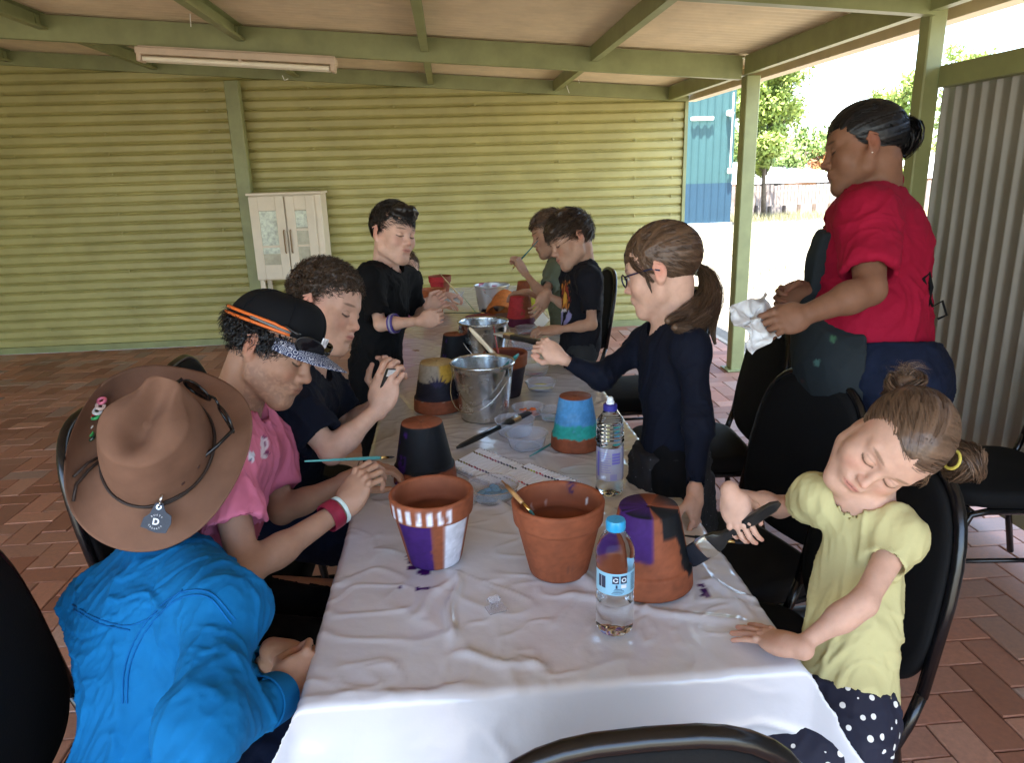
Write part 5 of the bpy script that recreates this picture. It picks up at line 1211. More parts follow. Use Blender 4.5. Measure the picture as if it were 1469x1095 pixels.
        x, y, z = np.meshgrid(*F_.ax, indexing='ij'); q = (np.stack([x, y, z], -1)-c)@R.T/k; hh_ = hairline(q)+.0020*vnoise(q*170)+.0025*vnoise(q*60+9); F_.D = F_.D+(.0030*k*ss(.018, .0, hh_)).astype(np.float32); F_.D = smax(F_.D, (-hairline(q)*k*.8).astype(np.float32), .006)
        for p in ex: F_.apply(p)
        for p in cuts: F_.apply(p, op='s')
        V_, Fc = F_.mesh(); N = normals(V_, Fc); V_ = V_+N*(fbm(V_*rough_f, 2)*rough_amp)[:, None]
        ql = (V_-c)@R.T/k; st = .5*fbm(ql*rough_f*1.6+3, 2)
        if streak is not None:
            tgt = np.array(streak, float).reshape(-1, 3); w_ = ql; ii = (np.linalg.norm(w_[:, None]-tgt[None], axis=2)).argmin(1) if len(tgt) > 1 else np.zeros(len(w_), int)
            if len(tgt) > 1: ii = np.where((w_[:, 0] > 0) == (tgt[0][0] > 0), 0, 1)
            ax_ = tgt/np.linalg.norm(tgt, axis=1)[:, None]; A = ax_[ii]; pr_ = w_-np.array(ctr); pp = pr_-A*(pr_*A).sum(1)[:, None]; e1 = np.cross(A, np.array([.2, .3, 1.])); e1 /= np.linalg.norm(e1, axis=1)[:, None]; e2 = np.cross(A, e1); az = np.arctan2((pp*e2).sum(1), (pp*e1).sum(1)); u_ = np.stack([np.cos(az)*sfreq, np.sin(az)*sfreq, ii*7+ql[:, 2]*4], -1)
            st = fbm(u_, 2)*.75; V_ = V_+N*(st*.0016)[:, None]
        ccs = [np.array(material)*np.clip(1+.75*st, .35, 2)[:, None]]
        parts = [(V_, Fc)]
        if n: parts.append(strands(c, R, k, n, lambda p: hairline(p) > -.005, dirf or (lambda p: p-np.array([0, -.05, .13])), L, width, curl, lift, 6, seed, tuple(np.array(rad)*.985), ctr, grav, jit))
        if n: ccs.append(ribbon_cols(len(parts[-1][0]), 14, np.array(material), seed))
        for i_, m_ in enumerate(more): parts.append(m_); ccs.append(ribbon_cols(len(m_[0]), 28, np.array(material), seed+i_+1))
        V_, Fc = join(parts); return np_mesh('hair', V_, Fc, M_hair, parent or s.root, col=np.concatenate(ccs))
def hl_plane(p, y0=.078, z0=.062, y1=-.085, z1=-.070, side=.0):
    """height above an oblique hairline from forehead (y0,z0) to nape (y1,z1)"""
    t = (p[..., 1]-y1)/(y0-y1); return p[..., 2]-(z1+(z0-z1)*t)
def legs(j, head, seated, w=.085, up=.40, lo=.42, kz=None, spread=1.25):
    h = nrm(np.array([head[0], head[1], 0])); r = np.array([h[1], -h[0], 0])
    for q, s_ in (('R', 1), ('L', -1)):
        hip = j['pel']+r*w*s_; hip[2] -= .02
        if seated: kn = hip+h*up+r*w*s_*(spread-1); kn[2] = kz or .50; an = kn+h*.02; an[2] = .09
        else: kn = hip+h*.015; kn[2] = hip[2]*.53; an = hip-h*.01; an[2] = .09
        j['hip'+q], j['kn'+q], j['an'+q] = hip, kn, an
    j['fd'] = h; return j
HCOL = {'brown': hairmat('hair_brown', (.045, .026, .015)), 'dark': hairmat('hair_dark', (.014, .010, .008)), 'black': hairmat('hair_black', (.0045, .004, .0045), .35), 'mid': hairmat('hair_mid_brown', (.085, .048, .028)), 'light': hairmat('hair_light_brown', (.115, .068, .042))}
def fabric(name, col, rough=.85, **k):
    k.setdefault('vary', .10); k.setdefault('vscale', 9); k.setdefault('bump', .35); k.setdefault('bscale', 42); k.setdefault('bdist', .0022); k.setdefault('spec', .2)
    return mat(name, col, rough, **k)
M_denim = fabric('dark_denim', (.006, .010, .026), vary=.25, vscale=30); M_blackcl = fabric('black_cotton', (.0035, .0035, .0042)); M_navycl = fabric('navy_cotton', (.004, .0055, .013)); M_greycl = fabric('grey_denim', (.03, .033, .036)); M_shoe = mat('shoe_black', (.02, .02, .02), .5)
def rnd_tie(c, d, R_, r_, m, parent, name='hair_tie'):
    x, y, z = frame_z(d); b = MB(); pts = [c+(x*cos(a)+y*sin(a))*R_ for a in np.linspace(0, 2*pi, 17)]; b.tube(pts, r_, 6, caps=False); b.build(name, m, parent, smooth=True)
def bun(c, d, r, seed, spread=1.0):
    """coiled bun as a few winding locks; returns ribbons and a solid core"""
    x, y, z = frame_z(d); paths = []; rs = np.random.RandomState(seed)
    for i in range(7):
        a0 = rs.uniform(0, 6.28); tl = rs.uniform(-.5, .5); pts = []
        for k in range(8):
            a = a0+k*.8; rr = r*(.62+.12*sin(k+i)); pts.append(c+(x*cos(a)+y*sin(a))*rr+z*(r*.45*sin(a*.9+tl*4)+r*.1*(i-3)*.5))
        paths.append((pts, [r*.30]*8))
    return lock_ribbons(paths, r*.035, seed, .003, 60, .8), paths
# ------------------------------------------------------------------ girl in yellow, nearest on the right
hc = J(1276, 636, 1.22); hf = V(-.52, -.60, .61); hu = V(.60, .52, .60)
j = dict(nb=J(1240, 742, 1.27), shR=J(1175, 716, 1.31), shL=J(1292, 770, 1.21), elR=J(1118, 728, 1.43), wrR=J(1052, 710, 1.31), elL=J(1238, 866, 1.14), wrL=PZ(1150, 925, .775), pel=J(1204, 1010, 1.25), hc=hc)
legs(j, np.array([-1, .12, 0]), True, w=.058, up=.27, kz=.54)
dL = nrm(PZ(1062, 897, .752)-j['wrL'])
gy = Body('girl in a yellow tee and dotted navy shorts, her hair in two buns', j, .84, hf, hu, g=.86, fine=.0021, limb=.92, torso=(1, .95, 1),
          hand_r=dict(d=V(.22, -.95, .25), n=V(.55, .1, -.85), s=.67, curl=(.42, .46, .5, .55), thumb=(.5, .7), side=-1, spread=.05), hand_l=dict(d=dL, n=(0, 0, -1), s=.74, curl=(.10, .08, .09, .12), thumb=(.2, .2), side=1, spread=.22),
          hk=dict(child=True, cheek=1.02, nose=.80, jaw=.76, brow=.7, ears=(-1,)))
gy.skin('fair', browc=(.16, .09, .05), lip=(.52, .17, .15), look='down')
b1, b2 = J(1299, 556, 1.27), J(1384, 664, 1.27); R_ = gy.R; l1, l2 = [(q-hc)@R_.T/.84 for q in (b1, b2)]
def dgy(p):
    t = np.where((p[..., 0:1] > 0) == (l1[0] > 0), l1, l2) if True else l1
    return nrm_rows(t-p)
def nrm_rows(a): return a/(np.linalg.norm(a, axis=-1)[..., None]+1e-9)
def hl_girl(p): return hl_plane(p, .084, .060, -.075, -.078)+np.where(p[..., 1] > .02, -.012*ss(.03, .07, np.abs(p[..., 0])), 0)-.02*np.exp(-(p[..., 0]/.0018)**2)*(p[..., 2] > .06)
(bv1, bf1), pp1 = bun(b1, V(.1, .9, .2), .036, 3); (bv2, bf2), pp2 = bun(b2, V(.9, -.1, .2), .038, 4)
fly = [([b1+np.array([0, 0, .01]), b1+V(-.3+.3*i/3, .8, .2)*(.026+.003*i), b1+V(-1+.5*i, .7, .2)*.040], [.006, .012, .016]) for i in range(5)]+[([hc+.84*(np.array(p_)@R_) for p_ in pl_], [.003, .007, .006, .003]) for pl_ in (((-.050, .066, .062), (-.068, .060, .035), (-.074, .045, .008), (-.076, .038, -.02)),)]
gyh = gy.cap_hair(HCOL['light'], hl_girl, rad=(.0800, .1060, .0900), n=5200, dirf=dgy, L=.085, width=.0007, lift=.003, jit=.05, seed=5, res=.0032, rough_amp=.001,
                  streak=[l1, l2], extra=[ell(b1, np.array([.024, .024, .026]), k=.004), ell(b2, np.array([.025, .025, .025]), k=.004)], more=[(bv1, bf1), (bv2, bf2), lock_ribbons(fly, .0005, 9, .006, 22, .6)])
rnd_tie(b1+(hc-b1)*.27, b1-hc, .021, .0035, mat('pink_tie', (.35, .08, .08), .6), gyh); rnd_tie(b2+(hc-b2)*.18, b2-hc, .0165, .0030, mat('yellow_tie', (.55, .45, .08), .6), gyh)
M_yel = fabric('yellow_cotton', (.50, .455, .225), vary=.06)
def fr(V_, N): return V_
ys = gy.shirt(M_yel, f=.42, r=.005, slack=.007, hem=-.02, res=.0042, wr=.0075, wf=10, seed=4, stretch=(1, 1, .6), flare=1.18, neckr=.046)
dots = None
def dotcol(V_):
    c = np.tile(np.array([.012, .014, .035]), (len(V_), 1)); return c
def dotted(name, base, sc, r=.18, dot=(.75, .75, .72)):
    m = mat(name, base, .8, bump=.2, bscale=300, bdist=.0006); n = m.node_tree.nodes; L = m.node_tree.links; tc = n.new('ShaderNodeTexCoord'); vo = n.new('ShaderNodeTexVoronoi'); vo.inputs['Scale'].default_value = sc; vo.inputs['Randomness'].default_value = .35
    L.new(tc.outputs['Object'], vo.inputs['Vector']); lt = n.new('ShaderNodeMath'); lt.operation = 'LESS_THAN'; lt.inputs[1].default_value = r; L.new(vo.outputs['Distance'], lt.inputs[0]); mx = n.new('ShaderNodeMix'); mx.data_type = 'RGBA'; mx.inputs['A'].default_value = (*base, 1); mx.inputs['B'].default_value = (*dot, 1); L.new(lt.outputs[0], mx.inputs['Factor']); L.new(mx.outputs['Result'], n['Principled BSDF'].inputs['Base Color']); return m
M_dot = dotted('dotted_navy', (.010, .011, .028), 46, .24)
gy.trousers(M_dot, f=.62, r=.016, res=.005, wr=.004, name='shorts', top=.05, wf=16)
gy.shoes(M_shoe)
brush(J(984, 803, 1.375), J(1118, 722, 1.24), 'flat', 'wide black brush with a metal ferrule in the hand of the girl in yellow', BK)
brush(PZ(1068, 780, .752), PZ(975, 768, .752), 'round', 'thin dark brush lying near the table edge under the wide brush', (.02, .05, .09))
# ------------------------------------------------------------------ person in the brown hat and blue shirt
hc = J(241, 672, 1.43); hd = np.array([.62, .78, 0]); j = dict(nb=J(240, 806, 1.39), shR=J(322, 880, 1.17), shL=J(150, 872, 1.44), elR=J(292, 1050, 1.00), wrR=J(398, 1000, 1.17), elL=J(330, 1010, 1.42), wrL=J(396, 938, 1.34), pel=J(220, 1130, 1.23), hc=hc)
legs(j, hd, True, w=.09, kz=.49)
hm = Body('person in a brown felt hat and bright blue shirt, seen from behind', j, .98, nrm(hd+np.array([0, 0, -.15])), (0, 0, 1), g=1.16, fine=.0035, torso=(1.05, 1.1, 1), limb=1.12,
          hand_r=dict(d=V(.55, .45, -.7), n=V(-.5, -.3, -.5), s=.90, curl=(.9, .95, 1.0, 1.0), thumb=(.6, .8), side=-1), hand_l=dict(d=V(.8, -.1, .1), n=V(0, -1, .1), s=.95, curl=(.4, .45, .5, .55), side=1))
hm.skin('tan', browc=(.04, .03, .02))
M_blue = fabric('blue_work_cotton', (.003, .128, .335), vary=.10, vscale=14)
def bluep(V_, N):
    # stitched back yoke and sleeve seams pressed into the cloth
    q = (V_-j['nb'])@hm.TR.T; x, y, z = q[:, 0], q[:, 1], q[:, 2]; back = y < .02
    yoke = -.135-.20*np.abs(x)*0+.045*(np.abs(x)/.16)**2; d = np.abs(z-yoke); V_ = V_-N*(.0028*np.exp(-(d/.004)**2)*back)[:, None]; V_ = V_+N*(.0016*np.exp(-((z-yoke-.009)/.005)**2)*back)[:, None]
    for s_ in (-1, 1): V_ = V_-N*(.003*np.exp(-((x-s_*.150-.15*(z+.1)*s_*-.5)/.004)**2)*(z < .0)*(z > -.22))[:, None]
    # pleats falling from the yoke
    for x0 in (-.07, .07): V_ = V_+N*(.006*np.exp(-((x-x0)/.010)**2)*ss(-.13, -.17, z)*back)[:, None]
    return V_
hsh = hm.shirt(M_blue, f=1.82, r=.017, slack=.024, hem=.06, res=.0042, wr=.0085, wf=8.5, seed=8, post=bluep, flare=1.0, name='work_shirt', neckr=.062, stretch=(1.0, 1.0, .75))
# collar and cuffs
def ringcloth(b_, c, d, r0, r1, h, m, name, th=.003, wob=.003, seed=0, slit=0.0):
    x, y, z = frame_z(d); n = 44; b = MB(); vs = []; lo = 0 if not slit else slit
    rows = [(r0, 0), (r0+(r1-r0)*.5, h*.5), (r1, h), (r1-th, h+.0005), (r0+(r1-r0)*.5-th, h*.5), (r0-th, 0)]
    for (r_, z_) in rows:
        for k in range(n): a = 2*pi*k/n; w = 1+wob*8*sin(3*a+seed)*z_/max(h, .001); vs.append(c+x*r_*w*cos(a)+y*r_*w*sin(a)+z*z_)
    m_ = len(rows); b.add(vs, [(i*n+k, i*n+(k+1) % n, ((i+1) % m_)*n+(k+1) % n, ((i+1) % m_)*n+k) for i in range(m_) for k in range(n)]); return b.build(name, m, b_.root, smooth=True, auto=50)
nd = nrm(hc-j['nb']); ringcloth(hm, j['nb']+nd*.004, nd, .078, .069, .036, M_blue, 'collar')
hm.trousers(M_denim, r=.012, wr=.006); hm.shoes(M_shoe)
dd = nrm(j['wrR']-j['elR']); ringcloth(hm, j['wrR']-dd*.045, dd, .043, .040, .045, M_blue, 'cuff')
from mathutils.bvhtree import BVHTree
def seam(o, pix, m, r=.0016, off=((0, 0),), n=26, name='seam', lift=.0004):
    me = o.data; T_ = BVHTree.FromPolygons([tuple(v.co) for v in me.vertices], [tuple(p.vertices) for p in me.polygons]); b = MB(); e = Vector(EYEP)
    for dx, dy in off:
        pp = np.array(pix, float); t = np.linspace(0, len(pp)-1, n); i0 = np.minimum(t.astype(int), len(pp)-2); f = (t-i0)[:, None]; pm = np.vstack([2*pp[0]-pp[1], pp, 2*pp[-1]-pp[-2]]); a, b_, c, d = pm[i0], pm[i0+1], pm[i0+2], pm[i0+3]
        Q = .5*((2*b_)+(c-a)*f+(2*a-5*b_+4*c-d)*f*f+(3*b_-a-3*c+d)*f**3); pts = []
        for q in Q:
            w = P(q[0]+dx, q[1]+dy, 1); hit = T_.ray_cast(e, (Vector(w)-e).normalized())
            if hit[0] is not None and (not pts or np.linalg.norm(np.array(hit[0])-pts[-1]) < .05): pts.append(np.array(hit[0])+np.array(hit[1])*lift)
        if len(pts) > 2: b.tube(pts, r, 6)
    if b.v: return b.build(name, m, o, smooth=True)
M_bstitch = fabric('blue_stitch', (.002, .105, .32))
seam(hsh, [(338, 890), (300, 850), (250, 855), (205, 900), (180, 955), (176, 1010)], M_bstitch)
seam(hsh, [(332, 896), (298, 857), (252, 862), (210, 905), (186, 958), (182, 1010)], M_bstitch)
seam(hsh, [(104, 868), (140, 888), (185, 898), (225, 880), (262, 846)], M_bstitch)
seam(hsh, [(106, 875), (142, 895), (187, 905)], M_bstitch)
# the hat
fac = nrm(P(235, 650, 1)-EYEP); toC = -fac
n_ = nrm(toC*cos(radians(25))+(-.40*RT+.92*UP)*sin(radians(25))); fr_ = nrm(np.array([.12, .95, .28])); fr_ = nrm(fr_-n_*(fr_@n_)); rt_ = np.cross(fr_, n_); HM = np.array([rt_, fr_, n_])
M_felt = mat('brown_felt', (.175, .092, .060), .95, vary=.16, vscale=14, bump=.3, bscale=500, bdist=.0006, spec=.1, detail=8); M_lace = mat('leather_lace', (.025, .014, .010), .6)
hatC = P(231, 652, 1.33)      # centre of the crown base
def hat():
    nA, rows = 120, []; th = 2*pi*np.arange(nA)/nA
    def brim(u):      # u 0 at the crown, 1 at the edge
        r0x, r0y = .090, .108; L = .066+.012*np.abs(np.sin(th))**2*0+.010*np.cos(th)**2*0+.006*np.sin(th)
        x = np.cos(th)*(r0x+L*u*1.12); y = np.sin(th)*(r0y+L*u*1.16); side = np.cos(th)**2
        z = .010*(1-u)**2+u**2*(.050*side*np.where(np.cos(th) < 0, 1.75, .55)-.016*np.sin(th)**2)+.004*np.sin(3*th+1)*u**2; x = x*(1-np.where(np.cos(th) < 0, .24, .08)*u**2*side); return x, y, z
    P_ = []
    def crown(v):     # v 0 base .. 1 top centre
        if v <= .72: k = v/.72; r = 1-.20*k**1.6; z = .118*k**.92
        else: k = (v-.72)/.28; r = .80*cos(k*pi/2)**.9; z = .118+.016*sin(k*pi/2)
        x = np.cos(th)*.089*r; y = np.sin(th)*.107*r; z = z*1.08; zz = np.full(nA, z)
        w = ss(.25, .9, v)
        for s_ in (-1, 1): d = np.exp(-(((x-s_*.060)/.026)**2+((y-.058)/.042)**2)); x = x-s_*.022*d*w; zz = zz-.012*d*w      # front pinches
        d = np.exp(-((x/.024)**2))*ss(-.085, -.02, y); zz = zz-.034*d*ss(.6, .95, v)      # centre crease
        zz = zz-.02*ss(.0, .09, y)*0+.010*ss(.02, .09, y)*w; return x, y, zz
    ring = []
    for u in np.linspace(1, 0, 16): ring.append(brim(u))
    ring.append((np.cos(th)*.0892, np.sin(th)*.1072, np.full(nA, .014)))
    for v in np.linspace(.04, .985, 34): x, y, z = crown(v); ring.append((x, y, z+.012))
    top = np.stack([np.stack(r, -1) for r in ring]); und = []
    for k, u in enumerate(np.linspace(0, 1, 12)): x, y, z = brim(u); e = .0035; und.append(np.stack([x*(.985 if u == 0 else 1), y*(.985 if u == 0 else 1), z-e], -1))
    und = np.stack(und); inner = []
    for v in np.linspace(.9, .05, 10): x, y, z = crown(v); inner.append(np.stack([x*.96, y*.96, z+.006], -1))
    inner = np.stack(inner); A = np.concatenate([top[::-1], ]); seq = np.concatenate([inner, und, top])   # inside -> under brim -> edge -> over -> crown
    m = len(seq); W = seq+0; nn = fbm(W*25, 2)*.0016; W = W+nn[..., None]*np.array([0, 0, 1]); W = hatC+W.reshape(-1, 3)@HM; I = np.arange(m*nA).reshape(m, nA); Jn = np.roll(I, -1, 1)
    f = np.stack([I[:-1], Jn[:-1], Jn[1:], I[1:]], -1).reshape(-1, 4); vs = np.vstack([W, W[-nA:].mean(0)]); 
    f2 = np.array([[I[-1][k], Jn[-1][k], len(vs)-1, len(vs)-1] for k in range(nA)])
    o = np_mesh('hat', vs, f, M_felt, hm.root); 
    b = MB(); b.add([tuple(v) for v in vs[-nA-1:]], [(k, (k+1) % nA, nA) for k in range(nA)]); 
    c2 = b.build('crown_top', M_felt, o, smooth=True)
    return o
hato = hat()
HW = lambda p: hatC+np.array(p, float)@HM
b = MB(); pts = [HW((.0915*cos(a), .1095*sin(a), .020)) for a in np.linspace(0, 2*pi, 61)]; b.tube(pts, .0028, 6, caps=False); b.tube([HW((.0915*cos(a), .1095*sin(a), .024+.004*sin(5*a))) for a in np.linspace(-1.9, .9, 40)], .0022, 6)
b.tube([HW((-.084, -.045, .022)), HW((-.094, -.065, .022)), HW((-.098, -.098, .030)), HW((-.092, -.125, .026))], .0028, 6); b.tube([HW((-.085, -.035, .022)), HW((-.098, -.055, .028)), HW((-.104, -.088, .040))], .0025, 6); b.build('hat_lace', M_lace, hato, smooth=True)
b = MB()
for a in (-.25, -.62): x_, y_ = cos(a), sin(a); nn_ = nrm((x_/.08, y_/.1, .1)); b.lathe([(0, .0012), (.0035, .0012), (.004, 0)], 10, HW((.0865*x_, .1045*y_, .050)), nn_@HM)
b.build('eyelet', mat('eyelet', (.05, .015, .01), .5), hato)
# tag hanging from the lace at the back
tg = HW((.018, -.128, .016)); tz_ = nrm(HM[2]*.75-HM[1]*.35+toC*.3); ty = nrm(HM[1]-tz_*(HM[1]@tz_)); tx = np.cross(ty, tz_); ca_, sa_ = cos(.12), sin(.12); TM = np.array([tx*ca_+ty*sa_, ty*ca_-tx*sa_, tz_])
tagC = P(225, 744, 1.245); out_ = [(-.006, .026), (.006, .026), (.009, .018), (.013, .012), (.0225, .007), (.0245, -.006), (.019, -.023), (.004, -.024), (-.008, -.0215), (-.012, -.019), (-.023, -.017), (-.0205, -.001), (-.012, .007), (-.009, .018)]
b = MB(); n = len(out_); v = [tagC+np.array([x_, y_, h_])@TM for h_ in (0, .0022) for x_, y_ in out_]; b.add(v, [tuple(range(n, 2*n)), tuple(range(n))[::-1]]+[(k, (k+1) % n, n+(k+1) % n, n+k) for k in range(n)])
tago = b.build('hat_tag', mat('tag_leather', (.012, .016, .030), .45, bump=.2, bscale=200), hato)
b = MB(); b.lathe([(.0025, .0026), (.0045, .0026), (.0045, .0022)], 14, tagC+np.array([0, .0195, 0])@TM, TM[2]); b.build('eyelet_ring', M_wire, tago)
b = MB(); b.tube([tagC+np.array(p)@TM for p in ((0, .0195, -.001), (.002, .023, .006), (.001, .030, .008), (0, .038, .006), (-.001, .044, .003))], .0016, 6); b.tube([tagC+np.array(p)@TM for p in ((.001, .028, .008), (.003, .036, .0085), (0, .046, .004))], .0022, 6); b.build('clip', M_wire, tago, smooth=True)
def text_mesh(s_, size, M3, origin, material, parent, name, bold=.0, z=.0026):
    cu = bpy.data.curves.new(name, 'FONT'); cu.body = s_; cu.size = size; cu.align_x = 'CENTER'; cu.align_y = 'CENTER'; cu.offset = bold; cu.extrude = .0002
    to = bpy.data.objects.new(name, cu); COL.objects.link(to); dg = bpy.context.evaluated_depsgraph_get(); me = bpy.data.meshes.new_from_object(to.evaluated_get(dg)); bpy.data.objects.remove(to)
    a = np.empty(len(me.vertices)*3, np.float32); me.vertices.foreach_get('co', a); a = a.reshape(-1, 3); a[:, 2] += z; w = origin+a@M3; me.vertices.foreach_set('co', w.astype(np.float32).ravel()); me.materials.append(material); me.update(); return link(name, me, parent)
M_ink = mat('white_ink', (.7, .72, .78), .6)
cen = tagC+np.array([0, -.006, 0])@TM; text_mesh('D', .0145, TM, cen, M_ink, tago, 'letter', .0006)
for i, ch in enumerate('RUSTY'):
    a = radians(90+(2-i)*21); M2 = np.array([TM[0]*cos(a-pi/2)+TM[1]*sin(a-pi/2), -TM[0]*sin(a-pi/2)+TM[1]*cos(a-pi/2), TM[2]]); text_mesh(ch, .0042, M2, cen+np.array([cos(a)*.0115, sin(a)*.0115, 0])@TM, M_ink, tago, 'letter')
for i, ch in enumerate('CREEKER'):
    a = radians(270+(i-3)*19); M2 = np.array([TM[0]*cos(a+pi/2)+TM[1]*sin(a+pi/2), -TM[0]*sin(a+pi/2)+TM[1]*cos(a+pi/2), TM[2]]); text_mesh(ch, .0038, M2, cen+np.array([cos(a)*.0115, sin(a)*.0115, 0])@TM, M_ink, tago, 'letter')
# sunglasses resting on the brim in front of the crown, one arm along the side
M_glass = mat('dark_lens', (.006, .006, .008), .08, coat=.5); M_spec = mat('black_frame_plastic', (.008, .008, .009), .25)
def sunglasses(parent, Mx, o, wrap=.012, W=.145, armL=.12, lens=.05, fcol=None, acol=None, name='sunglasses', drop=0):
    """Mx rows: across, forward, up; o: bridge point"""
    Q = lambda p: o+np.array(p, float)@Mx; fcol = fcol or M_spec; b = MB()
    for s_ in (-1, 1):
        pts = [Q((s_*(.038+.027*cos(a)), -wrap*((.038+.027*cos(a))/.065)**2, .019*sin(a)*(1+.15*cos(a)*1))) for a in np.linspace(0, 2*pi, 22)]; b.tube(pts, .0024, 6, caps=False)
    b.tube([Q((-.013, 0, .008)), Q((0, .003, .011)), Q((.013, 0, .008))], .0026, 6); r = b.build(name, fcol, parent, smooth=True)
    for s_ in (-1, 1):
        b = MB(); c = Q((s_*.038, -wrap*.34, 0)); vs = [c]+[Q((s_*(.038+.026*cos(a)), -wrap*((.038+.026*cos(a))/.065)**2, .0185*sin(a))) for a in np.linspace(0, 2*pi, 22)[:-1]]; b.add(vs, [(0, 1+k, 1+(k+1) % 21) for k in range(21)]); b.build('lens', M_glass, r, smooth=True)
    for s_ in (-1, 1):
        b = MB(); x0 = .067; b.tube([Q((s_*x0, -wrap, .010)), Q((s_*(x0+.004), -.05, .008+drop*.3)), Q((s_*(x0+.002), -.05-armL*.4, .004+drop*.8)), Q((s_*(x0-.006), -armL-.015, -.012+drop))], [.0036, .0036, .0030, .0028], 8, sq=.8); b.build('temple', acol or fcol, r, smooth=True)
    return r
SM = np.array([nrm(HM[0]*.92-HM[1]*.1), nrm(HM[1]*1), HM[2]]); SM[0] = nrm(SM[0]); SM[1] = nrm(SM[1]-SM[0]*(SM[1]@SM[0])); SM[2] = np.cross(SM[0], SM[1])
ga = radians(-32); gx = HM[0]*cos(ga)+HM[1]*sin(ga); gf = HM[1]*cos(ga)-HM[0]*sin(ga); sunglasses(hato, np.array([gx*1.05, gf*1.05, HM[2]*1.2]), hatC+gf*.122+HM[2]*.046, drop=-.012)
# beads hanging off the brim's left side
bd = [(146, 575, (.62, .16, .25)), (144, 583, (.7, .55, .5)), (139, 590, (.7, .72, .75)), (136, 597, (.05, .45, .15)), (129, 597, (.5, .03, .03)), (124, 603, (.55, .04, .04)), (121, 609, (.75, .78, .8)), (126, 611, (.8, .8, .8)), (122, 618, (.05, .42, .10)), (127, 622, (.04, .35, .1)), (130, 628, (.02, .05, .03))]
for i, (px, py, col) in enumerate(bd):
    b = MB(); c = P(px, py, 1.30); x_, y_, z_ = frame_z(V(.4*sin(i), .5, .6)); r_ = .0062; b.tube([c+(x_*cos(a)+y_*sin(a))*r_ for a in np.linspace(0, 2*pi, 13)], .0032, 6, caps=False); b.build('bead', mat('bead_%d' % i, col, .3, coat=.4), hato, smooth=True)
# ------------------------------------------------------------------ young man in pink
hc = J(389, 499, 1.60); hf = V(.90, -.42, .10); hu = V(.42, .90, 0)
j = dict(nb=J(334, 592, 1.64), shR=J(318, 652, 1.46), shL=J(386, 642, 1.80), elR=J(352, 822, 1.37), wrR=J(488, 732, 1.52), elL=J(404, 735, 1.76), wrL=J(497, 690, 1.78), pel=J(262, 880, 1.58), hc=hc)
legs(j, np.array([1, .1, 0]), True, kz=.51)
pm = Body('young man in a pink tee and black cap painting a black pot', j, .96, hf, hu, g=1.0, fine=.0023, limb=1.02,
          hand_r=dict(d=V(.55, .80, .0), n=V(.50, -.30, -.75), s=.95, curl=(.75, .85, .95, 1.0), thumb=(.6, .8), side=-1, spread=.05), hand_l=dict(d=V(.9, .3, -.2), n=V(.1, -.9, -.2), s=.93, curl=(.5, .55, .6, .6), side=1), hk=dict(nose=1.12, brow=1.1))
pm.skin('olive', browc=(.02, .014, .010), lip=(.33, .12, .09), look='down', stub=.45)
def hlm(p): return hl_plane(p, .078, .050, -.085, -.075)
pm.cap_hair(HCOL['black'], lambda p: np.minimum(hl_plane(p, .070, .030, -.09, -.085)+.004, .040-p[..., 2]) , rad=(.085, .106, .087), n=3000, dirf=lambda p: nrm_rows(np.stack([p[..., 0]*.3, -.4+0*p[..., 1], -1+0*p[..., 2]], -1)), L=.035, curl=1.3, lift=.02, width=.0011, seed=2, rough_amp=.005, rough_f=110, jit=.5)
M_capk = fabric('cap_black', (.004, .0045, .006), .8)
CR = pm.R; HL = lambda p: hc+.96*(np.asarray(p, float)@CR)
def cap(pm, hc, s, CR, mats):
    # crown shell over the skull
    n, m = 64, 22; vs = []; tilt = .30
    for i in range(m+1):
        v = i/m
        for k in range(n):
            a = 2*pi*k/n; r = cos(v*pi/2)**.62 if v < 1 else 0; z = sin(v*pi/2); x = .0855*r*cos(a); y = .112*r*sin(a)-.010; zz = .038+.088*z+.018*max(0, sin(a))*(1-v)*0
            zz = zz-(1-v)*(.028*(-sin(a))*.5+.0)*1+.010*max(0, sin(a))*v*(1-v)*4; vs.append(hc+s*(np.array([x, y, zz])@CR))
    b = MB(); b.add(vs, [(i*n+k, i*n+(k+1) % n, (i+1)*n+(k+1) % n, (i+1)*n+k) for i in range(m) for k in range(n)]); o = b.build('cap', mats[0], pm.root, smooth=True)
    b = MB(); b.lathe([(0, .006), (.006, .004), (.009, 0)], 12, hc+s*(np.array([0, -.010, .124])@CR), CR[2]); 
    for q in range(6):
        a = q*pi/3+pi/6; pts = []
        for v in np.linspace(.02, .98, 12): r = cos(v*pi/2)**.62; z = sin(v*pi/2); pts.append(hc+s*(np.array([.0863*r*cos(a), .113*r*sin(a)-.010, .038+.0885*z-(1-v)*(.014*(-sin(a)))+.010*max(0, sin(a))*v*(1-v)*4])@CR))
        b.tube(pts, .0013, 5)
    b.build('seam', mats[0], o, smooth=True)
    # brim
    nu, nv = 30, 12; v_ = []; f_ = []
    for h_ in (0, -.003):
        for i in range(nu+1):
            a = radians(24+132*i/nu)
            for k in range(nv+1):
                u = k/nv; ln = .084*sin((a-radians(24))/radians(132)*pi)**.45; x = .0855*cos(a); y = .110*sin(a)-.010+ln*u; x2 = x*(1+.0*u); z = .040-.016*u-.9*(x2**2)*(1.2+u*1.8)+h_; v_.append(hc+s*(np.array([x2, y, z])@CR))
    w = nv+1; N_ = (nu+1)*w
    for i in range(nu):
        for k in range(nv): a = i*w+k; f_.append((a, a+w, a+w+1, a+1)); f_.append((N_+a, N_+a+1, N_+a+w+1, N_+a+w))
    for i in range(nu): a = i*w+nv; f_.append((a, a+w, N_+a+w, N_+a))
    b = MB(); b.add(v_, f_); b.build('brim', mats[1], o, smooth=True, auto=60)
    return o
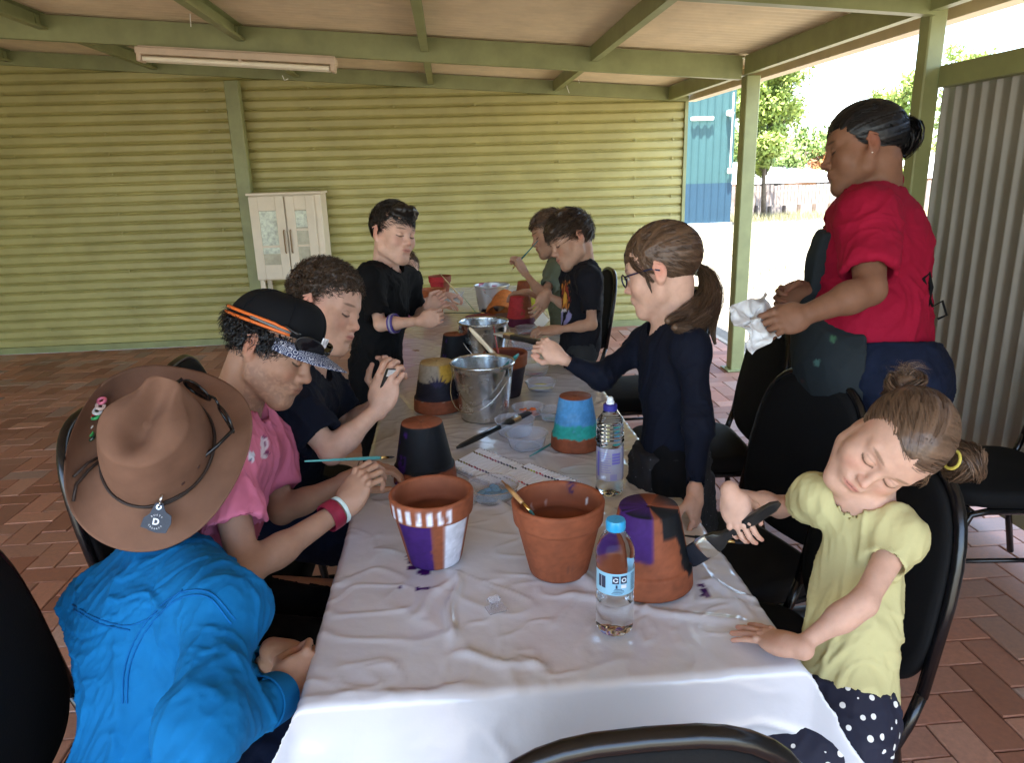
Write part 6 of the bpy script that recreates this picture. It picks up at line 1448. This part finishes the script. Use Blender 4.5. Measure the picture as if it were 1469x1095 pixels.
M_paisley = mat('paisley_brim', (.03, .04, .10), .8); _n = M_paisley.node_tree.nodes; _L = M_paisley.node_tree.links
_tc = _n.new('ShaderNodeTexCoord'); _v = _n.new('ShaderNodeTexVoronoi'); _v.inputs['Scale'].default_value = 75; _nz = _n.new('ShaderNodeTexNoise'); _nz.inputs['Scale'].default_value = 60
_w = _n.new('ShaderNodeMath'); _w.operation = 'SINE'; _mu = _n.new('ShaderNodeMath'); _mu.operation = 'MULTIPLY'; _mu.inputs[1].default_value = 26; _L.new(_tc.outputs['Object'], _v.inputs[0]); _L.new(_v.outputs['Distance'], _mu.inputs[0]); _L.new(_mu.outputs[0], _w.inputs[0])
_cr = _n.new('ShaderNodeValToRGB'); _cr.color_ramp.elements[0].position = .45; _cr.color_ramp.elements[1].position = .62; _cr.color_ramp.elements[0].color = (.02, .03, .08, 1); _cr.color_ramp.elements[1].color = (.45, .46, .52, 1); _L.new(_w.outputs[0], _cr.inputs[0]); _L.new(_cr.outputs[0], _n['Principled BSDF'].inputs['Base Color'])
capo = cap(pm, hc, .96, CR, (M_capk, M_paisley))
M_or = mat('orange_rubber', (.62, .13, .02), .5)
for dz in (0, .0125):      # orange twin temple of the sunglasses round the side of the cap
    b = MB(); pts = [HL((.0885*cos(a)*(1.0), .1165*sin(a)-.010, .044-.010*(-sin(a))+dz*(1.0 if sin(a) < .3 else .8))) for a in np.linspace(-1.15, .62, 16)]; b.tube(pts, [.0036]*16, 6, sq=1.0)
    b.build('orange_strap', M_or, capo, smooth=True)
b = MB(); b.tube([HL((.0905*cos(a), .1185*sin(a)-.010, .052+.004*sin(a))) for a in np.linspace(-.2, .62, 8)], .003, 6); b.build('strap_clip', mat('grey_clip', (.12, .13, .13), .4), capo, smooth=True)
b = MB(); b.box(HL((.018, .116, .062)), (.030, .004, .022), CR, .0015); b.build('cap_badge', mat('badge_white', (.7, .7, .75), .6, vary=.5, vscale=90), capo)
SG = CR.copy(); ca_, sa_ = cos(.45), sin(.45); SG = np.array([CR[0], CR[1]*ca_+CR[2]*(-sa_)*.6, CR[2]]); sgm = np.array([CR[0], nrm(CR[1]*.95-CR[2]*.3), nrm(CR[2]*.95+CR[1]*.3)])*1.1
sunglasses(capo, sgm, HL((0, .122, .034)), wrap=.040, armL=.06)
pinkC = (.56, .15, .235); M_pink = fabric('pink_cotton', (1, 1, 1), attr='Col', vary=.06)
def pinkcol(V_):
    c = np.tile(np.array(pinkC), (len(V_), 1)); q1, q2 = None, None; pix = proj_px(V_); 
    for (qx, qy, w, h) in ((379, 640, 4.5, 13),): pass
    near = np.linalg.norm(V_-EYEP, axis=1) < 1.72
    for (qx, qy, w, h, cc) in ((379, 642, 5, 16, (.62, .5, .56)), (379, 627, 3.5, 2.5, (.2, .04, .12)), (380, 637, 1.3, 4, (.2, .04, .12)), (383, 650, 3, 3, (.2, .04, .12)), (361, 656, 4.5, 7, (.6, .6, .68)), (360, 660, 2, 2, (.1, .12, .2))):
        m = (np.abs(pix[:, 0]-qx) < w)*(np.abs(pix[:, 1]-qy) < h)*near; c[m] = cc
    return c
def proj_px(V_):
    d = V_-EYEP; z = d@fwd; return np.stack([CW/2+FPX*(d@RT)/z, CH/2-FPX*(d@UP)/z], -1)
M_pink = fabric('pink_cotton', (1, 1, 1), attr='Col', vary=.08)
pshirt = pm.shirt(M_pink, f=.62, r=.016, slack=.018, res=.0045, wr=.010, wf=9, seed=12, stretch=(1, 1, .45), hem=.02, flare=1.15, color=pinkcol)
def decal(parent, c, nrm_, upv, w, h, m, name, th=.002):
    z = nrm(nrm_); y = nrm(upv-z*(np.array(upv)@z)); x = np.cross(y, z); b = MB(); b.box(c, (w, h, th), [x, y, z], .0006); return b.build(name, m, parent), np.array([x, y, z])
M_bdg = mat('print_white_shirt', (.72, .68, .74), .8); M_bdk = mat('print_plum', (.20, .04, .12), .8)
pm.trousers(M_blackcl, r=.014, wr=.006); pm.shoes(M_shoe)
def band(bd_, q, off, m, name, r=.029, h=.010, th=.0035):
    a = bd_.a; fo = nrm(bd_.j['wr'+q]-bd_.j['el'+q]); c = bd_.j['wr'+q]-fo*off; x, y, z = frame_z(fo); b = MB(); b.lathe([(r, -h/2), (r+th, -h/2), (r+th+.0006, 0), (r+th, h/2), (r, h/2), (r, -h/2)], 32, c, fo); return b.build(name, m, bd_.root, smooth=True, auto=40)
bn = band(pm, 'R', .022, mat('red_leather', (.22, .012, .035), .45, vary=.2, vscale=60), 'wristband', r=.0275, h=.026); band(pm, 'R', .000, mat('mint_rubber', (.60, .72, .68), .4), 'wristband', r=.0265, h=.008)
brush(J(566, 656, 1.78), J(437, 662, 1.60), 'round', 'long teal brush held by the young man in pink, touching the black pot', (.10, .42, .42))
# ------------------------------------------------------------------ boy in the navy tee with the phone
hc = J(466, 441, 1.99); hf = V(.93, -.27, .24); hu = V(.27, .96, 0)
j = dict(nb=J(430, 528, 2.02), shR=J(420, 580, 1.85), shL=J(468, 566, 2.20), elR=J(476, 650, 1.80), wrR=J(541, 588, 1.86), elL=J(505, 610, 2.2), wrL=J(545, 575, 2.12), pel=J(392, 720, 1.99), hc=hc)
legs(j, np.array([1, .05, 0]), True, kz=.51)
tb = Body('stocky boy with short curly dark hair and a navy tee holding up a small phone', j, .98, hf, hu, g=1.28, fine=.0024, fat=1.2, limb=1.22,
          hand_r=dict(d=V(.30, .93, .1), n=V(.30, .15, -.93), s=.96, curl=(.5, .6, .7, .8), thumb=(.3, .6), side=-1, spread=.08, fat=1.12), hand_l=dict(d=V(.3, .9, 0), n=V(-.3, 0, .9), s=.96, curl=(.6, .6, .6, .6), side=1), hk=dict(cheek=1.3, jaw=1.12))
tb.skin('fair', browc=(.03, .02, .015), lip=(.50, .15, .13), look='down')
def hl_short(p): return hl_plane(p, .080, .062, -.085, -.055)+np.where((p[..., 1] > .0)*(p[..., 1] < .03), -.004, 0)
tb.cap_hair(HCOL['brown'], hl_short, rad=(.081, .107, .095), n=6500, dirf=lambda p: nrm_rows(np.array([0, .7, .3])+0*p), L=.026, curl=1.6, lift=.012, width=.0011, seed=6, rough_amp=.006, rough_f=85, jit=.8)
tb.shirt(M_navycl, f=.72, r=.020, slack=.020, res=.0055, wr=.008, wf=9, seed=15, hem=.02)
tb.trousers(M_denim, wr=.005); tb.shoes(M_shoe)
pc = J(556, 552, 1.86); ph = thing('phone', 'small black phone with a white corner held up by the boy in navy', 'phone', pc); b = MB(); PM_ = np.array([nrm(RT*.55+fwd*.8), nrm(UP*.85+RT*.5), 0*RT]); PM_[1] = nrm(PM_[1]-PM_[0]*(PM_[1]@PM_[0])); PM_[2] = np.cross(PM_[0], PM_[1]); b.box(pc, (.045, .090, .009), PM_, .003); b.build('phone_body', M_spec, ph); b = MB(); b.box(pc+PM_[1]*.034, (.040, .018, .0105), PM_, .0005); b.build('phone_back_plate', mat('silver_plate', (.6, .6, .6), .3), ph)
# ------------------------------------------------------------------ standing boy in black
hc = J(563, 335, 2.78); hf = V(.74, -.20, .62); hu = V(.10, .97, .12)
j = dict(nb=J(553, 388, 2.82), shR=J(529, 402, 2.70), shL=J(584, 404, 2.94), elR=J(546, 466, 2.62), wrR=J(602, 461, 2.56), elL=J(600, 455, 2.98), wrL=J(614, 440, 2.85), pel=J(538, 530, 2.80), hc=hc)
legs(j, np.array([.8, -.3, 0]), False, w=.075)
sb = Body('standing boy in a black tee with a purple wristband and a swept dark fringe', j, .93, hf, hu, g=.86, fine=.0026, limb=.9, hand_r=dict(d=V(.9, .2, .2), n=V(.15, .2, -.95), s=.74, curl=(1.35, 1.4, 1.4, 1.4), thumb=(.8, .9), side=-1, spread=.02), hand_l=dict(d=V(.8, .5, 0), n=V(.3, 0, .9), s=.72, curl=(1.2, 1.2, 1.2, 1.2), side=1), hk=dict(child=True, cheek=1.05, nose=.95))
sb.skin('fair', browc=(.04, .025, .018), look='down')
def hl_boy(p): return hl_plane(p, .088, .050, -.085, -.036)
def ext(b_, items): return [ell(b_.hc+b_.hs*(np.array(c)@b_.R), np.array(r)*b_.hs, b_.R, .012) for c, r in items]
sb.cap_hair(HCOL['dark'], hl_boy, rad=(.080, .106, .094), n=4200, dirf=lambda p: nrm_rows(np.array([-.35, .9, -.1])+0*p), L=.045, curl=.15, lift=.008, width=.0011, seed=7, rough_amp=.005, rough_f=60, jit=.25, extra=ext(sb, [((.0, .060, .095), (.062, .045, .028)), ((-.02, .076, .074), (.036, .020, .016))]))
sb.shirt(M_blackcl, f=.85, r=.016, slack=.020, hem=.10, res=.0055, wr=.007, wf=9, seed=18)
sb.trousers(M_blackcl, wr=.005); sb.shoes(M_shoe)
w_ = band(sb, 'R', .105, mat('purple_rubber', (.07, .04, .22), .5), 'wristband', r=.031, h=.022); band(sb, 'R', .105, mat('grey_rubber', (.3, .3, .36), .5), 'wristband', r=.0325, h=.007, th=.003)
# ------------------------------------------------------------------ small child behind
hc = J(576, 388, 3.75); hf = V(.9, -.30, .2); hu = V(.3, .95, 0)
j = dict(nb=J(566, 426, 3.78), shR=J(572, 436, 3.62), shL=J(580, 430, 3.92), elR=J(596, 456, 3.55), wrR=J(626, 440, 3.62), elL=J(606, 432, 3.92), wrL=J(640, 424, 4.0), pel=J(556, 492, 3.78), hc=hc)
legs(j, np.array([1, 0, 0]), False, w=.06)
kc = Body('small child with brown hair mostly hidden behind the standing boy, painting a red pot', j, .86, hf, hu, g=.8, fine=.0034, limb=.8, hand_r=dict(d=V(.9, .1, 0), n=V(0, -.8, -.4), s=.72, side=-1), hand_l=dict(d=V(.9, -.1, 0), n=V(0, -.9, -.3), s=.72, curl=(.7, .7, .7, .7), side=1), hk=dict(child=True, cheek=1.2, nose=.8))
kc.skin('fair'); kc.cap_hair(HCOL['mid'], hl_girl, n=1500, L=.06, lift=.012, width=.0014, seed=3); kc.shirt(fabric('pink_print_cotton', (.55, .16, .32)), f=.9, r=.014, slack=.016, hem=.08, res=.007, wr=.004); kc.trousers(M_denim, res=.01, wr=0); kc.shoes(M_shoe)
brush(J(664, 430, 4.05), J(630, 391, 4.0), 'round', 'pale wooden brush held by the small child over the red pot', (.62, .48, .25))
# ------------------------------------------------------------------ boy in olive tee
hc = J(790, 336, 3.65); hf = V(-.92, -.30, .1); hu = V(-.25, .96, 0)
j = dict(nb=J(803, 374, 3.68), shL=J(797, 395, 3.54), shR=J(806, 388, 3.84), elL=J(778, 424, 3.44), wrL=J(753, 391, 3.50), elR=J(786, 430, 3.84), wrR=J(757, 420, 3.90), pel=J(815, 478, 3.7), hc=hc)
legs(j, np.array([-1, 0, 0]), False, w=.07)
ob = Body('boy in an olive tee raising a brush, half hidden by the boy in black', j, .92, hf, hu, g=.86, fine=.003, limb=.86, hand_l=dict(d=V(-.5, .85, .1), n=V(-.6, -.4, -.5), s=.8, curl=(1.0, 1.05, 1.1, 1.1), thumb=(.6, .8), side=1), hand_r=dict(d=V(-.95, -.1, 0), n=V(0, -.9, -.3), s=.8, side=-1), hk=dict(child=True))
ob.skin('tan'); ob.cap_hair(HCOL['mid'], hl_boy, rad=(.083, .107, .094), n=1500, dirf=lambda p: nrm_rows(np.array([0, .9, .2])+0*p), L=.04, lift=.015, width=.0014, rough_amp=.004)
ob.shirt(fabric('olive_cotton', (.13, .15, .10)), f=.6, r=.014, slack=.018, hem=.08, res=.006, wr=.006); ob.trousers(M_blackcl, res=.01, wr=0); ob.shoes(M_shoe)
brush(J(733, 388, 3.62), J(772, 345, 3.46), 'round', 'teal brush raised in the fist of the boy in olive', (.03, .18, .20), bl=mat('pale_bristle', (.6, .5, .3), .5))
# ------------------------------------------------------------------ boy in black printed tee
hc = J(820, 344, 2.98); hf = V(-.86, -.42, .25); hu = V(-.38, .92, .05)
j = dict(nb=J(838, 384, 3.02), shL=J(846, 404, 2.86), shR=J(822, 398, 3.12), elL=J(849, 466, 2.84), wrL=J(801, 473, 2.86), elR=J(816, 440, 3.14), wrR=J(786, 424, 3.12), pel=J(832, 500, 3.02), hc=hc)
legs(j, np.array([-1, .05, 0]), False, w=.07)
bb2 = Body('boy in a black tee with an orange and lilac print, brown fringe', j, .92, hf, hu, g=.86, fine=.0026, limb=.9, hand_l=dict(d=V(-.95, -.05, .1), n=V(-.1, -.85, -.4), s=.8, curl=(.6, .65, .7, .7), thumb=(.5, .6), side=1), hand_r=dict(d=V(-.45, -.8, .2), n=V(-.4, .1, -.7), s=.8, curl=(.5, .5, .6, .6), side=-1), hk=dict(child=True, cheek=1.1, nose=.9))
bb2.skin('tan', browc=(.04, .026, .018))
bb2.cap_hair(HCOL['brown'], hl_boy, rad=(.083, .108, .094), n=4200, dirf=lambda p: nrm_rows(np.array([.1, .9, -.2])*np.ones_like(p)+.5*(p-np.array([0, -.04, .1]))*np.array([8, 3, 0])), L=.055, curl=.2, lift=.016, width=.0011, seed=9, rough_amp=.004, rough_f=60, jit=.18, extra=ext(bb2, [((.0, .080, .068), (.050, .024, .030)), ((-.02, .0, .12), (.04, .04, .018))]))
TRb, nbb = bb2.TR, j['nb']
def flame(V_):
    q = (V_-nbb)@TRb.T; x, y, z = q[:, 0], q[:, 1], q[:, 2]; c = np.tile(np.array([.010, .010, .014]), (len(V_), 1)); n = fbm(q*42, 3); n2 = fbm(q*np.array([60, 60, 22])+4, 2); f = (y > .03)
    def mx(m, col): m = np.clip(m, 0, 1)[:, None]; c[:] = c*(1-m)+np.array(col)*m
    e = np.sqrt((x/.075)**2+((z+.125)/.065)**2); mx(f*ss(1.05, .9, e+n*.3)*ss(-.05, .15, n2), (.60, .22, .04)); mx(f*ss(.7, .6, e+n*.3)*ss(.25, .4, n2), (.72, .40, .06)); mx(f*ss(1.0, .9, e)*ss(.3, .4, -n2), (.30, .05, .03))
    e2 = np.sqrt((x/.07)**2+((z+.215)/.045)**2); mx(f*ss(1.05, .9, e2+n*.3)*ss(.02, .2, np.sin(x*90+z*60)), (.30, .28, .52)); mx(f*(np.abs(z+.185) < .006)*(np.abs(x) < .05)*ss(-.2, .0, n), (.6, .6, .65)); return c
bb2.shirt(fabric('black_print_cotton', (1, 1, 1), attr='Col', vary=.05), f=.72, r=.014, slack=.020, hem=.05, res=.0045, wr=.006, wf=9, seed=21, color=flame); bb2.trousers(M_greycl, wr=.006, res=.007); bb2.shoes(M_shoe)
brush(J(768, 458, 3.0), J(783, 438, 3.06), 'round', 'thin dark brush in the hand of the boy with the printed tee', (.05, .02, .03)) if False else None
b = MB(); c = J(777, 461, 2.92); b.box(c, (.055, .045, .0015), [V(.6, .7, .2), V(-.6, .6, .5), np.cross(V(.6, .7, .2), V(-.6, .6, .5))]); tag(b.build('paper', M_white), 'small folded white paper held by the boy with the printed tee', 'paper')
# ------------------------------------------------------------------ girl in navy long sleeves
hc = J(950, 388, 1.86); hf = V(-.86, -.20, -.42); hu = V(-.20, .97, .05)
j = dict(nb=J(962, 464, 1.90), shL=J(992, 500, 1.77), shR=J(925, 492, 2.04), elL=J(1002, 612, 1.70), wrL=J(997, 704, 1.63), elR=J(862, 542, 1.93), wrR=J(808, 515, 1.88), pel=J(962, 655, 1.86), hc=hc)
legs(j, np.array([-.95, .25, 0]), False, w=.07)
ng = Body('girl with glasses, a long brown ponytail and a navy long sleeved top', j, .93, hf, hu, g=.84, fine=.0023, limb=.85, hand_l=dict(d=V(-.05, -.98, .1), n=V(-.85, 0, -.5), s=.78, curl=(.35, .4, .45, .5), thumb=(.3, .3), side=1), hand_r=dict(d=V(-.80, .55, .1), n=V(-.25, -.35, -.9), s=.68, curl=(1.15, 1.25, 1.3, 1.3), thumb=(.6, .7), side=-1), hk=dict(child=True, cheek=1.1, nose=.85, jaw=.92))
ng.skin('fair', browc=(.08, .045, .03), look=(.0, -.002))
tie = J(1001, 384, 1.93); tl = (tie-hc)@ng.R.T/.93
def hl_ng(p): return hl_plane(p, .088, .034, -.080, -.080)
pony = [([tie, J(1016, 398, 1.90), J(1022, 428, 1.86), J(1008, 455, 1.80), J(985, 470, 1.76), J(968, 470, 1.74)], [.012, .022, .030, .028, .022, .012]), ([tie, J(1012, 400, 1.92), J(1010, 425, 1.88), J(985, 448, 1.80), J(958, 460, 1.76)], [.010, .018, .022, .020, .012]), ([tie, J(1020, 404, 1.90), J(1026, 440, 1.85), J(1022, 470, 1.80), J(1026, 494, 1.80)], [.008, .014, .014, .009, .003])]
pe = []
for pts, rr in pony[:2]:
    for a_, b_, r0, r1 in zip(pts[:-1], pts[1:], rr[:-1], rr[1:]): pe.append(cone(a_, b_, r0*.72, r1*.72, .01))
nh = ng.cap_hair(HCOL['mid'], hl_ng, rad=(.0815, .108, .094), n=6500, dirf=lambda p: nrm_rows(tl-p), L=.095, curl=.06, lift=.003, width=.0008, seed=11, rough_amp=.0015, rough_f=50, jit=.06, res=.0035, streak=[tl], extra=pe,
                 more=[lock_ribbons(pony, .0007, 5, .004, 420, .5), lock_ribbons([([hc+.93*(np.array(p_)@ng.R) for p_ in ((-.060, .064, .050), (-.074, .050, .022), (-.080, .026, -.008), (-.078, .012, -.03))], [.006, .009, .007, .003]), ([hc+.93*(np.array(p_)@ng.R) for p_ in ((-.072, .03, .0), (-.080, .026, -.03), (-.078, .024, -.055))], [.003, .004, .001])], .0006, 8, .003, 60, .5)])
rnd_tie(tie+V(.1, 0, 0)*.0, V(.8, -.2, .3), .017, .006, mat('mint_scrunchie', (.45, .55, .42), .7), nh)
ng.shirt(M_navycl, f=1.92, r=.007, slack=.009, hem=-.015, res=.0045, wr=.0045, wf=11, seed=25, name='long_sleeve_top', stretch=(1, 1, .6), flare=1.0)
ng.trousers(M_blackcl, wr=.003, r=.008); sk_ = dotted('dotted_black', (.008, .008, .010), 70, .12, (.12, .12, .13)); px_ = j['pel']; ng.garment('skirt', [cone(px_+np.array([0, 0, .05]), px_+np.array([0, 0, -.20]), .095, .125, flat=True)], .0, sk_, cut=[(px_+np.array([0, 0, .03]), (0, 0, 1))], holes=[cone(px_+np.array([0, 0, -.17]), px_+np.array([0, 0, -.24]), .11, .12)], wr=.008, wf=10, res=.007, seed=31); ng.shoes(M_shoe)
# spectacles
def spectacles(bd_, m):
    R_, c, s = bd_.R, bd_.hc, bd_.hs; Q = lambda p: c+s*(np.array(p, float)@R_); b = MB()
    for s_ in (-1, 1):
        b.tube([Q((s_*.033+.024*cos(a)*(1+.1*abs(cos(a))), .103-.10*abs(s_*.033+.024*cos(a))**1.5*2.2, -.003+.0175*sin(a)*(1-.12*abs(cos(a))))) for a in np.linspace(0, 2*pi, 21)], .0021, 6, caps=False); b.tube([Q((s_*.056, .093, .006)), Q((s_*.072, .070, .006)), Q((s_*.083, .010, .006)), Q((s_*.084, -.012, -.004))], .0022, 6)
    b.tube([Q((-.010, .104, .003)), Q((.010, .104, .003))], .0022, 6); o = b.build('glasses', m, bd_.root, smooth=True); return o
spectacles(ng, mat('glasses_navy', (.01, .015, .05), .2))
brush(J(712, 478, 2.05), J(788, 495, 1.90), 'small', 'black flat brush held out over the table by the girl with glasses', BK, bl=mat('wet_cream_bristle', (.35, .33, .28), .4))
# ------------------------------------------------------------------ woman in red
hc = J(1240, 213, 2.05); hf = V(-.95, -.10, -.30); hu = V(-.10, .98, 0)
j = dict(nb=J(1256, 274, 2.10), shL=J(1244, 314, 1.90), shR=J(1222, 310, 2.28), elL=J(1248, 416, 1.80), wrL=J(1160, 450, 1.76), elR=J(1215, 432, 2.25), wrR=J(1158, 418, 2.10), pel=J(1258, 528, 2.08), hc=hc)
legs(j, np.array([-.95, .2, 0]), False, w=.10)
wr_ = Body('woman in a red polo shirt, dark apron and jeans holding a white cloth', j, 1.0, hf, hu, g=1.16, fine=.0025, fat=1.2, limb=1.16, torso=(1.0, 1.06, 1), hand_l=dict(d=V(-.92, -.25, .1), n=V(-.1, -.25, -.9), s=.92, curl=(.7, .8, .85, .9), thumb=(.5, .7), side=1, fat=1.12), hand_r=dict(d=V(-.9, -.2, .1), n=V(-.1, -.5, .8), s=.92, curl=(.8, .8, .85, .9), side=-1), hk=dict(cheek=1.35, jaw=1.12, nose=1.05))
wr_.skin('brown', browc=(.01, .008, .008), lip=(.20, .06, .05), look='down')
tie = J(1284, 200, 2.06); tl2 = (tie-hc)@wr_.R.T
bc = J(1292, 200, 2.06); (bv, bf), _ = bun(bc, V(.9, .2, .2), .060, 13)
(bv_, bf_), _ = bun(bc+V(.5, .8, 0)*.022, V(.7, .6, .2), .028, 17)
wh = wr_.cap_hair(HCOL['black'], lambda p: hl_plane(p, .086, .052, -.080, -.078), rad=(.0815, .107, .093), n=6000, dirf=lambda p: nrm_rows(tl2-p), L=.09, lift=.002, width=.0007, seed=14, rough_amp=.0008, jit=.04, res=.0035, streak=[tl2], extra=[ell(bc, (.036, .036, .042), k=.006), ell(bc+V(-.8, 0, 0)*.035, (.03, .03, .03), k=.01)], more=[(bv, bf), (bv_, bf_)])
b = MB(); b.lathe([(0, -.003), (.003, 0), (0, .003)], 8, hc+(np.array([-.083, -.004, -.034])@wr_.R)); b.build('earring', mat('pearl', (.8, .8, .75), .2), wr_.root, smooth=True)
M_red = fabric('red_polo', (.27, .005, .026), vary=.08)
wr_.shirt(M_red, extra=[ell(j['pel']+wr_.up*.12+wr_.TR[1]*.045, np.array([.185, .165, .16]), wr_.TR, .05), ell(j['pel']+wr_.up*.30+wr_.TR[1]*.05, np.array([.16, .115, .10]), wr_.TR, .05)], f=.78, r=.018, slack=.012, hem=-.075, res=.0055, wr=.008, wf=8, seed=33, name='polo_shirt', flare=1.05)
nd = nrm(hc-.05*wr_.R[2]-j['nb']); ringcloth(wr_, j['nb']+nd*.012, nd, .078, .072, .030, M_red, 'collar', wob=.002)
for q in 'L':
    e = j['sh'+q]+(j['el'+q]-j['sh'+q])*.78; d_ = nrm(j['el'+q]-j['sh'+q]); 
def hips(sc=1): pe_ = j['pel']; return [ell(pe_-wr_.up*.04-wr_.TR[1]*.045, np.array([.19, .135, .17]), wr_.TR, .05), ell(pe_+wr_.TR[1]*.05, np.array([.19, .150, .13]), wr_.TR, .05)]
wr_.trousers(M_denim, r=.010, wr=.006, wf=12, extra=hips(), res=.007, top=.06); wr_.shoes(M_shoe)
# apron: a bib panel wrapped round the front of her body, hanging to the knee
M_apr = fabric('apron_charcoal', (1, 1, 1), attr='Col', vary=.10); TRw = wr_.TR; fw2 = nrm(TRw[1]*np.array([1, 1, 0]))
def aprcol(V_):
    c = np.tile(np.array([.020, .026, .030]), (len(V_), 1)); n = fbm(V_*55, 3)
    for (px, py, r_, col) in ((1194, 487, 4, (.06, .15, .08)), (1173, 522, 4, (.08, .17, .15)), (1168, 460, 5, (.16, .03, .035)), (1152, 545, 4, (.06, .03, .03))):
        pp = proj_px(V_); d = np.hypot(pp[:, 0]-px, pp[:, 1]-py)/r_+n*.8; m = ss(1, .8, d)[:, None]*.8; c = c*(1-m)+np.array(col)*m
    return c
F_ = wr_.grid(list(wr_.torso)+hips()+[cone(j['pel']+fw2*.1, j['pel']+np.array([0, 0, -.40]), .25, .25)], .0065, .0065, [])
for p in wr_.torso: F_.apply(p, infl=.028)
for p in hips()+[ell(j['pel']+wr_.up*.12+wr_.TR[1]*.045, np.array([.185, .165, .16]), wr_.TR, .05), ell(j['pel']+wr_.up*.30+wr_.TR[1]*.05, np.array([.16, .115, .10]), wr_.TR, .05)]: F_.apply(p, infl=.022)
F_.apply(cone(j['pel']+np.array([0, 0, .02])+fw2*.02, j['pel']+np.array([0, 0, -.42])+fw2*.03, .185, .175, .05))
x, y, z = F_.ax
d1 = (-(x-j['pel'][0])*fw2[0])[:, None, None]-((y-j['pel'][1])*fw2[1])[None, :, None]+0*z[None, None, :]+.055; F_.D = np.maximum(F_.D, d1)
zt_ = J(1175, 320, 2.0)[2]-.03; F_.D = np.maximum(F_.D, (z-zt_)[None, None, :]); F_.D = np.maximum(F_.D, (j['pel'][2]-.36-z)[None, None, :])
rtw = TRw[0]; lat = np.abs((x-j['nb'][0])[:, None, None]*rtw[0]+(y-j['nb'][1])[None, :, None]*rtw[1]+0*z[None, None, :]); zz_ = z[None, None, :]+0*lat; wd_ = .16+.18*ss(zt_-.16, zt_-.30, zz_); F_.D = np.maximum(F_.D, (lat-wd_).astype(np.float32))
V_, Fc = F_.mesh(); N = normals(V_, Fc); V_ = cloth_disp(V_, N, .003, 8, 41); apo = np_mesh('apron', V_, Fc, M_apr, wr_.root, col=aprcol(V_))
b = MB(); tw_ = J(1330, 418, 1.98); b.tube([tw_, J(1338, 440, 1.97), J(1352, 432, 1.97), J(1358, 452, 1.97), J(1345, 458, 1.98)], .0035, 6); b.build('apron_tie', M_blackcl, apo, smooth=True); b = MB(); b.tube([tw_, J(1324, 400, 1.96), J(1332, 392, 1.97), J(1336, 412, 1.97), J(1330, 440, 1.98)], .006, 6)
b.build('apron_tie', M_blackcl, apo, smooth=True)
# white cloth in her hands
def rag():
    n = 46; cs = [J(1046, 442, 1.74), J(1100, 420, 1.86), J(1122, 476, 1.78), J(1088, 508, 1.70)]; U_, W_ = np.meshgrid(np.linspace(0, 1, n), np.linspace(0, 1, n), indexing='ij'); u, w = U_[..., None], W_[..., None]
    p = (1-u)*(1-w)*cs[0]+u*(1-w)*cs[1]+u*w*cs[2]+(1-u)*w*cs[3]; q = np.stack([U_*3, W_*3, U_*0], -1); dn = fbm(q, 3)*.022+(1-np.abs(fbm(q*1.7+3, 2))*2)*.008; p = p-fwd*dn[..., None]+RT*(fbm(q*1.2+8, 2)*.012)[..., None]+UP*(fbm(q*1.2+5, 2)*.012)[..., None]
    I = np.arange(n*n).reshape(n, n); f = np.stack([I[:-1, :-1], I[1:, :-1], I[1:, 1:], I[:-1, 1:]], -1).reshape(-1, 4); v = p.reshape(-1, 3); o = np_mesh('cloth', np.vstack([v, v+fwd*.003]), np.vstack([f, f[:, ::-1]+n*n]), fabric('white_rag', (.66, .66, .66), vary=.08)); tag(o, 'crumpled white cloth held in the hands of the woman in red', 'cloth')
rag()
